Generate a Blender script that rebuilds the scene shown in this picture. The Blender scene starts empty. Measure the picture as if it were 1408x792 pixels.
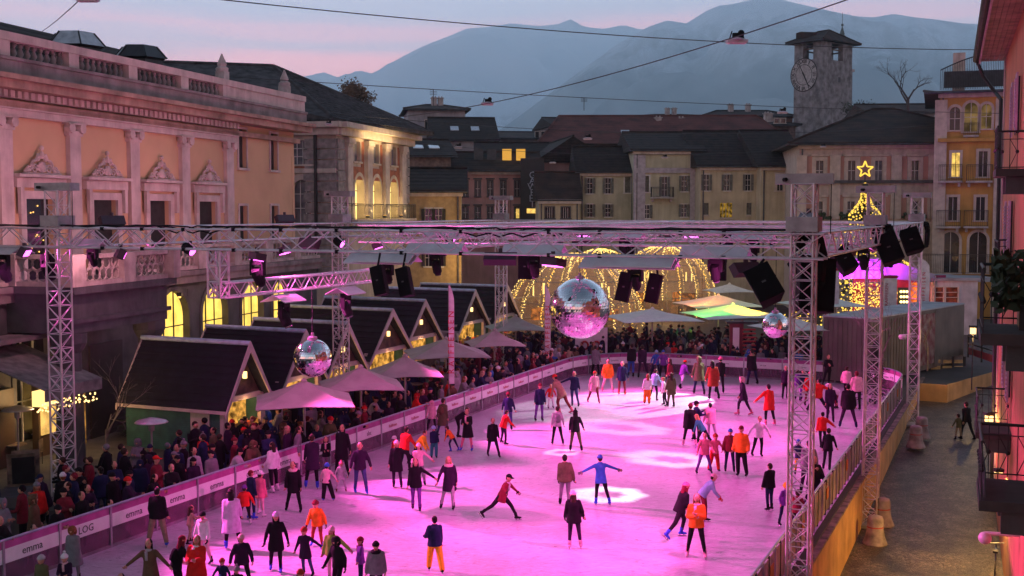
import bpy, bmesh, math, random
from mathutils import Vector, Matrix, noise
R = math.radians
random.seed(7)
SC = bpy.context.scene
COL = SC.collection
# ------------------------------------------------------------------ camera
HAZE = .00019
H = 9.2                                  # eye height above the ice, metres
FPX = 1640.0                             # focal length in photograph pixels (1408 wide)
PITCH = math.atan(106 / FPX)
cd = bpy.data.cameras.new('camera'); cam = bpy.data.objects.new('camera', cd); COL.objects.link(cam)
cam.location = (0, 0, H); cam.rotation_euler = (math.pi / 2 - PITCH, 0, 0)
cd.sensor_width = 36; cd.lens = 36 * FPX / 1408; cd.clip_start = .2; cd.clip_end = 60000
SC.camera = cam
SC.view_settings.view_transform = 'Standard'; SC.view_settings.look = 'None'
SC.view_settings.exposure = 0.0; SC.view_settings.gamma = 1
SC.cycles.use_denoising = True
SC.cycles.max_bounces = 6; SC.cycles.diffuse_bounces = 2; SC.cycles.glossy_bounces = 3
SC.cycles.transparent_max_bounces = 16; SC.cycles.volume_bounces = 2
SC.cycles.sample_clamp_indirect = 4
# ------------------------------------------------------------------ dusk sky
W = bpy.data.worlds.new('World'); SC.world = W; W.use_nodes = True
nt = W.node_tree; nt.nodes.clear()
N = nt.nodes.new; L = nt.links.new
wo = N('ShaderNodeOutputWorld'); bg = N('ShaderNodeBackground'); bg2 = N('ShaderNodeBackground'); ad = N('ShaderNodeAddShader')
sky = N('ShaderNodeTexSky'); sky.sky_type = 'NISHITA'; sky.sun_disc = False
sky.sun_elevation = R(1.0); sky.sun_rotation = R(-60); L(sky.outputs[0], bg2.inputs[0]); bg2.inputs[1].default_value = .05
tc = N('ShaderNodeTexCoord'); sx = N('ShaderNodeSeparateXYZ'); L(tc.outputs['Generated'], sx.inputs[0])
mp = N('ShaderNodeMapping'); mp.inputs['Scale'].default_value = (2.2, 2.2, 26); mp.inputs['Rotation'].default_value = (0, R(1.6), 0)
L(tc.outputs['Generated'], mp.inputs[0])
nz = N('ShaderNodeTexNoise'); nz.inputs['Scale'].default_value = 1.6; nz.inputs['Detail'].default_value = 5; nz.inputs['Roughness'].default_value = .5
L(mp.outputs[0], nz.inputs[0])
ma = N('ShaderNodeMath'); ma.operation = 'MULTIPLY_ADD'; ma.inputs[1].default_value = .045; L(nz.outputs[0], ma.inputs[0]); L(sx.outputs[2], ma.inputs[2])
cr = N('ShaderNodeValToRGB'); L(ma.outputs[0], cr.inputs[0])
e = cr.color_ramp.elements
stops = [(0, (1.7, 1.15, 1.2)), (.13, (2.9, 1.2, 1.15)), (.146, (3.0, 1.2, 1.2)), (.158, (1.6, 1.15, 1.3)), (.165, (1.7, 1.15, 1.3)),
         (.173, (2.3, 1.15, 1.25)), (.186, (1.2, 1.12, 1.32)), (.25, (1.1, 1.25, 1.5)), (.42, (.62, .78, 1.05)), (.62, (.20, .27, .40)), (1, (.06, .09, .15))]
while len(e) < len(stops): e.new(.5)
for k, (p, c) in enumerate(stops): e[k].position = p; e[k].color = (*c, 1)
az = N('ShaderNodeMapRange'); az.inputs[1].default_value = -.9; az.inputs[2].default_value = .7; az.inputs[3].default_value = .34; az.inputs[4].default_value = 1.0; L(sx.outputs[1], az.inputs[0])   # the afterglow fades away from the sunset side
mg = N('ShaderNodeVectorMath'); mg.operation = 'SCALE'; L(cr.outputs[0], mg.inputs[0]); L(az.outputs[0], mg.inputs['Scale'])
L(mg.outputs[0], bg.inputs[0]); bg.inputs[1].default_value = 1.12
L(bg.outputs[0], ad.inputs[0]); L(bg2.outputs[0], ad.inputs[1]); L(ad.outputs[0], wo.inputs[0])

# ------------------------------------------------------------------ helpers: places
CP, SP = math.cos(PITCH), math.sin(PITCH)
def ray(px, py):
    dx, dy = (px - 704) / FPX, (396 - py) / FPX
    return Vector((dx, CP + dy * SP, -SP + dy * CP))
def at(px, py, Y):                       # the point seen at a pixel, Y metres away
    d = ray(px, py); return Vector((0, 0, H)) + d * (Y / d.y)
def gnd(px, py, z=0.0):                  # the point seen at a pixel on a level z
    d = ray(px, py); return Vector((0, 0, H)) + d * ((z - H) / d.z)
TH = R(23.25); CT, ST = math.cos(TH), math.sin(TH)
def rk(t, n, z=0.0):                     # rink frame: t along the rink, n to its right
    return Vector((n * CT + t * ST, -n * ST + t * CT, z))
RKA = -TH                                # rotation of the rink frame about z
def street_z(Y): return min(-.02, -1.8 + .045 * (Y - 40))

# ------------------------------------------------------------------ helpers: materials
MATS = {}
def mat(name, col, rough=.8, metal=0, var=.12, scale=3.0, bump=0, bscale=None, emit=0, ecol=None, spec=None, kind=None, col2=None, trans=0, alpha=1):
    if name in MATS: return MATS[name]
    m = bpy.data.materials.new(name); m.use_nodes = True; nt = m.node_tree
    b = nt.nodes['Principled BSDF']; MATS[name] = m
    b.inputs['Roughness'].default_value = rough; b.inputs['Metallic'].default_value = metal
    if spec is not None: b.inputs['Specular IOR Level'].default_value = spec
    if trans: b.inputs['Transmission Weight'].default_value = trans
    if alpha < 1: b.inputs['Alpha'].default_value = alpha
    if emit:
        b.inputs['Emission Color'].default_value = (*(ecol or col), 1); b.inputs['Emission Strength'].default_value = emit
    ge = nt.nodes.new('ShaderNodeNewGeometry')
    n1 = nt.nodes.new('ShaderNodeTexNoise'); n1.inputs['Scale'].default_value = scale; n1.inputs['Detail'].default_value = 6
    nt.links.new(ge.outputs['Position'], n1.inputs[0])
    mx = nt.nodes.new('ShaderNodeMix'); mx.data_type = 'RGBA'
    c2 = col2 or tuple(max(0, c * (1 - 2.4 * var)) for c in col)
    c1 = tuple(min(1, c * (1 + var)) for c in col) if not col2 else col
    mx.inputs[6].default_value = (*c1, 1); mx.inputs[7].default_value = (*c2, 1)
    rp = nt.nodes.new('ShaderNodeValToRGB'); rp.color_ramp.elements[0].position = .35; rp.color_ramp.elements[1].position = .72
    nt.links.new(n1.outputs[0], rp.inputs[0]); nt.links.new(rp.outputs[0], mx.inputs[0])
    out = mx.outputs[2]
    hgt = None
    if kind == 'stain':                  # vertical streaks of dirt
        mpn = nt.nodes.new('ShaderNodeMapping'); mpn.inputs['Scale'].default_value = (1.2, 1.2, .12)
        nt.links.new(ge.outputs['Position'], mpn.inputs[0])
        n2 = nt.nodes.new('ShaderNodeTexNoise'); n2.inputs['Scale'].default_value = 1.4; n2.inputs['Detail'].default_value = 8; n2.inputs['Roughness'].default_value = .65
        nt.links.new(mpn.outputs[0], n2.inputs[0])
        r2 = nt.nodes.new('ShaderNodeValToRGB'); r2.color_ramp.elements[0].position = .45; r2.color_ramp.elements[0].color = (1, 1, 1, 1)
        r2.color_ramp.elements[1].position = .7; r2.color_ramp.elements[1].color = (.76, .74, .72, 1)
        nt.links.new(n2.outputs[0], r2.inputs[0])
        m2 = nt.nodes.new('ShaderNodeMix'); m2.data_type = 'RGBA'; m2.blend_type = 'MULTIPLY'; m2.inputs[0].default_value = 1
        nt.links.new(out, m2.inputs[6]); nt.links.new(r2.outputs[0], m2.inputs[7]); out = m2.outputs[2]
    if kind == 'cobble' or kind == 'rubble':
        vo = nt.nodes.new('ShaderNodeTexVoronoi'); vo.feature = 'DISTANCE_TO_EDGE'; vo.inputs['Scale'].default_value = bscale or 7
        vc = nt.nodes.new('ShaderNodeTexVoronoi'); vc.inputs['Scale'].default_value = bscale or 7
        for q in (vo, vc): nt.links.new(ge.outputs['Position'], q.inputs[0])
        r2 = nt.nodes.new('ShaderNodeValToRGB'); r2.color_ramp.elements[0].position = .02; r2.color_ramp.elements[0].color = (.25, .25, .25, 1)
        r2.color_ramp.elements[1].position = .12
        nt.links.new(vo.outputs[0], r2.inputs[0])
        hs = nt.nodes.new('ShaderNodeSeparateColor'); nt.links.new(vc.outputs['Color'], hs.inputs[0])
        mr = nt.nodes.new('ShaderNodeMapRange'); mr.inputs[3].default_value = .45; mr.inputs[4].default_value = 1.9
        nt.links.new(hs.outputs[0], mr.inputs[0])
        m2 = nt.nodes.new('ShaderNodeMix'); m2.data_type = 'RGBA'; m2.blend_type = 'MULTIPLY'; m2.inputs[0].default_value = 1
        nt.links.new(out, m2.inputs[6]); nt.links.new(r2.outputs[0], m2.inputs[7])
        m3 = nt.nodes.new('ShaderNodeMix'); m3.data_type = 'RGBA'; m3.blend_type = 'MULTIPLY'; m3.inputs[0].default_value = 1
        nt.links.new(m2.outputs[2], m3.inputs[6]); nt.links.new(mr.outputs[0], m3.inputs[7]); out = m3.outputs[2]
        hgt = r2.outputs[0]
    if kind == 'tile':                   # courses of roof tiles too far away to tell apart
        wv = nt.nodes.new('ShaderNodeTexWave'); wv.bands_direction = 'Z'; wv.inputs['Scale'].default_value = 1.1; wv.inputs['Distortion'].default_value = 1.5; wv.inputs['Detail'].default_value = 2
        nt.links.new(ge.outputs['Position'], wv.inputs[0]); hgt = wv.outputs[1]
        n2 = nt.nodes.new('ShaderNodeTexNoise'); n2.inputs['Scale'].default_value = 6; nt.links.new(ge.outputs['Position'], n2.inputs[0])
        m2 = nt.nodes.new('ShaderNodeMix'); m2.data_type = 'RGBA'; m2.blend_type = 'MULTIPLY'; m2.inputs[0].default_value = .6
        nt.links.new(out, m2.inputs[6]); nt.links.new(n2.outputs[0], m2.inputs[7]); out = m2.outputs[2]
    if kind == 'board':
        wv = nt.nodes.new('ShaderNodeTexWave'); wv.bands_direction = 'Z'; wv.inputs['Scale'].default_value = bscale or 3.5; wv.wave_profile = 'SAW'
        nt.links.new(ge.outputs['Position'], wv.inputs[0]); hgt = wv.outputs[1]
    nt.links.new(out, b.inputs['Base Color'])
    if bump:
        bp = nt.nodes.new('ShaderNodeBump'); bp.inputs['Strength'].default_value = bump; bp.inputs['Distance'].default_value = .03
        if hgt is None:
            n3 = nt.nodes.new('ShaderNodeTexNoise'); n3.inputs['Scale'].default_value = bscale or scale * 5; n3.inputs['Detail'].default_value = 5
            nt.links.new(ge.outputs['Position'], n3.inputs[0]); hgt = n3.outputs[0]
        nt.links.new(hgt, bp.inputs['Height']); nt.links.new(bp.outputs[0], b.inputs['Normal'])
    return m
def glow(name, col, s, var=0, scale=6, col2=None, lo=.4, hi=.65):          # a thing that gives off light (optionally uneven)
    if name in MATS: return MATS[name]
    m = bpy.data.materials.new(name); m.use_nodes = True; nt = m.node_tree; nt.nodes.clear(); MATS[name] = m
    o = nt.nodes.new('ShaderNodeOutputMaterial'); em = nt.nodes.new('ShaderNodeEmission'); nt.links.new(em.outputs[0], o.inputs[0])
    em.inputs[0].default_value = (*col, 1); em.inputs[1].default_value = s
    if var:
        ge = nt.nodes.new('ShaderNodeNewGeometry'); n1 = nt.nodes.new('ShaderNodeTexNoise'); n1.inputs['Scale'].default_value = scale; n1.inputs['Detail'].default_value = 3
        nt.links.new(ge.outputs['Position'], n1.inputs[0])
        rp = nt.nodes.new('ShaderNodeValToRGB'); rp.color_ramp.elements[0].position = lo; rp.color_ramp.elements[1].position = hi
        c2 = col2 or tuple(c * (1 - var) for c in col)
        rp.color_ramp.elements[0].color = (*c2, 1); rp.color_ramp.elements[1].color = (*col, 1)
        nt.links.new(n1.outputs[0], rp.inputs[0]); nt.links.new(rp.outputs[0], em.inputs[0])
    m.cycles.emission_sampling = 'NONE' if s < 3 else 'AUTO'
    return m

# ------------------------------------------------------------------ helpers: objects
OFF = {}
def tag(o, label=None, cat=None, group=None, kind=None):
    if label: o['label'] = label
    if cat: o['category'] = cat
    if group: o['group'] = group
    if kind: o['kind'] = kind
    return o
def thing(name, label, cat, loc=(0, 0, 0), group=None):
    o = bpy.data.objects.new(name, None); COL.objects.link(o); o.location = loc; o.empty_display_size = .2
    OFF[o] = Vector(loc); return tag(o, label, cat, group)
class MB:
    def __init__(s): s.v = []; s.f = []; s.m = []; s.k = 0
    def face(s, pts, m=None):
        b = len(s.v); s.v += [Vector(p) for p in pts]; s.f.append(tuple(range(b, b + len(pts)))); s.m.append(s.k if m is None else m)
    def raw(s, vs, fs, m=None):
        b = len(s.v); s.v += [Vector(p) for p in vs]; s.f += [tuple(i + b for i in q) for q in fs]; s.m += [s.k if m is None else m] * len(fs)
    def box(s, c, size, M=None):         # centre, full size, optional 3x3/4x4 rotation
        hx, hy, hz = size[0] / 2, size[1] / 2, size[2] / 2; c = Vector(c)
        vs = [Vector((x, y, z)) for z in (-hz, hz) for x, y in ((-hx, -hy), (hx, -hy), (hx, hy), (-hx, hy))]
        if M is not None: vs = [M @ p for p in vs]
        s.raw([p + c for p in vs], [(0, 3, 2, 1), (4, 5, 6, 7), (0, 1, 5, 4), (1, 2, 6, 5), (2, 3, 7, 6), (3, 0, 4, 7)])
    def tube(s, p0, p1, r0, r1=None, seg=6, cap=True):
        p0, p1 = Vector(p0), Vector(p1); r1 = r0 if r1 is None else r1; d = (p1 - p0)
        if d.length < 1e-6: return
        q = d.to_track_quat('Z', 'Y'); vs = []
        for p, r in ((p0, r0), (p1, r1)):
            for i in range(seg):
                a = 2 * math.pi * i / seg; vs.append(p + q @ Vector((r * math.cos(a), r * math.sin(a), 0)))
        fs = [(i, (i + 1) % seg, seg + (i + 1) % seg, seg + i) for i in range(seg)]
        if cap: fs += [tuple(range(seg - 1, -1, -1)), tuple(range(seg, 2 * seg))]
        s.raw(vs, fs)
    def path(s, pts, r, seg=6):
        for a, b in zip(pts, pts[1:]): s.tube(a, b, r, seg=seg)
    def lathe(s, prof, c=(0, 0, 0), seg=12, M=None):       # prof: (r, z)
        c = Vector(c); vs = []
        for r, z in prof:
            for i in range(seg):
                a = 2 * math.pi * i / seg; p = Vector((r * math.cos(a), r * math.sin(a), z))
                vs.append((M @ p if M is not None else p) + c)
        fs = []
        for k in range(len(prof) - 1):
            for i in range(seg):
                j = (i + 1) % seg; fs.append((k * seg + i, k * seg + j, (k + 1) * seg + j, (k + 1) * seg + i))
        fs += [tuple(range(seg - 1, -1, -1)), tuple(range((len(prof) - 1) * seg, len(prof) * seg))]
        s.raw(vs, fs)
    def ball(s, c, r, seg=8, rings=6, M=None):
        if not hasattr(r, '__len__'): r = (r, r, r)
        c = Vector(c); vs = [Vector((0, 0, -r[2]))]
        for k in range(1, rings):
            a = -math.pi / 2 + math.pi * k / rings
            for i in range(seg):
                b = 2 * math.pi * i / seg; vs.append(Vector((r[0] * math.cos(a) * math.cos(b), r[1] * math.cos(a) * math.sin(b), r[2] * math.sin(a))))
        vs.append(Vector((0, 0, r[2])))
        if M is not None: vs = [M @ p for p in vs]
        fs = [(0, 1 + (i + 1) % seg, 1 + i) for i in range(seg)]
        for k in range(rings - 2):
            for i in range(seg):
                j = (i + 1) % seg; fs.append((1 + k * seg + i, 1 + k * seg + j, 1 + (k + 1) * seg + j, 1 + (k + 1) * seg + i))
        t = len(vs) - 1; b0 = 1 + (rings - 2) * seg
        fs += [(b0 + i, b0 + (i + 1) % seg, t) for i in range(seg)]
        s.raw([p + c for p in vs], fs)
    def prism(s, poly, d):               # polygon points + extrusion vector
        n = len(poly); d = Vector(d); poly = [Vector(p) for p in poly]
        s.raw(poly + [p + d for p in poly], [tuple(range(n - 1, -1, -1)), tuple(range(n, 2 * n))] + [(i, (i + 1) % n, n + (i + 1) % n, n + i) for i in range(n)])
    def build(s, name, mats, parent=None, smooth=False, loc=None):
        off = OFF[parent] if parent is not None else Vector(loc or (0, 0, 0))
        me = bpy.data.meshes.new(name); me.from_pydata([p - off for p in s.v], [], s.f)
        mats = mats if isinstance(mats, (list, tuple)) else [mats]
        for m in mats: me.materials.append(m)
        if len(mats) > 1: me.polygons.foreach_set('material_index', s.m)
        if smooth: me.polygons.foreach_set('use_smooth', [True] * len(me.polygons))
        me.update()
        o = bpy.data.objects.new(name, me); COL.objects.link(o); OFF[o] = off.copy()
        if parent is not None: o.parent = parent
        else: o.location = off
        return o
def single(name, mb, m, label, cat, group=None, smooth=False, loc=None):
    if loc is None:
        n = len(mb.v); loc = (sum(p.x for p in mb.v) / n, sum(p.y for p in mb.v) / n, min(p.z for p in mb.v))
    return tag(mb.build(name, m, None, smooth, loc), label, cat, group)
def struct(name, mb, m, smooth=False, label=None):
    return tag(mb.build(name, m, None, smooth), label, None, None, 'structure')
UN = {}
def unit(key):
    if key in UN: return UN[key]
    b = MB()
    if key == 'rod': b.tube((0, 0, 0), (0, 0, 1), 1, seg=6)
    elif key == 'block': b.box((0, 0, 0), (1, 1, 1))
    elif key == 'baluster': b.lathe([(.09, 0), (.09, .08), (.05, .12), (.11, .35), (.06, .62), (.045, .7), (.09, .8), (.05, .88), (.09, .92), (.09, 1)], seg=8)
    elif key == 'bulb': b.ball((0, 0, 0), 1, 6, 4)
    me = bpy.data.meshes.new(key); me.from_pydata(b.v, [], b.f); me.materials.append(None)
    if key in ('rod', 'baluster', 'bulb'): me.polygons.foreach_set('use_smooth', [len(p.vertices) < 5 for p in me.polygons])
    UN[key] = me; return me
def inst(key, name, M, m, parent):
    o = bpy.data.objects.new(name, unit(key)); COL.objects.link(o); o.parent = parent
    o.matrix_local = Matrix.Translation(-OFF[parent]) @ M
    o.material_slots[0].link = 'OBJECT'; o.material_slots[0].material = m
    return o
def rod(parent, name, p0, p1, r, m):
    p0, p1 = Vector(p0), Vector(p1); d = p1 - p0
    return inst('rod', name, Matrix.Translation(p0) @ d.to_track_quat('Z', 'Y').to_matrix().to_4x4() @ Matrix.Diagonal((r, r, d.length, 1)), m, parent)
def blk(parent, name, c, size, m, rz=0, M=None):
    Mr = M.to_4x4() if M is not None else Matrix.Rotation(rz, 4, 'Z')
    return inst('block', name, Matrix.Translation(Vector(c)) @ Mr @ Matrix.Diagonal((*size, 1)), m, parent)
def copy_tree(o, parent=None):
    c = o.copy(); COL.objects.link(c); c.parent = parent
    for ch in o.children: copy_tree(ch, c)
    return c
LETTERS = []
def lettering(parent, txt, M, size, m, extrude=.004, name='lettering'):
    cu = bpy.data.curves.new(name, 'FONT'); cu.body = txt; cu.size = size; cu.extrude = extrude; cu.align_x = 'CENTER'; cu.align_y = 'CENTER'
    cu.resolution_u = 2
    cu.materials.append(m); o = bpy.data.objects.new(name, cu); COL.objects.link(o); o.parent = parent
    o.matrix_local = Matrix.Translation(-OFF[parent]) @ M; LETTERS.append(o); return o
def area_lamp(name, p, target, power, col, sx=.8, sy=.25, spread=150):
    l = bpy.data.lights.new(name, 'AREA'); l.shape = 'RECTANGLE'; l.size = sx; l.size_y = sy; l.energy = power; l.color = col; l.spread = R(spread)
    o = bpy.data.objects.new(name, l); COL.objects.link(o); o.location = p
    o.rotation_euler = (Vector(target) - Vector(p)).to_track_quat('-Z', 'Y').to_euler(); return o
def point_lamp(name, p, power, col, r=.15):
    l = bpy.data.lights.new(name, 'POINT'); l.energy = power; l.color = col; l.shadow_soft_size = r
    o = bpy.data.objects.new(name, l); COL.objects.link(o); o.location = p; return o
# ------------------------------------------------------------------ materials
M_ = lambda *a, **k: mat(*a, **k)
m_glass = mat('window glass', (.02, .022, .028), rough=.12, var=.3, scale=.6, spec=.6)
m_stone = mat('pale stone', (.42, .38, .36), rough=.85, var=.15, kind='stain', bump=.3, scale=2)
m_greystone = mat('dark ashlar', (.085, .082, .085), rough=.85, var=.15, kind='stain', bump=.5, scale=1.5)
m_trim = mat('cream trim', (.52, .44, .38), rough=.8, var=.1, kind='stain', scale=2)
m_ochre = mat('ochre plaster', (.60, .37, .22), rough=.9, var=.05, scale=.5, bump=.1)
m_dark = mat('black paint', (.012, .012, .013), rough=.5, var=.2)
m_iron = mat('wrought iron', (.015, .013, .014), rough=.55, var=.2)
m_tile = mat('dark roof tile', (.030, .016, .011), rough=.95, var=.45, scale=1.6, kind='tile', bump=.7)
m_tile2 = mat('brown roof tile', (.055, .027, .018), rough=.95, var=.4, scale=.7, kind='tile', bump=.6)
m_red_tile = mat('red roof tile', (.17, .05, .04), rough=.95, var=.25, scale=.5, kind='tile', bump=.6)
m_timber = mat('weathered wood', (.17, .12, .08), rough=.8, var=.3, scale=4)
m_shut = mat('green grey shutter', (.17, .17, .15), rough=.7, var=.2, scale=5, bump=.5, kind='board', bscale=9)
m_shutdark = mat('dark shutter', (.03, .03, .028), rough=.6, var=.2, bump=.5, kind='board', bscale=9)
m_wframe = mat('white window frame', (.6, .58, .55), rough=.6, var=.08)
m_lit = glow('lit window', (1, .62, .14), 1.3, var=.5, scale=2.2)
m_curtain = mat('window blind', (.16, .15, .17), rough=.8, var=.2, scale=2)
m_zinc = mat('zinc gutter', (.10, .10, .105), rough=.45, metal=.6, var=.2)

# ------------------------------------------------------------------ facades
class Fac:                                # a vertical plane: origin, direction of its foot, outward side
    def __init__(s, O, ang, z0=0.0):
        s.O = Vector((O[0], O[1], z0)); s.a = ang; s.u = Vector((math.cos(ang), math.sin(ang), 0)); s.n = Vector((math.sin(ang), -math.cos(ang), 0))
    def P(s, u, z, out=0.0): return Vector((s.O.x, s.O.y, 0)) + s.u * u + s.n * out + Vector((0, 0, z))
    def uz(s, px, py, out=0.0):
        d = ray(px, py); c = Vector((0, 0, H)); O = s.P(0, 0, out)
        k = (O - c).dot(s.n) / d.dot(s.n); p = c + d * k
        return (p - Vector((O.x, O.y, 0))).dot(s.u), p.z
    def x(s, px, out=0.0): return s.uz(px, 290, out)[0]
    def z(s, px, py, out=0.0): return s.uz(px, py, out)[1]
    def box(s, mb, u0, u1, z0, z1, o0, o1):
        mb.box(s.P((u0 + u1) / 2, (z0 + z1) / 2, (o0 + o1) / 2), (abs(u1 - u0), abs(o1 - o0), abs(z1 - z0)), Matrix.Rotation(s.a, 3, 'Z'))
    def blk(s, par, name, u0, u1, z0, z1, o0, o1, m):
        return blk(par, name, s.P((u0 + u1) / 2, (z0 + z1) / 2, (o0 + o1) / 2), (abs(u1 - u0), abs(o1 - o0), abs(z1 - z0)), m, s.a)
    def wall(s, par, u0, u1, z0, z1, holes, m, name='wall', out=0.0, depth=.28):
        mb = MB()
        us = sorted({u0, u1, *[h[0] for h in holes], *[h[1] for h in holes]}); us = [u for u in us if u0 <= u <= u1]
        zs = sorted({z0, z1, *[h[2] for h in holes], *[h[3] for h in holes]}); zs = [q for q in zs if z0 <= q <= z1]
        for ua, ub in zip(us, us[1:]):
            run = None
            for za, zb in zip(zs, zs[1:]):
                cu, cz = (ua + ub) / 2, (za + zb) / 2
                if any(h[0] < cu < h[1] and h[2] < cz < h[3] for h in holes):
                    if run: mb.face([s.P(ua, run[0], out), s.P(ub, run[0], out), s.P(ub, run[1], out), s.P(ua, run[1], out)]); run = None
                else: run = (run[0], zb) if run else (za, zb)
            if run: mb.face([s.P(ua, run[0], out), s.P(ub, run[0], out), s.P(ub, run[1], out), s.P(ua, run[1], out)])
        for h in holes:
            a, b, c, d = h[:4]
            for q in (((a, c), (a, d)), ((b, d), (b, c)), ((b, c), (a, c)), ((a, d), (b, d))):
                (p, q1), (r_, t) = q
                mb.face([s.P(p, q1, out), s.P(p, q1, out - depth), s.P(r_, t, out - depth), s.P(r_, t, out)])
            if len(h) > 4 and h[4]:       # round the head of the opening: fill the spandrels
                w = (b - a) / 2; cx = (a + b) / 2; cz = d - w; n = 8
                for sg in (-1, 1):
                    arc = [(cx + sg * w * math.cos(math.pi / 2 * k / n), cz + w * math.sin(math.pi / 2 * k / n)) for k in range(n + 1)]
                    pts = arc + [(cx + sg * w, d)]
                    mb.prism([s.P(x_, z_, out - .02) for x_, z_ in pts][::sg], s.n * -(depth - .04))
        return mb.build(name, m, par)
    def window(s, par, a, b, c, d, out=0.0, frame=.14, fm=None, sill=True, shut=0, shm=None, bars=(1, 1), lit=None, arch=False, hood=0, proud=.06, pane=None, depth=.2):
        fm = fm or m_trim; o = out
        mb = MB()
        if frame:
            if arch:
                w = (b - a) / 2; cx = (a + b) / 2; cz = d - w; n = 12
                s.box(mb, a - frame, a, c, cz, o, o + proud); s.box(mb, b, b + frame, c, cz, o, o + proud)
                for k in range(n):
                    t0, t1 = math.pi * k / n, math.pi * (k + 1) / n
                    q = [(cx + r_ * math.cos(t), cz + r_ * math.sin(t)) for r_, t in ((w, t0), (w + frame, t0), (w + frame, t1), (w, t1))]
                    mb.prism([s.P(x_, z_, o - .01) for x_, z_ in q], s.n * (proud + .01))
            else:
                s.box(mb, a - frame, a, c, d, o, o + proud); s.box(mb, b, b + frame, c, d, o, o + proud); s.box(mb, a - frame, b + frame, d, d + frame, o, o + proud)
            if hood: s.box(mb, a - frame - .12, b + frame + .12, d + frame + .05, d + frame + .05 + hood, o, o + proud + .14)
            f = mb.build('window', fm, par)
        else:
            mb.box(s.P((a + b) / 2, c + .03, o - depth + .02), (b - a, .05, .06), Matrix.Rotation(s.a, 3, 'Z')); f = mb.build('window', m_wframe, par)
        pm = MB(); s.box(pm, a + .002, b - .002, c + .002, d - .002, o - depth - .03, o - depth)
        pm.build('pane', pane or (lit if lit else m_glass), f)
        bm = MB(); t = .045
        for k in range(1, bars[0] + 1):
            u = a + (b - a) * k / (bars[0] + 1); s.box(bm, u - t / 2, u + t / 2, c, d, o - depth, o - depth + .05)
        for k in range(1, bars[1] + 1):
            z = c + (d - c) * k / (bars[1] + 1); s.box(bm, a, b, z - t / 2, z + t / 2, o - depth, o - depth + .047)
        if bm.v: bm.build('glazing_bar', m_wframe if not lit else m_dark, f)
        if sill:
            sm = MB(); s.box(sm, a - frame - .05, b + frame + .05, c - .12, c, o - .02, o + .14); sm.build('sill', fm, f)
        if shut:
            w = (b - a) * .52
            for u0 in (a - w - .02, b + .02):
                sh = MB(); s.box(sh, u0, u0 + w, c, d, o + proud * 0 + .07, o + .12); sh.build('shutter', shm or m_shut, f)
        return f
    def rails(s, par, u0, u1, zf, hgt, proj, m=None, step=.14, slab=True, r=.012, ms=None):   # iron balcony
        m = m or m_iron
        if slab:
            mb = MB(); s.box(mb, u0, u1, zf - .16, zf, 0.005, proj); mb.build('balcony_slab', ms or m_stone, par)
            mb = MB()
            for u in (u0 + .25, u1 - .25): s.box(mb, u - .1, u + .1, zf - .5, zf - .162, 0.005, proj * .6)
            mb.build('bracket', ms or m_stone, par)
        q = [(u0 + .04, .02), (u0 + .04, proj - .04), (u1 - .04, proj - .04), (u1 - .04, .02)]
        mb = MB()
        for (ua, oa), (ub, ob) in zip(q, q[1:]):
            for zz, rr in ((zf + hgt, .025), (zf + hgt - .12, r), (zf + .08, r)): mb.tube(s.P(ua, zz, oa), s.P(ub, zz, ob), rr, seg=5)
            n = max(1, int(math.hypot(ub - ua, ob - oa) / step))
            for k in range(n + 1):
                u, o_ = ua + (ub - ua) * k / n, oa + (ob - oa) * k / n; mb.tube(s.P(u, zf, o_), s.P(u, zf + hgt, o_), r, seg=4)
        return mb.build('railing', m, par)
def plane_tiles(mb, a, b, c, d, col=.38, row=.42, h=.07):
    """barrel tiles as real relief on the roof plane a-b (eave) c-d (ridge above b, a)"""
    a, b, c, d = map(Vector, (a, b, c, d)); n = (b - a).cross(d - a).normalized()
    if n.z < 0: n = -n
    nu = max(2, int((b - a).length / col)); nv = max(2, int(((d + c) / 2 - (a + b) / 2).length / row))
    prof = [(0, 0), (.22, .75), (.5, 1), (.78, .75)]
    for j in range(nv):
        va, vb = j / nv, (j + 1) / nv; r0 = []; r1 = []
        for i in range(nu):
            for pu, ph in prof:
                u = (i + pu) / nu
                for v, lst, lift in ((va, r0, .04), (vb, r1, 0)):
                    lst.append(a.lerp(b, u).lerp(d.lerp(c, u), v) + n * (ph * h + lift + .01))
        for v, lst in ((va, r0), (vb, r1)): lst.append(b.lerp(c, v) + n * .01)
        k = len(r0); mb.raw(r0 + r1, [(q, q + 1, k + q + 1, k + q) for q in range(k - 1)])
        mb.raw([p - n * .05 for p in r0] + r0, [(q, q + 1, k + q + 1, k + q) for q in range(k - 1)])
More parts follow.
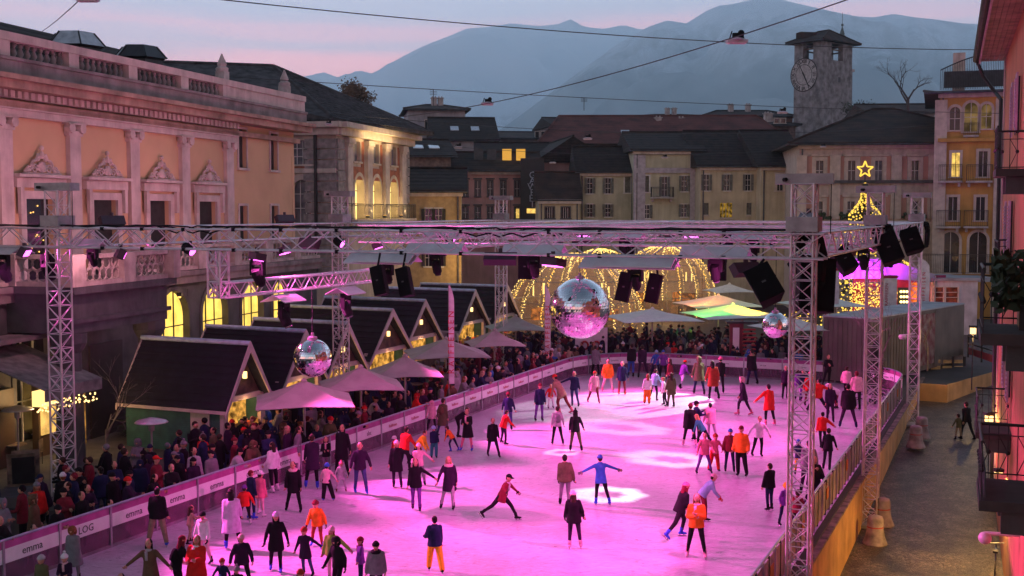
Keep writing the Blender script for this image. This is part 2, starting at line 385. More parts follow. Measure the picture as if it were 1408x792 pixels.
def roof(par, C, z, rise, kind='hip', over=.6, m=None, inset=None, tiles=False, ridge_m=None, thick=.16, axis=0):
    """C: four footprint corners in order; long side along C0-C1 unless axis=1"""
    if axis: C = C[1:] + C[:1]
    u = (C[1] - C[0]).normalized(); w = (C[3] - C[0]).normalized()
    Lu, Lw = (C[1] - C[0]).length, (C[3] - C[0]).length
    q = [C[0] - u * over - w * over, C[1] + u * over - w * over, C[2] + u * over + w * over, C[3] - u * over + w * over]
    q = [Vector((p.x, p.y, z)) for p in q]
    ins = (Lw / 2 + over) if inset is None else inset
    if kind == 'gable': ins = 0
    ins = min(ins, Lu / 2)
    ra = (q[0] + q[3]) / 2 + u * ins + Vector((0, 0, rise)); rb = (q[1] + q[2]) / 2 - u * ins + Vector((0, 0, rise))
    mb = MB()
    up = Vector((0, 0, thick))
    b = [p - up for p in q]
    top = q + [ra, rb]
    mb.raw(top, [(0, 1, 5, 4), (2, 3, 4, 5)] + ([(1, 2, 5), (3, 0, 4)]))
    mb.raw(q + b, [(0, 1, 5, 4), (1, 2, 6, 5), (2, 3, 7, 6), (3, 0, 4, 7), (7, 6, 5, 4)])
    r = mb.build('roof', m or m_tile, par)
    if tiles:
        t = MB(); plane_tiles(t, q[0], q[1], rb, ra); plane_tiles(t, q[1], q[2], rb, rb + Vector((0, 0, .001)))
        plane_tiles(t, q[3], q[0], ra, ra + Vector((0, 0, .001)))
        tag(t.build('roof_tiles', m or m_tile, r, smooth=False), kind='stuff')
    rc = MB()
    rc.tube(ra + Vector((0, 0, .04)), rb + Vector((0, 0, .04)), .13, seg=6)
    if kind == 'hip':
        for p_, e_ in ((q[0], ra), (q[3], ra), (q[1], rb), (q[2], rb)): rc.tube(p_ + Vector((0, 0, .04)), e_ + Vector((0, 0, .04)), .12, seg=6)
    rc.build('ridge_cap', ridge_m or m or m_tile, r)
    gt = MB(); gt.tube(b[0] + w * -.06, b[1] - w * .06, .08, seg=6); gt.build('gutter', m_zinc, r)
    return r
def chimney(par, p, w=.6, h=1.3, m=None):
    mb = MB(); mb.box(p + Vector((0, 0, h / 2)), (w, w, h), Matrix.Rotation(.3, 3, 'Z')); mb.box(p + Vector((0, 0, h + .06)), (w + .2, w + .2, .12), Matrix.Rotation(.3, 3, 'Z'))
    for s in (-1, 1): mb.box(p + Vector((s * w * .3, 0, h + .22)), (w * .25, w * .5, .2))
    mb.build('chimney', m or m_stone, par)
def shell(par, F, Lu, D, z0, z1, m, holes=(), side0=(), side1=(), depth=.28):
    """four walls of a block whose front is F from u=0 to Lu; returns the side facades"""
    F.wall(par, 0, Lu, z0, z1, holes, m, depth=depth)
    S1 = Fac(F.P(Lu, 0), F.a + math.pi / 2); S1.wall(par, 0, D, z0, z1, side1, m)       # right side
    S0 = Fac(F.P(0, 0, -D), F.a - math.pi / 2); S0.wall(par, 0, D, z0, z1, side0, m)    # left side
    B = Fac(F.P(Lu, 0, -D), F.a + math.pi); B.wall(par, 0, Lu, z0, z1, (), m)
    return S0, S1
def foot(F, Lu, D): return [F.P(0, 0), F.P(Lu, 0), F.P(Lu, 0, -D), F.P(0, 0, -D)]

# ================================================================== ground
m_asph = mat('plaza paving', (.032, .03, .03), rough=.75, var=.3, scale=.6, bump=.3)
m_cob = mat('river cobbles', (.062, .048, .038), rough=.5, var=.45, scale=1.2, kind='cobble', bscale=12, bump=1)
mb = MB()
mb.face([rk(-200, -9000, -.03), rk(-200, -4.95, -.03), rk(13500, -4.95, -.03), rk(13500, -9000, -.03)])
struct('plaza_ground', mb, m_asph, label='dark paved town square')
mb = MB(); ts = [-60, 10, 20, 30, 40, 50, 60, 72, 84, 98]
for a_, b_ in zip(ts, ts[1:]):
    ns = [-5.1, 0, 8, 16, 60]
    for c_, d_ in zip(ns, ns[1:]):
        mb.face([rk(a_, c_, street_z(rk(a_, c_).y)), rk(a_, d_, street_z(rk(a_, d_).y)), rk(b_, d_, street_z(rk(b_, d_).y)), rk(b_, c_, street_z(rk(b_, c_).y))])
struct('cobbled_street', mb, m_cob, label='narrow cobbled street below the rink wall')
mb = MB(); mb.face([rk(98, -4.95, -.022), rk(98, 9000, -.022), rk(13500, 9000, -.022), rk(13500, -4.95, -.022)])
struct('far_ground', mb, m_asph)
mb = MB(); mb.prism([rk(66, -5.0, -1.6), rk(66, -3.6, -1.6), rk(76, -.5, -1.6), rk(98, 1, -1.6), rk(98, -5, -1.6)], (0, 0, 1.585)); struct('plaza_edge', mb, m_asph)

# ================================================================== mountains
def interp(tab, x):
    for (xa, ya), (xb, yb) in zip(tab, tab[1:]):
        if xa <= x <= xb: return ya + (yb - ya) * (x - xa) / (xb - xa)
    return tab[0][1] if x < tab[0][0] else tab[-1][1]
def range_mesh(tab, x0, x1, Y, depth, amp, seed, nx=260, nz=46, rough=1.0):
    mb = MB(); vs = []
    for j in range(nz + 1):
        v = j / nz
        for i in range(nx + 1):
            px = x0 + (x1 - x0) * i / nx
            top = at(px, interp(tab, px), Y)
            y = Y - depth * v
            z = top.z * (1 - v) ** 1.15
            p = Vector((top.x * (1 - .0 * v), y, z))
            q = Vector((p.x / 900, p.y / 900, seed))
            rdg = noise.fractal(q, .9, 2.1, 6) + .6 * abs(noise.noise(q * 3.1))
            k = min(1, v * 5)
            p.z += amp * (rdg + .9 * (.5 - abs(noise.noise(q * 2.3 + Vector((9, 2, 0)))) * 2)) * k * (1 - v * .8) + amp * .07 * noise.fractal(Vector((px / 9, seed, 3)), .8, 2, 5) * (1 - k)
            p.y += amp * 1.2 * noise.noise(q * 1.7 + Vector((5, 0, 0))) * k
            p.z = min(p.z, H + (top.z - H) * (p.y / Y) * (.995 - .12 * v)) if v > 0 else top.z
            if v >= .999: p.z = -.5
            vs.append(p)
    fs = [(j * (nx + 1) + i, (j + 1) * (nx + 1) + i, (j + 1) * (nx + 1) + i + 1, j * (nx + 1) + i + 1) for j in range(nz) for i in range(nx)]
    mb.raw(vs, fs); return mb
def mountain_mat(name, snow0, snow1, snow=True):
    m = mat(name, (.32, .32, .29), rough=1, scale=.0035, col2=(.012, .018, .012)); nt = m.node_tree; b = nt.nodes['Principled BSDF']
    if not snow: return m
    ge = nt.nodes.new('ShaderNodeNewGeometry'); sp = nt.nodes.new('ShaderNodeSeparateXYZ'); nt.links.new(ge.outputs['Position'], sp.inputs[0])
    no = nt.nodes.new('ShaderNodeTexNoise'); no.inputs['Scale'].default_value = .0045; no.inputs['Detail'].default_value = 10; no.inputs['Roughness'].default_value = .7
    mpp = nt.nodes.new('ShaderNodeMapping'); mpp.inputs['Scale'].default_value = (1.6, 1.6, .3); mpp.inputs['Rotation'].default_value = (0, .25, 0); nt.links.new(ge.outputs['Position'], mpp.inputs[0]); nt.links.new(mpp.outputs[0], no.inputs[0])
    ml = nt.nodes.new('ShaderNodeMath'); ml.operation = 'MULTIPLY_ADD'; ml.inputs[1].default_value = 900; nt.links.new(no.outputs[0], ml.inputs[0]); nt.links.new(sp.outputs[2], ml.inputs[2])
    mr = nt.nodes.new('ShaderNodeMapRange'); mr.inputs[1].default_value = snow0; mr.inputs[2].default_value = snow1; nt.links.new(ml.outputs[0], mr.inputs[0])
    mx = nt.nodes.new('ShaderNodeMix'); mx.data_type = 'RGBA'; nt.links.new(mr.outputs[0], mx.inputs[0])
    src = b.inputs['Base Color'].links[0].from_socket; nt.links.new(src, mx.inputs[6]); mx.inputs[7].default_value = (.88, .9, .95, 1)
    nt.links.new(mx.outputs[2], b.inputs['Base Color']); return m
far_tab = [(-400, 140), (200, 130), (380, 112), (429, 103), (445, 99), (469, 108), (492, 96), (515, 102), (552, 78), (585, 62), (619, 49), (642, 39), (672, 37), (704, 32), (740, 36), (768, 33), (784, 26), (804, 37), (830, 40), (857, 34), (877, 40), (960, 42), (1100, 30), (1300, 50), (1800, 60)]
near_tab = [(430, 330), (560, 262), (700, 170), (800, 96), (850, 60), (891, 37), (917, 28), (944, 32), (971, 15), (987, 8), (1010, 5), (1041, -2), (1060, -4), (1076, 0), (1106, 7), (1173, 22), (1200, 24), (1229, 19), (1260, 24), (1289, 27), (1323, 32), (1366, 34), (1500, 45), (1700, 60), (2100, 120)]
struct('snowy_mountains', range_mesh(far_tab, -400, 1800, 9400, 3600, 260, 2.0), mountain_mat('snow and rock', 880, 1080), smooth=True, label='snow covered mountain range fading into haze')
struct('wooded_mountain', range_mesh(near_tab, 430, 2100, 6200, 2500, 190, 7.0), mountain_mat('wooded slopes', 1080, 1420), smooth=True, label='dark blue wooded mountain behind the clock tower')
# ================================================================== left palace (ochre, balustrade)
FA = Fac(gnd(60, 620, 0), R(75.2))
def palace():
    t = thing('palace', 'ochre neoclassical palace with white pilasters and stone roof balustrade', 'building', FA.P(0, 0))
    F = FA; GO = 1.3                                              # the ground floor stands forward
    uR = F.x(405); uL = F.x(-250); uC = F.x(318)                  # corner, far left, end of the colonnade
    zb = F.z(352, 367, GO)                                        # balcony floor line
    z_pil1 = F.z(160, 177); z_ent0 = F.z(160, 177); z_ent1 = F.z(160, 150)
    z_den = F.z(160, 138); z_cor = F.z(160, 132, .9); z_rail = F.z(160, 80)
    wins = []; pils = [5, 100, 182, 252, 313]
    for px in (-130, 53, 143, 218, 284): wins.append((F.x(px) - .85, F.x(px) + .85, zb + .1, F.z(143, 275)))
    up = []
    for px in (334, 377):
        up.append((F.x(px) - .42, F.x(px) + .42, F.z(px, 231 if px < 350 else 234), F.z(px, 178 if px < 350 else 184)))
        up.append((F.x(px) - .42, F.x(px) + .42, zb + .5, F.z(px, 283)))
    F.wall(t, uL, uR, zb - 1, z_cor - .02, wins + up, m_ochre)
    m_pk = mat('pinkish stone trim', (.58, .44, .42), rough=.85, var=.1, kind='stain', scale=1.5)
    m_blind = mat('slatted dark blind', (.035, .034, .035), rough=.6, var=.2, bump=.8, kind='board', bscale=7)
    for k, (a, b, c, d) in enumerate(wins):
        f = F.window(t, a, b, c, d, frame=.3, fm=m_pk, proud=.12, bars=(0, 0), sill=False, pane=m_glass if k == 1 else m_blind)
        o = MB(); F.box(o, a - .62, b + .62, d + .42, d + .78, 0, .22); F.box(o, a - .72, b + .72, d + .80, d + .92, 0, .4)
        for u in (a - .5, b + .3): F.box(o, u, u + .2, d - .55, d + .42, .12, .27)
        o.build('lintel', m_pk, f)
        o = MB(); cx = (a + b) / 2                                # carved scroll ornament with a knob
        for sg in (-1, 1):
            o.path([F.P(cx + sg * (1.02 - .8 * q / 9 + .06 * math.sin(q * 1.4)), d + .98 + .72 * (q / 9) ** 1.5 + .05 * math.sin(q * 1.4), .2) for q in range(10)], .06, 6)
            for x_, z_, r_ in ((.8, 1.08, .16), (.42, 1.12, .2), (.22, 1.52, .13)): o.path([F.P(cx + sg * x_ + r_ * (1 - q / 14) * math.cos(q * .8), d + z_ + r_ * (1 - q / 14) * math.sin(q * .8), .2) for q in range(12)], .038, 5)
        for q in range(7): a_ = math.pi * (q + .5) / 7; o.tube(F.P(cx, d + 1.0, .2), F.P(cx + .3 * math.cos(a_), d + 1.05 + .36 * math.sin(a_), .2), .03, .06, 5)
        F.box(o, cx - 1.05, cx + 1.05, d + .921, d + .98, .05, .3); o.ball(F.P(cx, d + 1.66, .2), (.1, .09, .16), 8, 5); o.ball(F.P(cx, d + 1.92, .2), .1, 8, 5)
        o.build('carved_ornament', m_pk, f, smooth=True)
        if k == 1:
            g = MB()
            for q in range(16): g.ball(F.P(random.uniform(a + .2, b - .2), random.uniform(c + 1, c + 3), -.16), .03, 5, 4)
            g.build('indoor_lights', glow('warm bulb', (1, .55, .14), 2.2), f)
    for a, b, c, d in up: F.window(t, a, b, c, d, frame=.12, fm=m_pk, bars=(0, 0), pane=m_blind)
    for px in [-95] + pils:                                       # pilasters with capitals
        u = F.x(px); o = MB(); w = .35
        F.box(o, u - w, u + w, zb + .5, z_pil1 - .5, 0, .2); F.box(o, u - w - .12, u + w + .12, zb - .1, zb + .5, 0, .3)
        p = o.build('pilaster', m_pk, t)
        o = MB(); F.box(o, u - w - .1, u + w + .1, z_pil1 - .5, z_pil1 - .3, 0, .24)
        for sg in (-1, 1): o.lathe([(.2, -.14), (.22, 0), (.2, .14)], F.P(u + sg * w, z_pil1 - .2, .2), 8, Matrix.Rotation(F.a, 3, 'Z') @ Matrix.Rotation(R(90), 3, 'X'))
        F.box(o, u - w - .22, u + w + .22, z_pil1 - .06, z_pil1 - .001, 0, .34); o.build('capital', m_pk, p)
    o = MB(); F.box(o, uL, uC + .4, z_ent0, z_ent0 + .26, 0, .22); F.box(o, uL, uC + .4, z_ent0 + .262, z_ent0 + .5, 0, .3); o.build('entablature', m_pk, t)
    o = MB(); zc = z_cor
    F.box(o, uL, uR + .4, zc - .30, zc, 0, .95); F.box(o, uL, uR + .5, zc + .002, zc + .18, 0, 1.15); F.box(o, uL, uR + .2, zc - .9, zc - .66, 0, .3)
    o.build('cornice', mat('salmon stone', (.42, .25, .2), rough=.85, var=.2, kind='stain', scale=1.2), t)
    n = 0; u = uC
    while u > F.x(-12) and n < 110:
        F.blk(t, 'dentil', u - .13, u + .09, zc - .58, zc - .32, .01, .5, m_pk); u -= .38; n += 1
    o = MB(); u = F.x(-12)
    while u > uL: F.box(o, u - .13, u + .09, zc - .58, zc - .32, .01, .5); u -= .38
    tag(o.build('dentil_row', m_stone, t), kind='stuff')
    # attic: plinth, balusters, rail
    m_wst = mat('weathered grey stone', (.25, .20, .20), rough=.9, var=.2, kind='stain', scale=1.1, bump=.3, bscale=5)
    zp = F.z(160, 111, .5); o = MB(); F.box(o, uL, uR, zc + .19, zp, .1, .8); F.box(o, uL, uR, zp + .002, zp + .12, .05, .88); o.build('attic_plinth', m_wst, t)
    z1 = F.z(0, 44, .4) - .3; uE = F.x(305, .4)
    o = MB(); F.box(o, uL, uR, z1, z1 + .3, .12, .78); o.build('handrail', m_pk, t)
    F.blk(t, 'solid_parapet', uE, uR, zp + .12, z1, .2, .7, m_pk)
    peds = [F.x(px, .4) for px in (-250, -110, 0, 96, 177, 248, 305)]
    for u in peds: F.blk(t, 'pedestal', u - .32, u + .32, zp + .13, z1 - .002, .15, .75, m_pk)
    for ua, ub in zip(peds, peds[1:]):
        nb = max(3, int((ub - ua - .64) / .36))
        for k in range(nb):
            u = ua + .32 + (ub - ua - .64) * (k + .5) / nb
            inst('baluster', 'baluster', Matrix.Translation(F.P(u, zp + .12, .45)) @ Matrix.Diagonal((1.25, 1.25, z1 - zp - .12, 1)), m_wst, t)
    for px in (307, 392):
        o = MB(); o.box(F.P(F.x(px, .4), z1 + .5, .45), (.5, .5, .4), Matrix.Rotation(F.a, 3, 'Z'))
        o.lathe([(.3, .7), (.32, .85), (.2, .95), (.24, 1.05), (.05, 1.5), (.04, 1.55)], F.P(F.x(px, .4), z1, .45), 8); o.build('finial', m_stone, t)
    # roof behind, lanterns
    o = MB(); zr = z1 - .5
    o.prism([F.P(uL, zr, -1.2), F.P(uL, F.z(0, 30, -6) , -6), F.P(uL, zr, -16)], F.u * (uR - 6 - uL)); o.build('roof', m_tile, t)
    o = MB(); F.box(o, uL, uR - .1, zb, zr, -16, -.3)
    return t, zb, GO, z1, m_pk, m_wst
PAL, ZB, GO, ZRAIL, m_pk, m_wst = palace()
for px, py, lb, mm in ((103, 50, 'glazed roof lantern with pale glass facets on the palace roof', mat('pale skylight glass', (.4, .47, .52), rough=.2, spec=.8)), (192, 68, 'black faceted roof lantern on the palace roof', mat('black skylight', (.03, .03, .033), rough=.4))):
    p = at(px, py, 52 if px < 150 else 58); z_ = p.z
    t = thing('roof_lantern', lb, 'skylight', p)
    o = MB(); o.lathe([(1.1, -1.4), (1.1, -.55), (1.25, -.45)], p, 6); o.build('base', m_dark, t)
    o = MB(); o.lathe([(1.3, -.45), (.8, .12), (.75, .16)], p, 6); o.build('glazing', mm, t)
    for k in range(6):
        a = math.pi * k / 3; rod(t, 'glazing_bar', p + Vector((1.32 * math.cos(a), 1.32 * math.sin(a), -.45)), p + Vector((.82 * math.cos(a), .82 * math.sin(a), .13)), .035, m_dark)
def palace_base():
    F = FA; t = PAL; uL = F.x(-260, GO); uR = F.x(405); zt = F.z(0, 399, GO)
    ar = []
    for px, w, top in ((40, 1.0, 440), (236, 1.25, 400), (293, 1.2, 394), (345, 1.15, 388), (384, 1.0, 385)):
        u = F.x(px, GO); ar.append((u - w, u + w, .9, F.z(px, top, GO), True))
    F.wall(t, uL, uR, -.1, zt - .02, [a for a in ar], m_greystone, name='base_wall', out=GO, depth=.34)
    m_yel = glow('golden window light', (1, .66, .12), 1.9, var=.35, scale=1.2)
    for k, a in enumerate(ar):
        f = F.window(t, *a[:4], out=GO, frame=.22, fm=m_greystone, arch=True, bars=(2, 2), lit=m_yel if k else None, depth=.28, sill=False)
    # stone courses as real joints
    o = MB(); z = .6
    while z < zt - .6: F.box(o, uL, uR, z, z + .05, GO - .03, GO + .012); z += .55
    o = MB(); F.box(o, uL, uR, zt - .45, zt - .1, GO, GO + .35); F.box(o, uL, uR + .2, zt - .1, zt + .12, GO - 1.5, GO + .5); o.build('string_course', m_wst, t)
    F.blk(t, 'terrace_side', uR - .3, uR, zt, ZRAIL - 3, -.2, 0.02, m_ochre)
    # portico
    ua, ub = F.x(88, GO + 2.4), F.x(221, GO + 2.4); po = GO + 2.6
    o = MB(); F.box(o, ua, ub, zt - 1.5, zt - .12, GO + .01, po); F.box(o, ua - .25, ub + .25, zt - .12, zt + .14, GO + .5, po + .3); F.box(o, ua - .12, ub + .12, zt - 1.15, zt - 1.0, po, po + .12)
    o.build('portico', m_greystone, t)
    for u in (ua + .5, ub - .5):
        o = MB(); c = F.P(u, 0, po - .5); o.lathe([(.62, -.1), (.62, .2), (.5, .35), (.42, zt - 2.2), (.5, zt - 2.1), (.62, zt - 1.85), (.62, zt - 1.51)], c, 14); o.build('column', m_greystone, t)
    F.blk(t, 'door', F.x(140, GO) - 1.1, F.x(140, GO) + 1.1, 0, 4.0, GO, GO + .08, mat('dark oak', (.03, .022, .018), rough=.6))
    # pierced parapet on the terrace: pedestals, copings and trellis panels
    m_lat = mat('cream cast stone', (.46, .37, .34), rough=.85, var=.15, kind='stain', scale=2)
    def parapet(pts):
        for (ua_, oa_), (ub_, ob_) in zip(pts, pts[1:]):
            A, B = F.P(ua_, zt + .14, oa_), F.P(ub_, zt + .14, ob_); d = B - A; Ln = d.length; an = math.atan2(d.y, d.x)
            n = max(1, round(Ln / 3.2))
            for k in range(n):
                c0, c1 = A + d * ((k + .0) / n), A + d * ((k + 1) / n); w = (c1 - c0).length
                blk(t, 'pedestal', c0 + Vector((0, 0, .55)), (.75, .5, 1.1), m_lat, an)
                mid = (c0 + c1) / 2; blk(t, 'coping', mid + Vector((0, 0, 1.02)), (w - .752, .4, .14), m_lat, an); blk(t, 'kerb', mid + Vector((0, 0, .08)), (w - .752, .4, .16), m_lat, an)
                u_ = d.normalized(); nn = max(2, round((w - .75) / .36)); o = MB(); cw = (w - .75) / nn
                for i in range(nn):          # interlaced circles
                    for jz in (0, 1):
                        c = c0 + u_ * (.375 + cw * (i + .5 if jz == 0 else i + (1 if i < nn - 1 else .5))) + Vector((0, 0, .36 + .4 * jz))
                        for q in range(8):
                            a0, a1 = math.pi * q / 4, math.pi * (q + 1) / 4; r_ = cw * .58
                            o.tube(c + u_ * r_ * math.cos(a0) + Vector((0, 0, .22 * math.sin(a0))), c + u_ * r_ * math.cos(a1) + Vector((0, 0, .22 * math.sin(a1))), .035, seg=4, cap=False)
                o.build('pierced_panel', m_lat, t)
    parapet([(uL, GO + .2), (ua, GO + .2), (ua, po + .1), (ub, po + .1), (ub, GO + .2), (uR, GO + .2)])
    # little plastered lamps glow on the wall above the arches
    return zt, ar
ZT, ARCHES = palace_base()
for k, px in enumerate((235, 292, 345)):
    p = FA.P(FA.x(px, GO), ZT - 1.0, GO + .35)
    t = thing('wall_lamp', 'small warm lamp above the %s lit arch of the palace ground floor' % ('left', 'middle', 'right')[k], 'lamp', p, 'warm lamps on the palace wall')
    o = MB(); o.box(p + Vector((0, 0, .1)), (.2, .2, .16)); o.build('housing', m_dark, t)
    o = MB(); o.ball(p, .07); o.build('bulb', glow('warm bulb', (1, .55, .14), 2.2), t)
    l = point_lamp('wall_lamp_light', p + FA.n * .25 + Vector((0, 0, -.1)), 14, (1, .62, .25), .08); l.parent = t; l.location = l.location - Vector(t.location)

# ---- cafe at the foot of the palace
def cafe():
    F = FA; u0, u1 = F.x(-60, GO), F.x(128, GO + 3)
    z0 = F.z(0, 553, GO + 3.2); z1 = z0 + 1.1
    t = thing('cafe_awning', 'long grey fabric awning with fairy lights over the cafe front', 'awning', F.P((u0 + u1) / 2, z0, GO + 2))
    o = MB(); o.raw([F.P(u0, z1, GO + .02), F.P(u1, z1, GO + .02), F.P(u1, z0, GO + 3.2), F.P(u0, z0, GO + 3.2), F.P(u0, z1 + .04, GO + .02), F.P(u1, z1 + .04, GO + .02), F.P(u1, z0 + .04, GO + 3.2), F.P(u0, z0 + .04, GO + 3.2)],
          [(3, 2, 1, 0), (4, 5, 6, 7), (0, 1, 5, 4), (1, 2, 6, 5), (2, 3, 7, 6), (3, 0, 4, 7)]); o.build('canopy', mat('grey canvas', (.22, .2, .19), rough=.9, var=.2), t)
    o = MB(); F.box(o, u0, u1, z0 - .35, z0 - .002, GO + 3.17, GO + 3.2); o.build('valance', MATS['grey canvas'], t)
    o = MB(); F.box(o, u0, u1 + 1.0, z1 + .3, z1 + .45, GO + .01, GO + 1.2); o.build('ledge', m_wst, t)
    for k in range(70):
        u = u0 + (u1 - u0) * k / 70 + random.uniform(-.1, .1)
        inst('bulb', 'fairy_light', Matrix.Translation(F.P(u, z0 - .42 - .35 * random.random(), GO + 3.1 - random.random() * .4)) @ Matrix.Scale(.032, 4), glow('fairy bulb', (1, .62, .22), 3), t)
    t2 = thing('corner_cafe', 'warmly lit cafe front under the grey awning', 'cafe', F.P(F.x(60, GO), 0, GO + .1))
    o = MB(); F.box(o, F.x(-60, GO), F.x(2, GO), .2, z0 - .3, GO + .02, GO + .3); F.box(o, F.x(36, GO), F.x(44, GO), .2, z0 - .3, GO + .02, GO + .3); F.box(o, F.x(72, GO), F.x(77, GO), .2, z0 - .3, GO + .02, GO + .4)
    F.box(o, F.x(44, GO), F.x(72, GO), .2, 1.1, GO + .02, GO + .3); o.build('frontage', mat('cafe joinery', (.09, .055, .03), rough=.5), t2)
    F.blk(t2, 'window', F.x(38, GO), F.x(76, GO), 1.1, z0 - .3, GO + .31, GO + .36, glow('cafe window', (1, .56, .14), 1.5, var=.55, scale=1.5))
    F.blk(t2, 'doorway', F.x(79, GO), F.x(100, GO), .2, z0 - .3, GO + .31, GO + .36, glow('cafe doorway', (1, .45, .1), .9, var=.85, scale=1.5))
    t3 = thing('pendant_lamp', 'square glowing lampshade hanging in the cafe window', 'lamp', F.P(F.x(48, GO + .5), z0 - .6, GO + .5))
    F.blk(t3, 'lampshade', F.x(48, GO + .5) - .3, F.x(48, GO + .5) + .3, z0 - 1.1, z0 - .55, GO + .4, GO + .9, glow('lampshade', (1, .66, .22), 1.7))
    rod(t3, 'cord', F.P(F.x(48, GO + .5), z0 - .55, GO + .65), F.P(F.x(48, GO + .5), z0, GO + .65), .012, m_dark)
    point_lamp('cafe_light', F.P(F.x(55, GO + 1), z0 - .8, GO + 1.6), 170, (1, .6, .25), .3)
    point_lamp('cafe_door_light', F.P(F.x(95, GO + 1), z0 - .9, GO + 1.4), 45, (1, .6, .25), .3)
    # steps
    o = MB(); F.box(o, F.x(-120, GO), F.x(150, GO), -.02, .16, GO, GO + 6.2); F.box(o, F.x(-120, GO), F.x(150, GO), .161, .32, GO, GO + 5.8)
    struct('cafe_terrace_steps', o, m_greystone)
cafe()
def aboard(px, py):
    p = gnd(px, py, .32)
    t = thing('sandwich_board', 'folding wooden menu board standing on the cafe terrace', 'sign', p)
    for sg in (-1, 1):
        Mr = Matrix.Rotation(R(20), 3, 'Z') @ Matrix.Rotation(R(14 * sg), 3, 'X')
        blk(t, 'frame', p + Vector((0, .18 * -sg, .55)), (.85, .04, 1.15), m_timber, M=Mr); blk(t, 'blackboard', p + Matrix.Rotation(R(20), 3, 'Z') @ Vector((0, (-.18 - .025) * sg, .55)), (.68, .03, .92), m_dark, M=Mr)
aboard(33, 668)

# ================================================================== second building (quoins, lit facade, tiled hip roof)
def lit_house():
    c = at(463, 290, 76); c.z = 0
    F = Fac(c, R(76.4)); uR = F.x(561)
    t = thing('hip_roofed_house', 'stone quoined house with floodlit facade and dark tiled hip roof', 'building', c)
    ze = F.z(463, 166); D = 27.0
    m_cr = mat('cream plaster', (.50, .42, .34), rough=.85, var=.1, kind='stain', scale=1); m_redp = mat('red stucco panel', (.30, .10, .055), rough=.85, var=.15)
    m_rust = mat('rusticated stone', (.26, .23, .22), rough=.9, var=.2, kind='stain', bump=.4)
    S = Fac(F.P(0, 0, -D), F.a - math.pi / 2)                       # the side that faces the camera
    sx0 = S.x(400)
    z = lambda py: F.z(508, py)
    W3 = [(492, 0), (518, 0), (541, 0)]
    hi = [(F.x(px) - .55, F.x(px) + .55, z(224), z(197)) for px, _ in ((491, 0), (517, 0), (541, 0))]
    lo = [(F.x(px) - .85, F.x(px) + .85, z(302), z(243), True) for px in (494, 518, 541)]
    F.wall(t, 0, uR, -.1, ze, hi + lo, m_cr, depth=.6)
    sw = [(S.x(404) - .2, S.x(424), S.z(412, 226), S.z(412, 193)), (S.x(404), S.x(428), S.z(412, 306), S.z(412, 247), True)]
    S.wall(t, 0, D, -.1, ze, sw, m_cr)
    B2 = Fac(F.P(uR, 0), F.a + math.pi / 2); B2.wall(t, 0, D, -.1, ze, (), m_cr)
    B3 = Fac(F.P(uR, 0, -D), F.a + math.pi); B3.wall(t, 0, uR, -.1, ze, (), m_cr)
    for w in hi: F.window(t, *w, frame=.2, bars=(0, 0), pane=m_curtain, fm=m_cr)
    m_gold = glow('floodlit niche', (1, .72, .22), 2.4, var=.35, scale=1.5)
    for w in lo:
        f = F.window(t, *w[:4], frame=.25, fm=m_cr, arch=True, bars=(1, 2), lit=m_gold, depth=.5)
    for w in sw: S.window(t, *w[:4], frame=.4, fm=m_trim, arch=len(w) > 4, bars=(2, 2), pane=m_curtain)
    for k, (px, py0, py1) in enumerate(((478, 198, 292), (505, 198, 292), (529, 198, 292), (552, 200, 292))):   # pilasters
        u = F.x(px); o = MB(); F.box(o, u - .45, u + .45, z(302), z(200), 0, .25); p = o.build('pilaster', m_trim, t)
        o = MB(); F.box(o, u - .6, u + .6, z(202), z(195), 0, .4); F.box(o, u - .5, u + .5, z(206), z(202) - .002, 0, .32); o.build('capital', m_trim, p)
    for k, w in enumerate(hi):
        for a, b in ((w[0] - .75, w[0] - .22), (w[1] + .22, w[1] + .75)): F.blk(t, 'stucco_panel', a, b, w[2] - 1.2, w[3], .001, .04, m_redp)
        F.blk(t, 'stucco_panel', w[0] - .22, w[1] + .22, w[2] - 1.2, w[2] - .35, .001, .041, m_redp)
    for w in lo:
        for a_, b_ in ((w[0] - .62, w[0] - .27), (w[1] + .27, w[1] + .62)): F.blk(t, 'stucco_panel', a_, b_, w[3] - 1.3, w[3] + .25, .001, .035, m_redp)
    for (a, b) in ((S.x(426), S.x(441)),):
        S.blk(t, 'stucco_panel', a, b, S.z(430, 231), S.z(430, 197), .001, .04, m_redp); S.blk(t, 'stucco_panel', a, b, S.z(430, 306), S.z(430, 240), .001, .04, m_redp); S.blk(t, 'stucco_panel', S.x(404), a, S.z(430, 231), S.z(430, 226) - .1, .001, .04, m_redp)
    # quoin blocks
    z0 = 5.0; k = 0
    while z0 < F.z(463, 193) - .1:
        S.blk(t, 'quoin', D - 2.1 - .1 * (k % 2), D - .002, z0, z0 + .62, .0, .14, m_rust)
        F.blk(t, 'quoin', .0, 1.15 + .1 * (k % 2), z0, z0 + .62, .0, .142, m_rust)
        F.blk(t, 'quoin', uR - 1.3, uR, z0, z0 + .62, 0, .14, m_rust)
        z0 += .68; k += 1
    for G, a, b in ((S, 0, D + .3), (F, -.3, uR + .3)):
        o = MB(); G.box(o, a, b, z(192), z(188), 0, .3); G.box(o, a, b, ze - .9, ze - .45, 0, .5); G.box(o, a - .2, b + .3, ze - .448, ze - .1, 0, .95); o.build('cornice', m_trim, t)
    S.blk(t, 'band', 0, D, S.z(412, 238), S.z(412, 232), 0, .2, m_trim)
    o = MB(); F.box(o, F.x(474), F.x(557), z(304), z(301), 0, .9); o.build('balcony_slab', m_trim, t)
    F.rails(t, F.x(474), F.x(557), z(301), 1.0, .9, slab=False)
    S.box(o, 0, 1, 0, 1, 0, 1)
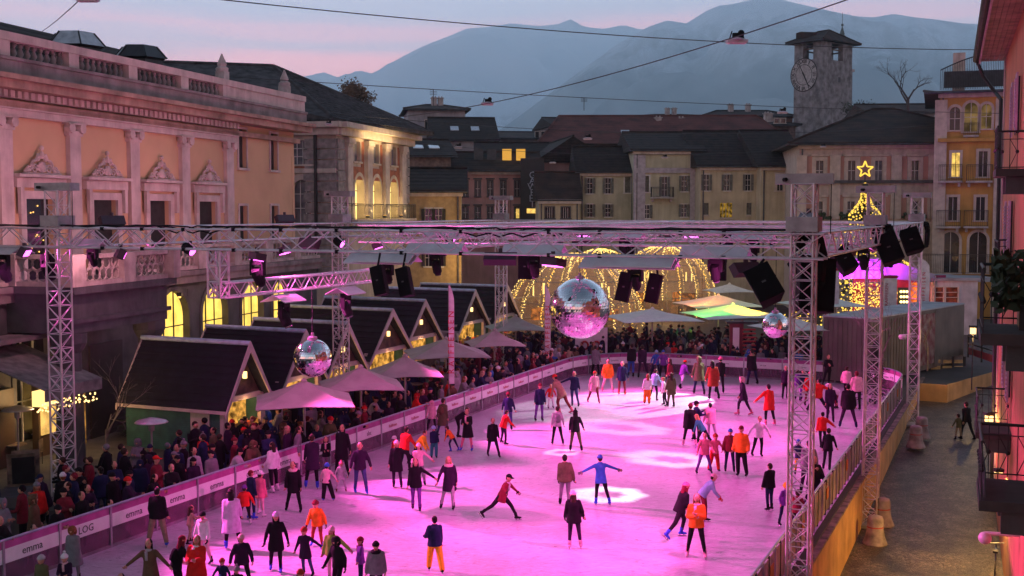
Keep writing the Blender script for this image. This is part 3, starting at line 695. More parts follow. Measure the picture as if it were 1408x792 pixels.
    o = MB(); o.tube(S.P(S.x(436), ze, .2), S.P(S.x(436), 5, .2), .11); o.build('downpipe', m_dark, t)
    C = [S.P(0, 0), F.P(0, 0), F.P(uR, 0), B3.P(uR, 0)]
    roof(t, C, ze + .06, F.z(463, 90) - ze + 0.9, 'hip', 1.0, mat('slate grey barrel tile', (.055, .05, .052), rough=.9, var=.35, scale=2), tiles=True, inset=8.5)
    # floodlights on the facade
    for px in (494, 518, 541):
        p = F.P(F.x(px), z(300), .6)
        l = point_lamp('floodlight_lamp', p + Vector((0, 0, .5)) + F.n * .3, 130, (1, .68, .28), .1)
        q = thing('floodlight', 'small floodlight on the balcony below the %s golden arch' % {494: 'left', 518: 'middle', 541: 'right'}[px], 'lamp', p, 'floodlights on the balcony')
        blk(q, 'housing', p + Vector((0, 0, .1)), (.25, .2, .15), m_dark, F.a); blk(q, 'lens', p + Vector((0, 0, .19)), (.2, .15, .03), glow('warm bulb', (1, .55, .14), 2.2), F.a)
    p = F.P(F.x(510), ze - 1.5, 1.4); l = area_lamp('cornice_light', p, F.P(F.x(510), ze, .3), 130, (1, .68, .3), 6, .2)
    for px, py in ((455, 134), (470, 140), (485, 142)):
        pass
lit_house()

# ================================================================== generic town house from picture measurements
def town_house(name, label, pxl, pxr, eave, Y, D, ang, wall, rf, rise, wins=(), kind='hip', over=.7, base=0, side=None, wk=None, swin=(), chim=(), cornice=True, axis=0, down=True, inset=None, sidewin=(), group=None):
    rise *= .6
    if kind == 'hip' and inset is None: inset = 3.5
    c = at(pxl, 290, Y); c.z = base
    F = Fac(c, R(ang)); Lu = F.x(pxr); ze = F.z(pxl, eave); t = thing(name, label, 'building', c, group)
    hs = []
    for w in wins: hs.append((F.x(w[0]), F.x(w[2]), F.z((w[0] + w[2]) / 2, w[3]), F.z((w[0] + w[2]) / 2, w[1])) + ((True,) if len(w) > 4 and w[4].get('arch') else ()))
    S0, S1 = shell(t, F, Lu, D, base - .1, ze, wall, hs)
    for w, h in zip(wins, hs):
        kw = dict(wk or {}); kw.update(w[4] if len(w) > 4 else {}); F.window(t, *h[:4], **kw)
    if cornice:
        o = MB(); F.box(o, -.15, Lu + .15, ze - .45, ze - .02, 0, .35); o.build('cornice', m_trim, t)
    C = foot(F, Lu, D); r = roof(t, C, ze + .05, rise, kind, over, rf, axis=axis, inset=inset)
    if kind == 'gable':
        for S, q in ((S0, 0), (S1, 1)):
            if not axis: o = MB(); o.prism([S.P(0, ze, -.01), S.P(D, ze, -.01), S.P(D / 2, ze + rise * (D / (D + 2 * over)), -.01)], S.n * -.2); o.build('gable_wall', wall, t)
        if axis:
            o = MB(); o.prism([F.P(0, ze, -.01), F.P(Lu, ze, -.01), F.P(Lu / 2, ze + rise * (Lu / (Lu + 2 * over)), -.01)], F.n * -.2); o.build('gable_wall', wall, t)
    if down:
        for u in (.25, Lu - .25): o = MB(); o.tube(F.P(u, base, .12), F.P(u, ze, .12), .07); o.build('downpipe', m_zinc, t)
    for px, py, h in chim: chimney(r, at(px, py, Y + D * .45), .8, h)
    return t, F, Lu, ze, S0, S1
def grid(xs, w, rows, **kw):
    return [(x - w / 2, a, x + w / 2, b, dict(kw)) for (a, b) in rows for x in xs]
p_yel = mat('yellow plaster', (.45, .33, .17), rough=.9, var=.1, kind='stain'); p_pink = mat('rose plaster', (.50, .26, .23), rough=.9, var=.1, kind='stain', scale=.6)
p_grn = mat('pale olive plaster', (.50, .48, .34), rough=.9, var=.1, kind='stain', scale=.6); p_grn2 = mat('cream olive plaster', (.56, .49, .34), rough=.9, var=.1, kind='stain', scale=.6)
p_grey = mat('grey render', (.36, .35, .37), rough=.9, var=.15, kind='stain', scale=.6); p_och = mat('deep yellow plaster', (.52, .29, .075), rough=.9, var=.1, kind='stain', scale=.6)
p_salm = mat('salmon plaster', (.46, .24, .19), rough=.9, var=.08, kind='stain', scale=.6); p_brick = mat('rough brown wall', (.2, .14, .12), rough=.9, var=.2, kind='stain')
dsh = dict(frame=.1, shut=1, shm=m_shutdark, bars=(1, 1), fm=m_wframe)
t, F, Lu, ze, S0, S1 = town_house('low_yellow_house', 'low yellow house with black shutters beside the floodlit house', 556, 634, 262, 92, 9, 2, p_yel, m_tile, 3.0,
    grid((589, 603), 9, ((287, 306), (343, 366)), **dsh) + [(632, 353, 668, 381, dict(frame=0))][:0], kind='gable', over=.5)
point_lamp('street_glow', at(640, 362, 90), 220, (1, .6, .22), .4)
gsh = dict(frame=.12, bars=(1, 1), fm=m_greystone, hood=.15)
t, F, Lu, ze, S0, S1 = town_house('pink_house', 'rose pink house with six tall windows and a vertical sign', 627, 738, 234, 128, 10, 3, p_pink, m_tile2, 3.5,
    grid((640, 657, 674, 692, 711), 6, ((249, 270), (285, 300)), **gsh) + [(709, 288, 714, 300, dict(lit=m_lit, frame=.12, bars=(0, 0)))][:0], inset=0, kind='gable')
F.blk(t, 'lit_window', F.x(709.5), F.x(714), F.z(712, 300), F.z(712, 287), .01, .05, m_lit)
for px in (697, 716):
    blk(t, 'dormer_light', at(px, 219, 131), (1.0, .8, 2.2), glow('amber light', (1, .5, .08), .75), 0)
for px in (658, 676): blk(t, 'dormer', at(px, 219, 131), (1.0, .8, 2.2), m_greystone, 0)
sg = thing('vertical_sign', 'dark vertical sign with pale letters on the corner of the pink house', 'sign', at(732, 262, 126.5))
blk(sg, 'panel', at(732, 262, 126.5), (2.5, .25, 6.8), m_dark)
for k, ch in enumerate('GAWEHT'): lettering(sg, ch, Matrix.Translation(at(732, 241 + k * 8, 126.3)) @ Matrix.Rotation(R(90), 4, 'X'), 1.0, mat('pale sign paint', (.5, .5, .55)))
blk(sg, 'lamp', at(732, 290, 126.5), (1.2, .5, .5), m_lit)
# big pink flank with the low lean-to house
c = at(738, 290, 126); tt, F, Lu, ze, S0, S1 = town_house('pink_gable_house', 'plain rose pink gable end between the pink house and the green house', 740, 834, 222, 132, 16, 8, p_pink, m_tile, 4.6, (), 'gable', axis=1, over=.4, cornice=False)
town_house('small_cream_house', 'small cream house with a steep brown roof beside the green house', 741, 797, 274, 120, 7, 2, p_grn2, m_tile2, 4.6, grid((756, 778), 12, ((285, 300),), frame=.1, shut=0, bars=(3, 0), fm=m_greystone), 'gable', over=.3)
shw = dict(frame=.1, shut=1, shm=m_shut, bars=(1, 2), fm=m_wframe)
town_house('green_house_wing', 'lower left wing of the olive green shuttered house', 797, 872, 236, 124, 9, 1.5, p_grn, m_tile, 4.6, grid((811, 836), 7, ((245, 266), (281, 298)), **shw) + [(859, 243, 867, 265, dict(frame=.15, pane=m_shut, bars=(0, 0), fm=m_wframe))], kind='gable', over=.5)
t, F, Lu, ze, S0, S1 = town_house('green_house_centre', 'taller middle part of the olive green house with a small balcony', 872, 963, 206, 122, 14, 1.5, p_grn, m_tile, 3.6,
    [(884, 242, 892, 264, dict(frame=.15, pane=m_shut, bars=(0, 0), fm=m_wframe)), (910, 243, 917, 270, shw), (937, 242, 944, 263, shw), (886, 282, 893, 300, shw), (937, 281, 944, 298, shw)], kind='gable', over=.5)
F.rails(t, F.x(894), F.x(925), F.z(910, 271), 1.0, .9); o = MB(); F.box(o, -.1, Lu + .1, F.z(915, 238), F.z(915, 231), 0, .2)
for u in (.5, Lu - .5): F.box(o, u - .6, u + .6, 0, F.z(915, 206) - .5, 0, .16)
o.build('pale_band', mat('pale lilac stone', (.42, .38, .42)), t)
town_house('cream_house', 'cream olive house with green shutters right of the taller green house', 963, 1046, 228, 119, 16, 1.5, p_grn2, m_tile, 6.5, grid((971, 999, 1028), 7, ((240, 262),), **shw) + grid((971, 1030), 7, ((279, 296),), frame=0, pane=m_shut, bars=(0, 0)) + [(990, 279, 1007, 300, dict(frame=0, pane=glow('amber strips', (1, .55, .05), .35, var=.9, scale=3), bars=(3, 0)))], kind='gable', over=.5)
town_house('cream_corner_house', 'cream corner house with pale quoins left of the pink and white house', 1046, 1104, 228, 117, 16, 1.5, p_grn2, m_tile, 6.5, [(1068, 240, 1076, 262, dict(frame=.25, bars=(1, 1)))], kind='gable', over=.5)
# pink and white palazzo
t, F, Lu, ze, S0, S1 = town_house('pink_white_palazzo', 'pink and white palazzo with pilasters behind the christmas tree', 1098, 1390, 198, 107, 20, -6, mat('white stucco', (.5, .42, .37), rough=.9, var=.08, kind='stain'), m_tile2, 6.3,
    [(x - 5, a, x + 5, b, dict(frame=.35, fm=m_trim, hood=.18, bars=(1, 1), **({'pane': m_curtain} if x == 1207 else {}))) for x in (1126, 1170, 1207, 1257) for a, b in ((221, 248), (277, 300))], over=1.1, inset=11)
F_ = F
for a, b in ((1107, 1117), (1134, 1141), (1153, 1161), (1182, 1198), (1216, 1226), (1237, 1246), (1268, 1278)):
    for c0, c1 in ((215, 247), (268, 302)): F.blk(t, 'pink_panel', F.x(a), F.x(b), F.z(a, c1), F.z(a, c0), .001, .05, p_salm)
for x in (1101, 1147, 1231, 1282): F.blk(t, 'pilaster', F.x(x) - .45, F.x(x) + .45, 8.5, ze - 1.0, 0, .22, m_trim)
F.blk(t, 'string_course', -.1, F.x(1290), F.z(1190, 252), F.z(1190, 248), 0, .5, m_greystone)
for x in (1126, 1170, 1257):
    o = MB()
    for k in range(26): o.ball(F.P(F.x(x) + random.uniform(-1, 1), F.z(x, 301) + random.uniform(0, .5), .25), random.uniform(.08, .2), 5, 4)
    o.build('window_box', mat('dark plants', (.03, .05, .02)), t)
# yellow house
m_yw = dict(frame=.22, fm=m_trim, bars=(1, 0))
t, F, Lu, ze, S0, S1 = town_house('yellow_house', 'tall yellow house with three arched windows and iron balconies', 1289, 1392, 128, 103, 14, -19.5, p_och, m_greystone, .5,
    [(1303, 147, 1317, 179, dict(m_yw, arch=True, bars=(1, 1))), (1323, 141, 1341, 181, dict(m_yw, arch=True, bars=(1, 1), pane=glow('dim room', (.9, .55, .2), .25, var=.8, scale=.9))), (1346, 143, 1360, 177, dict(m_yw, arch=True, bars=(1, 1), pane=glow('dim room', (.9, .55, .2), .25))),
     (1307, 210, 1318, 243, dict(m_yw, lit=m_lit)), (1344, 208, 1356, 243, m_yw), (1304, 271, 1316, 303, m_yw), (1342, 271, 1354, 303, m_yw), (1296, 319, 1320, 375, dict(m_yw, arch=True)), (1334, 319, 1358, 375, dict(m_yw, arch=True))], over=1.3, inset=3)
for a, b, z in ((1289, 1322, 249), (1327, 1363, 249), (1287, 1321, 311), (1325, 1359, 311)): F.rails(t, F.x(a), F.x(b), F.z(a, z), 1.35, 1.0)
F.rails(t, F.x(1322), F.x(1343), F.z(1330, 186), 1.0, .5)
F.rails(t, F.x(1268), F.x(1366), F.z(1300, 374), 1.6, 2.2, slab=False)
for x in (1291, 1374): F.blk(t, 'pilaster', F.x(x) - .5, F.x(x) + .5, 0, ze - .6, 0, .2, m_trim)
F.blk(t, 'string_course', -.1, Lu, F.z(1330, 195), F.z(1330, 190), 0, .5, p_och)
o = MB()
for k in range(44): o.tube(F.P(Lu * k / 44, ze + .3, -.5), F.P(Lu * k / 44, ze + 2.0 + 1.2 * math.sin(min(1, k / 30) * 1.57), -.5), .02, seg=4)
for k in range(43): o.tube(F.P(Lu * k / 44, ze + 2.0 + 1.2 * math.sin(min(1, k / 30) * 1.57), -.5), F.P(Lu * (k + 1) / 44, ze + 2.0 + 1.2 * math.sin(min(1, (k + 1) / 30) * 1.57), -.5), .05, seg=4)
o.build('roof_railing', m_iron, t); F.blk(t, 'roof_screen', .3, Lu, ze + .5, ze + 1.9, -1.0, -.9, mat('grey mesh screen', (.06, .065, .075)))
F.blk(t, 'attic', 1, 2, ze + .3, ze + 3.6, -3, -2, m_trim)
# rooftops behind
rows = [('grey_block_house', 'plain grey house with a low hipped roof high on the left skyline', 562, 640, 150, 168, 12, 8, p_grey, m_tile2, 1.8, 'hip', ((585, 165, 590, 178), (597, 165, 602, 178))),
        ('dark_roofed_house', 'grey house with skylights in its black roof below the left skyline', 598, 680, 192, 158, 14, 6, p_grey, m_tile, 5.6, 'gable', ()),
        ('tin_sided_house', 'pale blue grey gabled house behind the low yellow house', 590, 640, 222, 152, 8, 30, mat('pale tin cladding', (.28, .31, .34), rough=.6), m_tile, 3, 'hip', ()),
        ('terrace_house', 'low terraced house with a lit room behind the low yellow house', 560, 626, 243, 140, 8, 2, p_brick, m_tile2, 2.2, 'hip', ((567, 223, 576, 234),)),
        ('brown_gable_house', 'brown roofed house behind the pink gable house', 680, 772, 190, 175, 16, 5, p_grey, m_tile2, 2.3, 'gable', ((736, 181, 741, 192), (744, 181, 749, 192))),
        ('skyline_gable_house', 'small grey gabled house with two skylights on the skyline', 762, 838, 172, 190, 12, 12, p_grey, m_tile, 2.6, 'gable', ()),
        ('long_red_roof_house', 'long house under a wide red tiled roof', 740, 1092, 205, 150, 22, -1, p_pink, m_red_tile, 8.2, 'hip', ()),
        ('hilltop_house', 'brown roofed house on the skyline above the red roof', 882, 965, 160, 210, 14, 0, p_yel, m_tile2, 1.3, 'hip', ()),
        ('flat_roofed_house', 'dark red house with chimneys left of the clock tower', 968, 1088, 160, 190, 12, 0, p_brick, m_tile, 2.2, 'hip', ()),
        ('tower_side_house', 'low dark house directly left of the clock tower', 1030, 1092, 172, 165, 12, 0, p_brick, m_tile, 1.5, 'hip', ((1063, 163, 1069, 169), (1072, 163, 1078, 169))),
        ('right_gable_house', 'dark gabled house right of the clock tower', 1196, 1282, 155, 150, 14, -4, p_grey, m_tile2, 2.6, 'gable', ()),
        ('left_back_house', 'house with brown roof behind the floodlit house', 556, 620, 214, 125, 14, 10, p_brick, m_tile, 3.4, 'gable', ()),
        ('dark_back_house', 'dark roofed house behind the pink house', 660, 800, 222, 140, 14, 2, p_brick, m_tile, 4.2, 'gable', ()),
        ('wide_back_house', 'wide dark roofed house behind the green house', 800, 1060, 222, 135, 12, 0, p_grey, m_tile2, 3.6, 'gable', ())]
for nm, lb, a, b, ev, Y, D, an, wl, rf, rs, kd, ww in rows:
    t, F, Lu, ze, S0, S1 = town_house(nm, lb, a, b, ev, Y, D, an, wl, rf, rs, [(*w, dict(frame=.1, bars=(0, 0), **({'lit': m_lit} if nm in ('terrace_house',) else {}))) for w in ww], kd, cornice=False, down=False)
    r = [c_ for c_ in t.children if c_.name.startswith('roof')][0]
    if nm in ('dark_roofed_house', 'skyline_gable_house', 'long_red_roof_house', 'left_back_house', 'wide_back_house'):
        for q in range(2):
            u = Lu * (.35 + .35 * q); sl = math.atan2(rs * .6, D / 2 + .7)
            k = .45; p = F.P(u, ze + .1 + rs * .6 * k, .7 - (D / 2 + .7) * k) + Vector((0, 0, .06))
            blk(r, 'skylight', p, (1.1, 1.5, .12), mat('skylight glass', (.5, .56, .62), rough=.1, spec=1), M=Matrix.Rotation(F.a, 3, 'Z') @ Matrix.Rotation(sl, 3, 'X'))
    if kd == 'hip' and Y > 134:
        for q in range(2): chimney(r, F.P(Lu * random.uniform(.3, .7), ze + rs * .6 * .66, -D * random.uniform(.4, .48)), .7, 1.3)
def antenna(px, py, Y, h):
    p = at(px, py, Y); t = thing('tv_antenna', 'thin television aerial on the skyline at %s' % ('the grey house' if px < 700 else 'the small gabled house'), 'antenna', p)
    rod(t, 'mast', p, p + Vector((0, 0, h)), .05, m_iron)
    for k in range(4): rod(t, 'element', p + Vector((-.5, 0, h * (.7 + .09 * k))), p + Vector((.5, 0, h * (.7 + .09 * k))), .03, m_iron)
antenna(596, 148, 170, 2.6); antenna(803, 152, 190, 2.0)
# ================================================================== clock tower
def tower():
    c = at(1126, 290, 178); c.z = 0
    # two visible faces: left face toward the camera-left, right face receding
    FL = Fac((c.x - 5.0, c.y + 2.6), R(-24)); wl = 4.9; wl = 5.0
    m_tw = mat('tower rubble stone', (.24, .24, .245), rough=.95, var=.25, kind='stain', bscale=2.2, bump=1, scale=1.2)
    # corner positions from the picture
    A = at(1089, 290, 182); B = at(1126, 290, 178); C = at(1168, 290, 183.5); A.z = B.z = C.z = 0; D_ = A + (C - B)
    t = thing('clock_tower', 'old grey stone bell tower with a roman numeral clock face', 'tower', B)
    zt = at(1126, 55, 178).z; zo0 = at(1126, 80, 178).z; zo1 = at(1126, 56, 178).z
    def fac(P, Q): return Fac((P.x, P.y), math.atan2(Q.y - P.y, Q.x - P.x)), (Q - P).length
    fs = []
    for P, Q in ((A, B), (B, C), (C, D_), (D_, A)):
        F, Ln = fac(P, Q); F.wall(t, 0, Ln, 0, zt, [(Ln * .32, Ln * .70, zo0, zo1 - .1)], m_tw, depth=.9); fs.append((F, Ln))
    F0, L0 = fs[0]; F1, L1 = fs[1]
    for F, Ln in fs: F.blk(t, 'beam', Ln * .32, Ln * .7, zo0 + (zo1 - zo0) * .6, zo0 + (zo1 - zo0) * .68, -.6, -.4, m_timber)
    o = MB(); o.lathe([(.1, 0), (.75, 0), (.6, .3), (.45, .9), (.2, 1.1), (.1, 1.15)], (B + D_) / 2 + Vector((0, 0, zo0 + .4)), 10); o.build('bell', mat('bronze', (.08, .06, .04), metal=.7, rough=.5), t)
    roof(t, [A, B, C, D_], zt + .1, 1.9, 'hip', 1.0, m_tile2)
    p = (B + D_) / 2; blk(t, 'roof_hatch', Vector((A.x * .6 + p.x * .4, A.y * .6 + p.y * .4, zt + 1.2)), (2.6, 1.6, 1.0), m_tile2, .2)
    o = MB(); q = at(1158, 48, 184); o.lathe([(.55, -1.4), (.6, -.2), (.3, 0), (.4, .1), (.05, 1.3)], q, 8); o.ball(q + Vector((0, 0, 1.5)), .2); o.build('turret', mat('verdigris', (.12, .16, .15)), t)
    rod(t, 'lightning_rod', q + Vector((0, 0, 1.6)), q + Vector((0, 0, 3.4)), .03, m_iron)
    z = at(1110, 250, 178).z
    F1.blk(t, 'stair_turret', L1 - .2, L1 + 1.1, 0, at(1172, 97, 183).z, -3, -.6, m_tw); F1.blk(t, 'turret_cap', L1 - .4, L1 + 1.4, at(1172, 97, 183).z, at(1172, 95, 183).z + .15, -3.2, -.4, m_stone)
    o = MB(); F1.box(o, L1 * .55, L1 * .62, at(1140, 112, 180).z, at(1140, 105, 180).z, -.01, .02); o.build('slit_window', m_dark, t)
    # clock: ring, twelve numerals, hands
    cu, cz = F0.uz(1105.5, 103); r = 2.45; m_ck = mat('black clock iron', (.02, .02, .022)); m_face = mat('clock plaster', (.42, .41, .40), rough=.9, var=.15, kind='stain')
    o = MB(); n = 36
    o.prism([F0.P(cu + r * math.cos(2 * math.pi * k / n), cz + r * math.sin(2 * math.pi * k / n), .0) for k in range(n)], F0.n * .05); f = o.build('clock_face', m_face, t)
    for R0 in (r, r * .62):
        o = MB()
        for k in range(n):
            a0, a1 = 2 * math.pi * k / n, 2 * math.pi * (k + 1) / n
            o.tube(F0.P(cu + R0 * math.cos(a0), cz + R0 * math.sin(a0), .06), F0.P(cu + R0 * math.cos(a1), cz + R0 * math.sin(a1), .06), .06 if R0 == r else .035, seg=4)
        o.build('clock_ring', m_ck, f)
    for k, s in enumerate(['XII', 'I', 'II', 'III', 'IIII', 'V', 'VI', 'VII', 'VIII', 'IX', 'X', 'XI']):
        a = math.pi / 2 - math.pi * k / 6
        M = Matrix.Translation(F0.P(cu + r * .81 * math.cos(a), cz + r * .81 * math.sin(a), .07)) @ Matrix.Rotation(F0.a, 4, 'Z') @ Matrix.Rotation(R(90), 4, 'X') @ Matrix.Rotation(a - math.pi / 2, 4, 'Z')
        lettering(f, s, M, .85 if len(s) < 4 else .7, m_ck, .03, 'numeral')
    for an, ln, w in ((R(118), 1.95, .07), (R(-62), 1.9, .12)):
        o = MB(); d = F0.u * math.cos(an) + Vector((0, 0, math.sin(an))); q = F0.P(cu, cz, .1); o.tube(q - d * .4, q + d * ln, w, w * .5, seg=4); o.build('clock_hand', m_ck, f)
tower()

# ================================================================== truss rig
m_alu = mat('truss aluminium', (.66, .60, .63), rough=.4, metal=.5, var=.1, scale=4)
m_alud = mat('grey steel', (.3, .3, .31), rough=.45, metal=.5, var=.15)
m_case = mat('black lamp casing', (.008, .008, .009), rough=.8, var=.2, spec=.2)
m_cover = mat('white rain cover', (.62, .62, .64), rough=.35, var=.06, spec=.6)
TW = .58
def truss(t, p0, p1, w=TW, side=None, parts=True, r=.033, rb=.018, cross=False, bay=None):
    p0, p1 = Vector(p0), Vector(p1); d = (p1 - p0); Ln = d.length; d.normalize()
    s = (side or Vector((0, 0, 1)).cross(d)).normalized(); u = d.cross(s).normalized()
    cs = [(s * a + u * b) * (w / 2) for a, b in ((-1, -1), (1, -1), (1, 1), (-1, 1))]
    if parts:
        for c in cs: rod(t, 'chord', p0 + c, p1 + c, r, m_alu)
    n = max(2, round(Ln / (bay or w))); mb = MB()
    for k in range(n):
        a, b = p0 + d * (Ln * k / n), p0 + d * (Ln * (k + 1) / n)
        for q in range(4):
            c0, c1 = cs[q], cs[(q + 1) % 4]
            if (k + q) % 2: c0, c1 = c1, c0
            L_ = [(a + c0, b + c1)]
            if cross and k % 2 == 0: L_.append((a + c1, b + c0))
            if cross: L_.append((b + c0, b + c1))
            for x0, x1 in L_:
                if parts: rod(t, 'brace', x0, x1, rb, m_alu)
                else: mb.tube(x0, x1, rb, seg=4, cap=False)
    if not parts:
        for c in cs: mb.tube(p0 + c, p1 + c, r, seg=5)
        mb.build('truss_frame', m_alu, t)
ZB0 = H - 1.11; ZT0 = ZB0 + TW; ZM = (ZB0 + ZT0) / 2
LC = [(28.3, -27.4), (44.8, -27.4), (62.2, -27.4)]; RC = [(28.2, -4.72), (42.6, -4.72), (59.5, -4.72)]
WH = ('nearest', 'middle', 'farthest')
for side, cols in (('left', LC), ('right', RC)):
    for k, (t_, n_) in enumerate(cols):
        p = rk(t_, n_); zg = 0 if side == 'left' else street_z(p.y); b = Vector((p.x, p.y, zg))
        t = thing('truss_tower', '%s lattice truss tower on the %s side of the rink' % (WH[k], side), 'truss tower', b, 'truss towers around the rink')
        zt = H + .62; S = rk(0, 1)
        truss(t, b + Vector((0, 0, .1)), (b.x, b.y, zt), side=S, cross=True, parts=True, bay=.44 if k < 2 else .6, rb=.014, w=.5)
        blk(t, 'base_plate', b + Vector((0, 0, .05)), (1.0, 1.0, .1), m_alud, RKA)
        blk(t, 'sleeve_block', (b.x, b.y, ZT0 + .22), (.72, .72, .34), m_alud, RKA)
        h = blk(t, 'head_block', (b.x, b.y, zt + .12), (1.3, .46, .24), m_alud, RKA if k else RKA + .1)
        for s in (-1, 1): rod(t, 'pulley', (b.x + s * .5, b.y - .26, zt + .1), (b.x + s * .5, b.y + .26, zt + .1), .05, m_case)
        rod(t, 'hoist_chain', (b.x + S.x * .6, b.y + S.y * .6, ZT0), (b.x + S.x * .6, b.y + S.y * .6, zt), .012, m_case)
def beam(label, a, b, parts=True, z=ZM, name='truss_beam', w=TW, ext=(0, 0)):
    p, q = rk(*a, z), rk(*b, z); d = (q - p).normalized(); p = p - d * ext[0]; q = q + d * ext[1]
    t = thing(name, label, 'truss beam', (p + q) / 2, 'truss beams over the rink'); truss(t, p, q, w, parts=parts, bay=.82 if parts else .9)
    return t
beam('front truss beam crossing the whole rink nearest the camera', LC[0], RC[0], ext=(9, .5))
beam('right truss beam from the nearest to the middle right tower', RC[0], RC[1])
beam('right truss beam from the middle to the farthest right tower', RC[1], RC[2])
beam('left truss beam from the nearest to the middle left tower', LC[0], LC[1])
beam('left truss beam from the middle to the farthest left tower', LC[1], LC[2], False)
beam('second cross beam between the middle truss towers', LC[1], RC[1])
beam('far cross beam between the farthest truss towers', LC[2], RC[2], False)
mid0 = (28.25, -16.0); mid2 = (61, -16.0)
beam('lengthwise truss beam over the middle of the rink', mid0, mid2, False)
beam('extra cross beam just behind the second cross beam', (51, -26), (51, -6), False, z=ZM - .1)
beam('lengthwise truss beam above the left half of the ice', (37.4, -21.4), (61, -21.4), False); beam('cross beam just behind the far lengthwise beams', (56, -21.4), (56, -5), False, z=ZM - .02); beam('short cross beam between front and second cross beams', (36.5, -21.4), (36.5, -5), False, z=ZM + .02)
# the low sub truss on a drop at the left
zl = at(400, 395, 36).z
t = thing('low_truss', 'low pink lit truss hung from a short drop truss above the left barrier', 'truss beam', rk(32, -21.4, zl))
truss(t, rk(28.3, -21.4, ZB0), rk(28.3, -21.4, zl - .2), .42, side=rk(0, 1), cross=True, bay=.42)
truss(t, rk(28.3, -21.4, zl), rk(37.4, -21.4, zl), .42, bay=.42)
# white rain-cover sheets, lamps and speakers
def moving_light(p, rz, tilt, label, cover=(1.5, .9), s=1.0, drop=.0, group='covered stage lights under the truss'):
    p = Vector(p); t = thing('stage_light', label, 'stage light', p, group); Z = Matrix.Rotation(rz, 3, 'Z')
    if cover:
        w, d = cover; o = MB()
        a = [Z @ Vector(v) + p for v in ((-w / 2, -d / 2, -.22), (w / 2, -d / 2, -.22), (w / 2, 0, .0), (-w / 2, 0, 0), (w / 2, d / 2, -.22), (-w / 2, d / 2, -.22))]
        up = Vector((0, 0, .03)); o.raw(a + [v + up for v in a], [(3, 2, 1, 0), (6, 7, 8, 9), (5, 4, 2, 3), (9, 8, 10, 11), (0, 1, 7, 6), (4, 5, 11, 10), (1, 2, 8, 7), (2, 4, 10, 8), (0, 6, 9, 3), (3, 9, 11, 5)]); o.build('rain_cover', m_cover, t)
    o = MB(); o.box(p + Vector((0, 0, -.3)), (.42 * s, .3 * s, .2), Z); o.build('base', m_case, t)
    for sg in (-1, 1): blk(t, 'yoke', p + Z @ Vector((sg * .24 * s, 0, -.3 - .25 * s)), (.06, .16, .5 * s), m_case, M=Z)
    M = Z @ Matrix.Rotation(tilt, 3, 'X'); o = MB(); o.lathe([(.12 * s, -.42 * s), (.2 * s, -.3 * s), (.21 * s, .1 * s), (.17 * s, .26 * s)], p + Vector((0, 0, -.3 - .5 * s)), 12, M); o.build('head', m_case, t)
    o = MB(); o.lathe([(.15 * s, -.44 * s), (.15 * s, -.425 * s)], p + Vector((0, 0, -.3 - .5 * s)), 12, M); o.build('lens', mat('lamp lens', (.12, .1, .14), rough=.08, spec=1), t)
    return t
def front_pt(px, dz=0.0, t0=28.25):       # a point under the front beam at a picture column
    best = min((abs((rk(t0, n / 20).x / rk(t0, n / 20).y) - (px - 704) / FPX), n / 20) for n in range(-760, -80)); p = rk(t0, best[1]); p.z = ZB0 + dz; return p
for k, (px, w, lb) in enumerate(((532, 3.4, 'pair of black moving lights under a long white cover right of the middle left tower'), (875, 4.0, 'pair of black moving lights under a long white cover above the big mirror ball'))):
    p = front_pt(px, -.05)
    t = moving_light(p, RKA, .45, lb, (w * .5, .8), .55)
    blk(t, 'sheet', p + rk(0, -.2, -.13), (w * .62, .55, .03), m_cover, M=Matrix.Rotation(RKA, 3, 'Z') @ Matrix.Rotation(R(28), 3, 'X'))
m_wash = glow('magenta lamp face', (1, .14, .85), 4)
MAG = (1.0, .085, .55)
m_house = mat('lamp housing', (.05, .02, .04), rough=.5)
def wash(px, lb, p=None, aim=(40, -14), power=900, sz=(.75, .2), py=None, dist=None, spread=115):
    p = p or front_pt(px, -.22); tg = rk(*aim)
    t = thing('led_wash_lamp', lb, 'stage light', p, 'lit magenta wash lamps on the truss')
    d = (tg - p).normalized(); q = d.to_track_quat('-Z', 'Y').to_matrix()
    blk(t, 'housing', p - d * .12, (sz[0] + .1, sz[1] + .1, .2), m_house, M=q); blk(t, 'lens', p + d * -.01, (sz[0], sz[1], .02), m_wash, M=q)
    blk(t, 'bracket', p - d * .1 + Vector((0, 0, .16)), (.1, .1, .26), m_house)
    l = area_lamp('wash_light', p + d * .02, tg, power, MAG, *sz, spread); m = l.matrix_basis.copy(); l.parent = t; l.location = Vector(l.location) - Vector(t.location)
    return t
P0 = 105; KEY = 31000
wash(38, 'bright magenta wash lamp at the far left end of the front beam', aim=(36, -17), power=P0 * .9)
wash(170, 'magenta wash lamp under the front beam right of the nearest left tower', aim=(40, -14), power=P0)
wash(430, 'small magenta wash lamp inside the front beam', aim=(48, -12), power=P0, p=front_pt(430, .1, 30))
wash(688, 'bright magenta wash lamp under the front beam left of the big mirror ball', aim=(34, -14), power=P0 * 1.1)
wash(1022, 'tilted magenta wash lamp beside the big speaker at the nearest right tower', aim=(34, -16), power=P0, p=front_pt(1022, -.35))
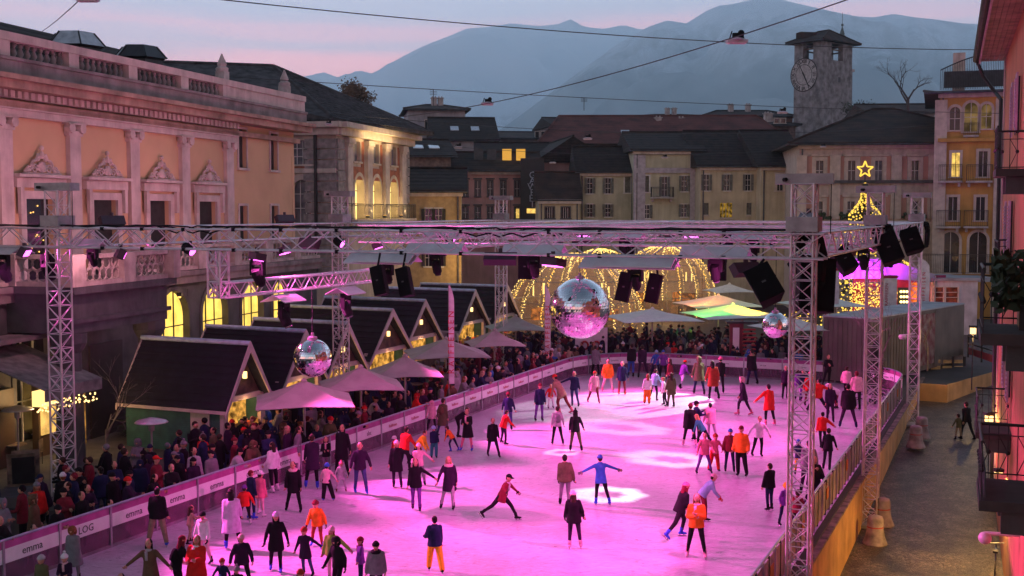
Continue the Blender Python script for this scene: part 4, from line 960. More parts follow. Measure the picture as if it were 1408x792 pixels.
def key_spot(t_, n_, aim, pw, lb, cone=50):
    p = rk(t_, n_, ZB0 - .25); d = (rk(*aim) - p).normalized(); t = thing('par_lamp', lb, 'stage light', p, 'magenta par lamps on the side beams'); q = d.to_track_quat('-Z', 'Y').to_matrix()
    o = MB(); o.lathe([(.13, .3), (.2, .12), (.2, -.12)], p, 12, q); o.build('can', m_case, t); o = MB(); o.lathe([(.17, -.125), (.17, -.115)], p, 12, q); o.build('lens', m_wash, t); blk(t, 'bracket', p + Vector((0, 0, .2)), (.06, .3, .22), m_case)
    l = bpy.data.lights.new('par_beam', 'SPOT'); l.energy = pw; l.color = MAG; l.spot_size = R(cone); l.spot_blend = .5; l.shadow_soft_size = .12; o = bpy.data.objects.new('par_beam', l); COL.objects.link(o); o.parent = t; o.location = d * .16; o.rotation_euler = d.to_track_quat('-Z', 'Y').to_euler()
for k, t_ in enumerate((25, 34, 44, 55)): key_spot(t_, -26.9, (t_ + 1, -12.5), KEY, '%s magenta par lamp from the front on the left beam' % ('first', 'second', 'third', 'fourth', 'fifth', 'sixth')[k])
for k, t_ in enumerate((30, 46)): key_spot(t_, -5.2, (t_ + .5, -13), KEY * .28, '%s magenta par lamp from the front on the right beam' % ('first', 'second', 'third')[k], 60)
k = 0
for side, n_ in (('left', -27.0), ('right', -5.1)):
    for t_ in (32, 38, 45.5, 52, 58):
        k += 1; wash(0, 'magenta wash lamp hung over the %s half of the rink, number %s from the front' % (side, ('one', 'two', 'three', 'four', 'five')[(k - 1) % 5]), p=rk(t_, (n_ if side == 'right' else (-21.6 if t_ < 38.5 else -16.5)), ZB0 - .25), aim=(t_ + 1, -19 if side == 'left' else -8.5), power=P0 * (1.0 if side == 'left' else .55), spread=125 if side == 'left' else 100)
for n_ in (-22, -16, -10): wash(0, 'magenta wash lamp under the far cross beam, %s' % {-22: 'left one', -16: 'centre one', -10: 'right one'}[n_], p=rk(61, n_, ZB0 - .3), aim=(52, n_), power=P0)
for n_ in (-20, -11): wash(0, 'magenta wash lamp on the front beam aimed back at the near ice, %s' % {-20: 'left', -11: 'right'}[n_], p=rk(28.2, n_, ZB0 - .3), aim=(27, n_ - 1), power=P0 * .9)
# lamps added to colour the palace and the eave of the right hand house

l = wash(0, 'added unseen magenta wash lamp on the right beam tinting the orange house', p=rk(31, -5.0, ZT0 + .25), aim=(40, 8), power=P0 * .5, spread=70); l = [c for c in l.children if c.type == 'LIGHT'][0]; l.rotation_euler = (rk(37, 2.5, H + 2.5) - rk(31, -5, ZT0 + .25)).to_track_quat('-Z', 'Y').to_euler()
for q_, (t_, n2, z2) in enumerate(((31, -46, 10), (41, -46, 10))):
    p = rk(t_, -27.75, ZT0 + .15); tg = rk(t_ + 6, n2, z2); w_ = wash(0, 'added magenta wash lamp on top of the left beam brightening the palace, %s' % ('front one', 'rear one')[q_], p=p, aim=(t_ + 6, n2), power=230, spread=150); [c for c in w_.children if c.type == 'LIGHT'][0].rotation_euler = (tg - p).to_track_quat('-Z', 'Y').to_euler(); [c for c in w_.children if c.type == 'LIGHT'][0].data.color = (1, .42, .52)
# covered lamps on the low truss and on the beams
for (t_, lb) in ((31.3, 'covered stage light on the low truss, left one'), (35.0, 'covered stage light on the low truss, right one')):
    moving_light(rk(t_, -21.2, zl - .3), RKA + R(90), -.5, lb, (1.2, .9), .8)
for px, lb in ((65, 'dark moving light under the front beam by the nearest left tower'), (355, 'dark covered lamp under the front beam above the arched windows')): moving_light(front_pt(px, -.02), RKA, .6, lb, None, .8)
moving_light(front_pt(4, -.02), RKA, .6, 'stage light with a white cover cut off by the left picture edge', (1.7, 1.0), .9)
for px, t_, lb in ((128, 29.5, 'white rain cover inside the front beam by the left tower'), (600, 29.2, 'white rain cover inside the front beam left of centre'), (735, 29.2, 'white rain cover inside the front beam above the dome'), (985, 29.2, 'white rain cover inside the front beam right of centre')):
    p = front_pt(px, .2, t_); t = moving_light(p, RKA, .4, lb, (1.7 if px > 200 else 1.0, .6), .6)
for t_, n_ in ((44, -22), (43.5, -14), (43, -9), (52, -20), (52, -12)):
    moving_light(rk(t_, n_, ZB0 + .3), RKA, .3, 'covered stage light on a far cross beam, %s' % {-22: 'leftmost on the nearer beam', -14: 'middle one on the nearer beam', -9: 'rightmost on the nearer beam', -20: 'left one on the farther beam', -12: 'right one on the farther beam'}[n_], (1.5, .9), .8, group='covered stage lights on the far beams')
def speaker(px, py, Y, size, rz, tilt, roll, lb, cat='speaker', sz=None):
    p = at(px, py, Y); t = thing('loudspeaker', lb, cat, p, 'black loudspeakers hung from the truss')
    w, d, h = size; M = Matrix.Rotation(rz, 3, 'Z') @ Matrix.Rotation(tilt, 3, 'X') @ Matrix.Rotation(roll, 3, 'Y')
    o = MB(); pts = [(-w / 2, -d / 2), (w / 2, -d / 2), (w * .36, d / 2), (-w * .36, d / 2)]
    o.prism([M @ Vector((x, y, -h / 2)) + p for x, y in pts], M @ Vector((0, 0, h))); o.build('cabinet', m_case, t)
    o = MB(); o.box(M @ Vector((0, -d / 2 - .015, 0)) + p, (w * .9, .03, h * .94), M); o.build('grille', mat('speaker grille', (.008, .008, .009), rough=.95, spec=.1), t)
    o = MB(); o.box(M @ Vector((0, -d / 2 - .034, 0)) + p, (w * .16, .008, h * .05), M); o.build('badge', mat('speaker badge', (.09, .09, .09)), t)
    o = MB(); o.tube(M @ Vector((0, 0, h / 2)) + p, Vector((p.x, p.y, max(p.z + h * .5 + .15, ZB0))), .03); o.build('hanging_bracket', m_case, t)
speaker(1050, 393, 27.4, (.62, .5, .85), RKA + R(12), R(-26), R(-28), 'large tilted black loudspeaker under the nearest right tower')
speaker(1118, 392, 28.4, (.9, .5, 1.3), RKA + R(35), R(-12), R(8), 'biggest black loudspeaker behind the nearest right tower')
speaker(1160, 360, 34, (.5, .45, .7), RKA + R(20), R(-28), R(-28), 'tilted black loudspeaker left of the middle right tower')
speaker(1221, 343, 40, (.75, .5, 1.0), RKA + R(10), R(-20), R(-20), 'black loudspeaker right of the middle right tower')
speaker(1252, 332, 46, (.75, .5, .95), RKA + R(10), R(-20), R(-18), 'black loudspeaker under the farthest right tower')
for px, py, lb in ((860, 395, 'narrow hanging black loudspeaker right of the big mirror ball'), (900, 397, 'second narrow hanging black loudspeaker above the large parasol'), (558, 388, 'narrow black loudspeaker under the front beam over the huts'), (523, 386, 'tilted black lamp head under the front beam over the huts')):
    speaker(px, py, 31.5, (.36, .3, .78), RKA, R(-8), R(10 if px > 600 else -16), lb)
for px, py, lb in ((725, 366, 'small black loudspeaker left of the dome top'), (990, 368, 'small black loudspeaker right of the second dome')): speaker(px, py, 44, (.55, .45, .95), RKA, 0, 0, lb)
for k, (px, py, Y) in enumerate(((1115, 336, 28.2), (1214, 318, 41), (1270, 312, 57))):   # black cable bundles over the beam
    p = at(px, py, Y); o = MB(); s = (1, .9, .7)[k]
    pts = [p + Vector((-.3 * s, 0, -.1)), p + Vector((-.15 * s, 0, .22 * s)), p + Vector((.2 * s, 0, .2 * s)), p + Vector((.3 * s, 0, -.2 * s)), p + Vector((.28 * s, 0, -.9 * s)), p + Vector((.3 * s, .1, -1.3 * s))]
    for a in range(6):
        q = Vector((random.uniform(-.07, .07), random.uniform(-.15, .15), random.uniform(-.07, .07))); o.path([v + q for v in pts], .07, 6)
    single('cable_bundle', o, m_case, 'thick bundle of black cables draped over the beam at the %s right tower' % WH[k], 'cables', 'black cable bundles', smooth=True)

# ================================================================== mirror balls
m_mir = mat('mirror tile', (.93, .93, .95), rough=.05, metal=1, var=.02)
def mirror_ball(px, py, Y, rpx, ztop, lb, seg=64):
    p = at(px, py, Y); r = rpx * Y / FPX
    t = thing('mirror_ball', lb, 'mirror ball', p, 'mirror balls over the rink'); o = MB(); n = seg // 2
    rnd = random.Random(3)
    for j in range(1, n):                                          # every small mirror is its own slightly tilted flat face
        a0, a1 = -math.pi / 2 + math.pi * (j - .5) / n, -math.pi / 2 + math.pi * (j + .5) / n
        m = max(6, int(seg * math.cos((a0 + a1) / 2)))
        for i in range(m):
            b0, b1 = 2 * math.pi * i / m, 2 * math.pi * (i + 1) / m; g = .03
            P = lambda a, b: Vector((math.cos(a) * math.cos(b), math.cos(a) * math.sin(b), math.sin(a))) * r
            am, bm = (a0 + a1) / 2, (b0 + b1) / 2; c = P(am, bm); j_ = Vector((rnd.gauss(0, 1), rnd.gauss(0, 1), rnd.gauss(0, 1))) * .0016 * r
            q = [P(a0, b0), P(a0, b1), P(a1, b1), P(a1, b0)]; o.face([p + (v.lerp(c, g)) + j_ * (1 if z_ % 2 else -1) for z_, v in enumerate(q)])
    tag(o.build('mirror_tiles', m_mir, t), kind='stuff')
    o = MB(); o.ball(p, r * .985, 32, 20); o.build('core', mat('dark grout', (.1, .1, .1)), t, smooth=True)
    o = MB(); o.lathe([(.16, r - .02), (.16, r + .06), (.05, r + .1), (.05, r + .2)], p, 10); o.build('motor_mount', m_alud, t)
    rod(t, 'cable', p + Vector((0, 0, r)), (p.x, p.y, ztop), .014, m_case)
mirror_ball(797, 424, 46.4, 42, ZB0, 'large mirror ball hanging over the middle of the rink', 72)
mirror_ball(430, 492, 38.9, 26.5, zl - .2, 'small mirror ball hanging from the low truss before the huts', 56)
mirror_ball(1066, 447, 52, 18, ZB0, 'mirror ball half hidden behind the nearest right tower', 48)

# ================================================================== rink
def ice_mat():
    m = mat('ice', (.53, .52, .58), rough=.3, var=.1, scale=.35, spec=.5); nt = m.node_tree; b = nt.nodes['Principled BSDF']
    ge = nt.nodes.new('ShaderNodeNewGeometry'); hs = []
    for k, (rot, sc) in enumerate(((.4, 1.1), (-.7, 1.3), (1.3, .9))):
        mp = nt.nodes.new('ShaderNodeMapping'); mp.inputs['Rotation'].default_value = (0, 0, rot); mp.inputs['Scale'].default_value = (sc, sc * 5, 1)
        nz0 = nt.nodes.new('ShaderNodeTexNoise'); nz0.inputs['Scale'].default_value = .5; nt.links.new(ge.outputs['Position'], nz0.inputs[0])
        va = nt.nodes.new('ShaderNodeMixRGB'); va.blend_type = 'LINEAR_LIGHT'; va.inputs[0].default_value = .9; nt.links.new(ge.outputs['Position'], va.inputs[1]); nt.links.new(nz0.outputs[1], va.inputs[2])
        nt.links.new(va.outputs[0], mp.inputs[0])
        no = nt.nodes.new('ShaderNodeTexNoise'); no.inputs['Scale'].default_value = 3.6; no.inputs['Detail'].default_value = 8; no.inputs['Roughness'].default_value = .65; nt.links.new(mp.outputs[0], no.inputs[0]); hs.append(no.outputs[0])
    a = nt.nodes.new('ShaderNodeMath'); a.operation = 'MAXIMUM'; nt.links.new(hs[0], a.inputs[0]); nt.links.new(hs[1], a.inputs[1])
    c = nt.nodes.new('ShaderNodeMath'); c.operation = 'MAXIMUM'; nt.links.new(a.outputs[0], c.inputs[0]); nt.links.new(hs[2], c.inputs[1])
    mr = nt.nodes.new('ShaderNodeMapRange'); mr.inputs[1].default_value = .45; mr.inputs[2].default_value = .75; mr.inputs[3].default_value = .5; mr.inputs[4].default_value = 1.2; nt.links.new(c.outputs[0], mr.inputs[0])
    src = b.inputs['Base Color'].links[0].from_socket
    mx = nt.nodes.new('ShaderNodeMix'); mx.data_type = 'RGBA'; mx.blend_type = 'MULTIPLY'; mx.inputs[0].default_value = 1; nt.links.new(src, mx.inputs[6]); nt.links.new(mr.outputs[0], mx.inputs[7]); nt.links.new(mx.outputs[2], b.inputs['Base Color'])
    bp = nt.nodes.new('ShaderNodeBump'); bp.inputs['Strength'].default_value = .5; bp.inputs['Distance'].default_value = .02; nt.links.new(c.outputs[0], bp.inputs['Height']); nt.links.new(bp.outputs[0], b.inputs['Normal'])
    r2 = nt.nodes.new('ShaderNodeMapRange'); r2.inputs[1].default_value = .4; r2.inputs[2].default_value = .7; r2.inputs[3].default_value = .22; r2.inputs[4].default_value = .5; nt.links.new(c.outputs[0], r2.inputs[0]); nt.links.new(r2.outputs[0], b.inputs['Roughness'])
    return m
m_ice = ice_mat()
NL, NR, T0, T1, RAD = -22.8, -5.35, 14.0, 65.2, 4.5
def outline(off=0.0, n=10):
    """barrier line from near left, round the far end, to near right"""
    pts = [(T0, NL - off)]; c = (T1 - RAD, NL + RAD)
    pts += [(c[0] + (RAD + off) * math.sin(a), c[1] - (RAD + off) * math.cos(a)) for a in [math.pi / 2 * k / n for k in range(n + 1)]]
    c = (T1 - RAD, NR - RAD)
    pts += [(c[0] + (RAD + off) * math.cos(a), c[1] + (RAD + off) * math.sin(a)) for a in [math.pi / 2 * k / n for k in range(n + 1)]]
    pts.append((T0, NR + off)); return pts
mb = MB(); mb.face([rk(*p) for p in reversed(outline(.05))])
struct('ice_surface', mb, m_ice, label='pink lit ice of the skating rink')
mb = MB(); ol = [rk(*p) for p in outline(.4)]; ol[-1] = rk(T0, -4.95); ol = [p for p in ol]
mb.prism([Vector((p.x, p.y, -.028)) for p in reversed([rk(T0, -4.95), rk(72, -4.95), rk(72, -24), rk(T0, -24)])], (0, 0, .018)); struct('rink_deck', mb, mat('dark rubber deck', (.04, .04, .042), rough=.7))
m_acr = mat('smoked acrylic', (.22, .09, .17), rough=.25, var=.2, alpha=.55); m_band = mat('white banner board', (.78, .75, .77), rough=.5, var=.04); m_rail = mat('blue grey rail', (.30, .34, .42), rough=.35, metal=.4)
m_kick = mat('grey kick board', (.2, .17, .2), rough=.5, var=.2); m_txt = mat('black print', (.02, .02, .02)); m_redtxt = mat('red print', (.45, .02, .03)); m_post = mat('post metal', (.34, .33, .36), metal=.6, rough=.4)
def resample(pts, step):
    out = [Vector((*pts[0], 0))]; acc = []
    for a, b in zip(pts, pts[1:]):
        a, b = Vector((*a, 0)), Vector((*b, 0)); Ln = (b - a).length; n = max(1, round(Ln / step))
        for k in range(1, n + 1): out.append(a.lerp(b, k / n))
    return out
bar = thing('rink_barrier', 'curved rink barrier with white sponsor boards around the left and far sides', 'barrier', rk(40, NL))
pts = [p for p in outline()[:-1]]; rs = resample(pts, 1.9)
W2 = [rk(p.x, p.y) for p in rs]
words = {0: 'LOG'}
k = 0
for i, (a, b) in enumerate(zip(W2, W2[1:])):
    d = b - a; an = math.atan2(d.y, d.x); Ln = d.length; mid = (a + b) / 2
    long_ = Ln > 1.2
    blk(bar, 'glass_panel', mid + Vector((0, 0, .30)), (Ln - .03, .02, .5), m_acr, an)
    bd = blk(bar, 'sponsor_board', mid + Vector((0, 0, .74)), (Ln - .006, .035, .36), m_band, an)
    blk(bar, 'kick_strip', mid + Vector((0, 0, .03)), (Ln - .01, .05, .1), m_kick, an)
    blk(bar, 'upper_glass', mid + Vector((0, 0, 1.02)), (Ln - .03, .012, .2), mat('magenta tinted glass', (.55, .10, .36), rough=.3, alpha=.7), an)
    rod(bar, 'top_rail', a + Vector((0, 0, 1.14)), b + Vector((0, 0, 1.14)), .035, m_rail)
    if long_ or i % 2 == 0: blk(bar, 'post', a + Vector((0, 0, .57)), (.07, .09, 1.14), m_post, an)
    inward = Vector((math.sin(an), -math.cos(an), 0))
    if long_ or i % 3 == 0:
        if i < 13: s, m_, z_ = ('LOG' if i == 5 else 'emma'), m_txt, .28
        elif i in (13, 16): s, m_, z_ = 'abc', m_txt, .24
        elif i < 23: s, m_, z_ = 'Raiffeisen', m_redtxt, .17
        else: s, m_, z_ = ('Locarno', 'on ice')[i % 2], m_txt, .14
        M = Matrix.Translation(mid + Vector((0, 0, .74)) + inward * .024) @ Matrix.Rotation(an, 4, 'Z') @ Matrix.Rotation(R(90), 4, 'X')
        lettering(bar, s, M, z_, m_, .002)
# right side: fence on the platform edge, ledge and ochre wall down to the street
fence = thing('rink_fence', 'long metal fence with translucent panels along the street side of the rink', 'fence', rk(40, NR))
ys = [rk(T0 + 1.45 * i, NR) for i in range(int((T1 - RAD - T0) / 1.45) + 1)]
m_pan = mat('translucent panel', (.34, .27, .24), rough=.4, var=.35, scale=1.3, alpha=.8)
for i, (a, b) in enumerate(zip(ys, ys[1:])):
    an = math.atan2((b - a).y, (b - a).x); mid = (a + b) / 2
    blk(fence, 'post', a + Vector((0, 0, .56)), (.06, .08, 1.14), m_post, an); blk(fence, 'mid_post', mid + Vector((0, 0, .55)), (.03, .05, 1.08), m_iron, an)
    rod(fence, 'top_rail', a + Vector((0, 0, 1.14)), b + Vector((0, 0, 1.14)), .04, m_rail)
    blk(fence, 'panel', mid + Vector((0, 0, .55)), ((b - a).length - .08, .02, .95), m_pan, an)
    if i % 3 == 0: blk(fence, 'sticker', mid + rk(0, .02, .62) + (b - a) * .22, (.4, .02, .34), mat('orange print', (.5, .16, .05)), an)
mb = MB(); m_led = mat('worn timber ledge', (.16, .11, .11), rough=.8, var=.4, scale=2.5); m_ow = mat('ochre rendered wall', (.46, .26, .10), rough=.85, var=.15, kind='stain', scale=1)
ts = [T0 + 2.4 * i for i in range(24)]
wall = thing('platform_wall', 'long ochre board wall holding up the rink above the street', 'wall', rk(40, -4.95, -1.8))
for a, b in zip(ts, ts[1:]):
    p, q = rk(a, -4.97), rk(b, -4.97); mid = (p + q) / 2; z0 = street_z(mid.y) - .25; an = math.atan2((q - p).y, (q - p).x)
    blk(wall, 'board', mid + Vector((0, 0, (z0 - .02) / 2)), ((q - p).length - .015, .05, -.02 - z0), m_ow, an); blk(wall, 'ledge', (mid.x, mid.y, .0), ((q - p).length - .01, .22, .07), m_led, an)
    blk(wall, 'edge_beam', rk((a + b) / 2, -5.16, .03), ((q - p).length - .012, .2, .1), mat('black rubber', (.02, .02, .02)), an)
# the curve at the far right: low wall, pallets, red strip
o = MB(); pv = [rk(65.9, -5), rk(65.9, -3.55), rk(70, -2.2), rk(73, -1.2), rk(76, -.42), rk(86, .3)]
for i, (a, b) in enumerate(zip(pv, pv[1:])):
    a = Vector((a.x, a.y, 0)); b = Vector((b.x, b.y, 0)); zz = -.9; blk(wall, 'board', ((a.x + b.x) / 2, (a.y + b.y) / 2, -.68), ((b - a).length + .03, .08, 1.6), m_ow, math.atan2((b - a).y, (b - a).x))
m_pal = mat('yellow pine', (.42, .30, .13), rough=.8, var=.25)
pc = thing('pallet_fence', 'low fence of yellow pine boards with black posts by the container', 'fence', at(1300, 522, 68))
for k in range(3):
    for q in range(3): blk(pc, 'slat', at(1286.5 + k * 15.5, 497 + q * 8.5, 69 + k * .6), (.56, .05, .2), m_pal, .12)
for k in range(4): blk(pc, 'post', at(1278 + k * 16, 505, 68.9 + k * .6), (.12, .12, 1.3), m_dark, .12)
blk(pc, 'red_strip', at(1312, 520, 68.6), (3.2, .06, .22), mat('red board', (.3, .02, .04)), .12)
# white spots thrown on the ice (ring shaped gobo)
def gobo(p, tg, deg, power, ring=True, col=(1, .93, .98)):
    l = bpy.data.lights.new('gobo_spot', 'SPOT'); l.energy = power; l.spot_size = R(deg); l.spot_blend = .12; l.shadow_soft_size = .03; l.color = col
    if ring:
        l.use_nodes = True; nt = l.node_tree; em = nt.nodes['Emission']; tc = nt.nodes.new('ShaderNodeTexCoord'); sp = nt.nodes.new('ShaderNodeSeparateXYZ'); nt.links.new(tc.outputs['Normal'], sp.inputs[0])
        def mth(op, a, b=None):
            n = nt.nodes.new('ShaderNodeMath'); n.operation = op
            for k, v in enumerate((a, b)):
                if v is None: continue
                if hasattr(v, 'name'): nt.links.new(v, n.inputs[k])
                else: n.inputs[k].default_value = v
            return n.outputs[0]
        r2 = mth('SQRT', mth('ADD', mth('MULTIPLY', sp.outputs[0], sp.outputs[0]), mth('MULTIPLY', sp.outputs[1], sp.outputs[1])))
        q = mth('DIVIDE', r2, math.sin(R(deg / 2)))
        an = mth('SINE', mth('MULTIPLY', mth('ARCTAN2', sp.outputs[0], sp.outputs[1]), 7.0)); q = mth('ADD', q, mth('MULTIPLY', an, .05))
        cr = nt.nodes.new('ShaderNodeValToRGB'); e = cr.color_ramp.elements; e[0].position = 0; e[0].color = (.03, .03, .03, 1); e[1].position = .9; e[1].color = (0, 0, 0, 1)
        for ps, v in ((.24, .05), (.42, .85), (.62, 1)): x = e.new(ps); x.color = (v, v, v, 1)
        nt.links.new(q, cr.inputs[0]); nt.links.new(cr.outputs[0], em.inputs[0])
        ms = nt.nodes.new('ShaderNodeMath'); nt.links.new(cr.outputs[0], em.inputs[1]) if False else None
    o = bpy.data.objects.new('gobo_spot', l); COL.objects.link(o); o.location = p; o.rotation_euler = (Vector(tg) - Vector(p)).to_track_quat('-Z', 'Y').to_euler(); return o
for k, (px, py, deg, e_, n0, t0) in enumerate(((852, 588, 20, 7000, -6, 46), (772, 622, 13, 3800, -14, 44), (925, 632, 20, 9000, -4.9, 41), (838, 680, 21, 8000, -9, 38), (885, 553, 36, 12000, -12, 62))):
    src = rk(t0, n0, ZB0 - .5); gobo(src + (gnd(px, py) - src).normalized() * .75 - Vector((0, 0, .2)), gnd(px, py), deg, e_ * 1.05, k != 4)
    t = moving_light(src + Vector((0, 0, .6)), RKA, .5, 'lit moving light on the truss throwing white pattern %s on the ice' % ('one', 'two', 'three', 'four', 'five')[k], None, .7, group='moving lights throwing white patterns')
# ================================================================== market huts
m_hroof = mat('black felt shingle', (.008, .010, .018), rough=.95, var=.25, scale=2, bump=.5, kind='tile'); m_teal = mat('teal boards', (.035, .12, .11), rough=.7, var=.15, kind='board', bump=.6, bscale=4)
m_barge = mat('pale pink barge board', (.50, .40, .40), rough=.7, var=.08); m_brown = mat('brown boards', (.10, .06, .035), rough=.8, var=.3, kind='board', bump=.5, bscale=4)
m_ridge = mat('zinc ridge strip', (.5, .6, .78), rough=.5); m_counter = glow('warm stall interior', (1, .46, .08), 1.25, var=.92, scale=3.5, lo=.35, hi=.7)
def hut(t_, n_, lb, hw=1.75, L=4.6, z1=4.27, ze=2.0, wallm=None):
    o_ = rk(t_, n_); T = thing('market_hut', lb, 'market hut', o_, 'wooden market huts left of the rink'); P = lambda t, n, z: rk(t_ + t, n_ + n, z)
    wm = wallm or m_teal; hb = hw - .35; zw = ze + .35
    for s in (-1, 1):
        q = [P(s * hw, .35, ze), P(s * hw, -L, ze), P(0, -L, z1), P(0, .35, z1)]
        nrm = (q[1] - q[0]).cross(q[3] - q[0]).normalized(); nrm = -nrm if nrm.z < 0 else nrm
        o = MB(); o.prism(q, nrm * -.1); r = o.build('roof', m_hroof, T)
        o = MB(); nrow = 9                                          # overlapping felt courses
        for k in range(nrow):
            a, b = k / nrow, (k + 1) / nrow
            A, B, C, D = q[0].lerp(q[3], a), q[1].lerp(q[2], a), q[1].lerp(q[2], b), q[0].lerp(q[3], b); o.raw([A + nrm * .035, B + nrm * .035, C + nrm * .005, D + nrm * .005, A, B], [(0, 1, 2, 3), (4, 5, 1, 0)])
        tag(o.build('shingle_courses', m_hroof, r), kind='stuff')
        for n0 in (.36, -L - .04):
            o = MB(); A, B = P(s * (hw + .05), n0, ze - .1), P(0, n0, z1 + .12); w = Vector((0, 0, .26)); o.prism([A, B, B - w * 1.4, A - w * .6 - (A - B).normalized() * .0], rk(0, .06)); o.build('barge_board', m_barge, T)
        o = MB(); o.box(P(s * (hw - .02), -L / 2 + .15, ze - .07), (L + .4, .09, .12), Matrix.Rotation(RKA, 3, 'Z')); o.build('gutter', m_barge, T)
        blk(T, 'side_wall', P(s * hb, -L / 2, zw / 2), (L - .3, .08, zw), wm, RKA)
    rod(T, 'ridge', P(0, .37, z1 + .04), P(0, -L - .05, z1 + .06), .1, m_ridge)
    blk(T, 'back_wall', P(0, -L + .2, zw / 2), (.08, 2 * hb - .1, zw), wm, RKA)
    o = MB(); o.prism([P(-hb, 0, zw - .1), P(hb, 0, zw - .1), P(0, 0, z1 - .35)], rk(0, -.08)); o.build('gable_board', m_brown, T)
    for s in (-1, 1): blk(T, 'corner_post', P(s * hb, .02, zw / 2), (.16, .28, zw), m_barge, RKA)
    blk(T, 'white_panel', P(-hb - .06, -1.0, zw / 2 - .1), (.85, .05, zw - .3), m_barge, RKA)
    blk(T, 'counter', P(0, .1, .55), (.5, 2 * hb - .3, 1.1), m_brown, RKA); blk(T, 'lit_interior', P(0, -.6, 1.75), (.05, 2 * hb - .3, 1.25), m_counter, RKA)
    blk(T, 'lintel', P(0, .04, zw - .05), (.1, 2 * hb - .3, .2), m_barge, RKA)
    for k in range(5): blk(T, 'goods', P((k - 2) * hb * .36, -.05, 1.22), (.2, .24, .22 + .1 * (k % 3)), mat('stall goods %d' % (k % 3), ((.5, .1, .05), (.5, .35, .1), (.2, .3, .1))[k % 3]), RKA + k)
    blk(T, 'gable_lamp', P(0, .12, z1 - 1.15), (.12, .12, .25), glow('fairy bulb', (1, .66, .25), 9), RKA)
    point_lamp('stall_light', P(0, .1, zw - .35), 55, (1, .52, .2), .12)
    return T
HUTS = [(36.5, -26.6), (41.6, -27.5), (45.6, -27.9), (51.7, -29), (57.7, -30.3), (66.5, -31.4), (71.5, -31.4)]
desc = ['nearest black roofed market hut with teal side boards', 'second market hut from the front, right behind the nearest one', 'third market hut, partly behind the middle left truss tower', 'fourth market hut with a lamp under its gable', 'fifth market hut behind the parasols', 'sixth market hut beside the white flag', 'farthest market hut near the domes']
for k, (t_, n_) in enumerate(HUTS): hut(t_, n_, desc[k], hw=1.5 if k == 0 else 1.8 if k < 3 else 2.3, L=4.6 if k < 3 else 6.0, z1=at(704, (473, 456, 445, 427, 414, 400, 394)[k], rk(t_, n_).y).z)

# ================================================================== parasols
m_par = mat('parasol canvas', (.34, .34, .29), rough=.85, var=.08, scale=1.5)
def parasol(px, py, span, lb, z1=3.15, drop=.75, ang=.2, col=None, zp=0.0, n=4):
    k = (z1 - H) / ray(px, py).z; p = Vector((0, 0, H)) + ray(px, py) * k; w = span / FPX * p.y / 2 / (math.cos(math.pi / 4 - ang) if n == 4 else 1)
    t = thing('parasol', lb, 'parasol', (p.x, p.y, zp), 'large canvas parasols'); Z = lambda a, r, z: Vector((p.x + r * math.cos(a), p.y + r * math.sin(a), z))
    m = col or (m_par if z1 < 3.3 else mat('canvas painted lit', (.78, .75, .68), rough=.85, var=.05)); o = MB(); ze = z1 - drop; cs = []  # far canopies: light from below is put into a brighter canvas colour
    for q in range(n):
        for f in (0, .5):
            a = 2 * math.pi * (q + f) / n + math.pi / 4 + ang; r = w if f == 0 else w * math.cos(math.pi / n) * .985; cs.append((a, r))
    m_ = len(cs); rings = (0.03, .3, .65, 1)
    vs = []
    for r_ in rings:
        for i, (a, r) in enumerate(cs): vs.append(Z(a, r * r_, z1 - drop * r_ + (-.05 * math.sin(math.pi * r_) - (.02 if i % 2 else 0)) + (.08 if i % 2 and r_ == 1 else 0)))
    base = len(vs); vs += [v - Vector((0, 0, .02)) for v in vs]
    fs = []
    for k_ in range(len(rings) - 1):
        for i in range(m_):
            j = (i + 1) % m_; a_ = (k_ * m_ + i, k_ * m_ + j, (k_ + 1) * m_ + j, (k_ + 1) * m_ + i); fs.append(a_[::-1]); fs.append(tuple(x + base for x in a_))
    fs.append(tuple(range(m_))); o.raw(vs, fs); c = o.build('canopy', m, t)
    o = MB()
    for i, (a, r) in enumerate(cs):
        if i % 2 == 0: o.tube(Z(a, 0, z1 - .12), Z(a, r * .97, ze - .08), .02, seg=4)
    o.build('rib', m_alud, t)
    rod(t, 'pole', (p.x, p.y, zp), (p.x, p.y, z1), .045, m_alud); blk(t, 'base', (p.x, p.y, zp + .06), (.8, .8, .12), m_dark)
    o = MB(); o.lathe([(.12, 0), (.1, .06), (.02, .12)], (p.x, p.y, z1 - .03), 8); o.build('cap', m, t); return p
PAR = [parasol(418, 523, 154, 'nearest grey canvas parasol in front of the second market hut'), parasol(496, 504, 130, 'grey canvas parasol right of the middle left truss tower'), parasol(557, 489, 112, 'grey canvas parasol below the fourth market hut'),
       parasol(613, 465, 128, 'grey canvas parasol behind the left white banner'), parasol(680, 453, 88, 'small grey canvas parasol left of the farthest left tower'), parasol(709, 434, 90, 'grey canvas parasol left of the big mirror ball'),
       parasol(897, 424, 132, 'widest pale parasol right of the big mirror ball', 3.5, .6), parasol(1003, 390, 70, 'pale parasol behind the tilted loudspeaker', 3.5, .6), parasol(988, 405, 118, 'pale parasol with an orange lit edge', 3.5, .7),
       parasol(1008, 418, 136, 'parasol lit green and yellow from below', 3.4, .7), parasol(1090, 436, 112, 'pale parasol right of the nearest right tower', 3.4, .6), parasol(1132, 405, 116, 'pale parasol under the christmas tree', 3.5, .7)]
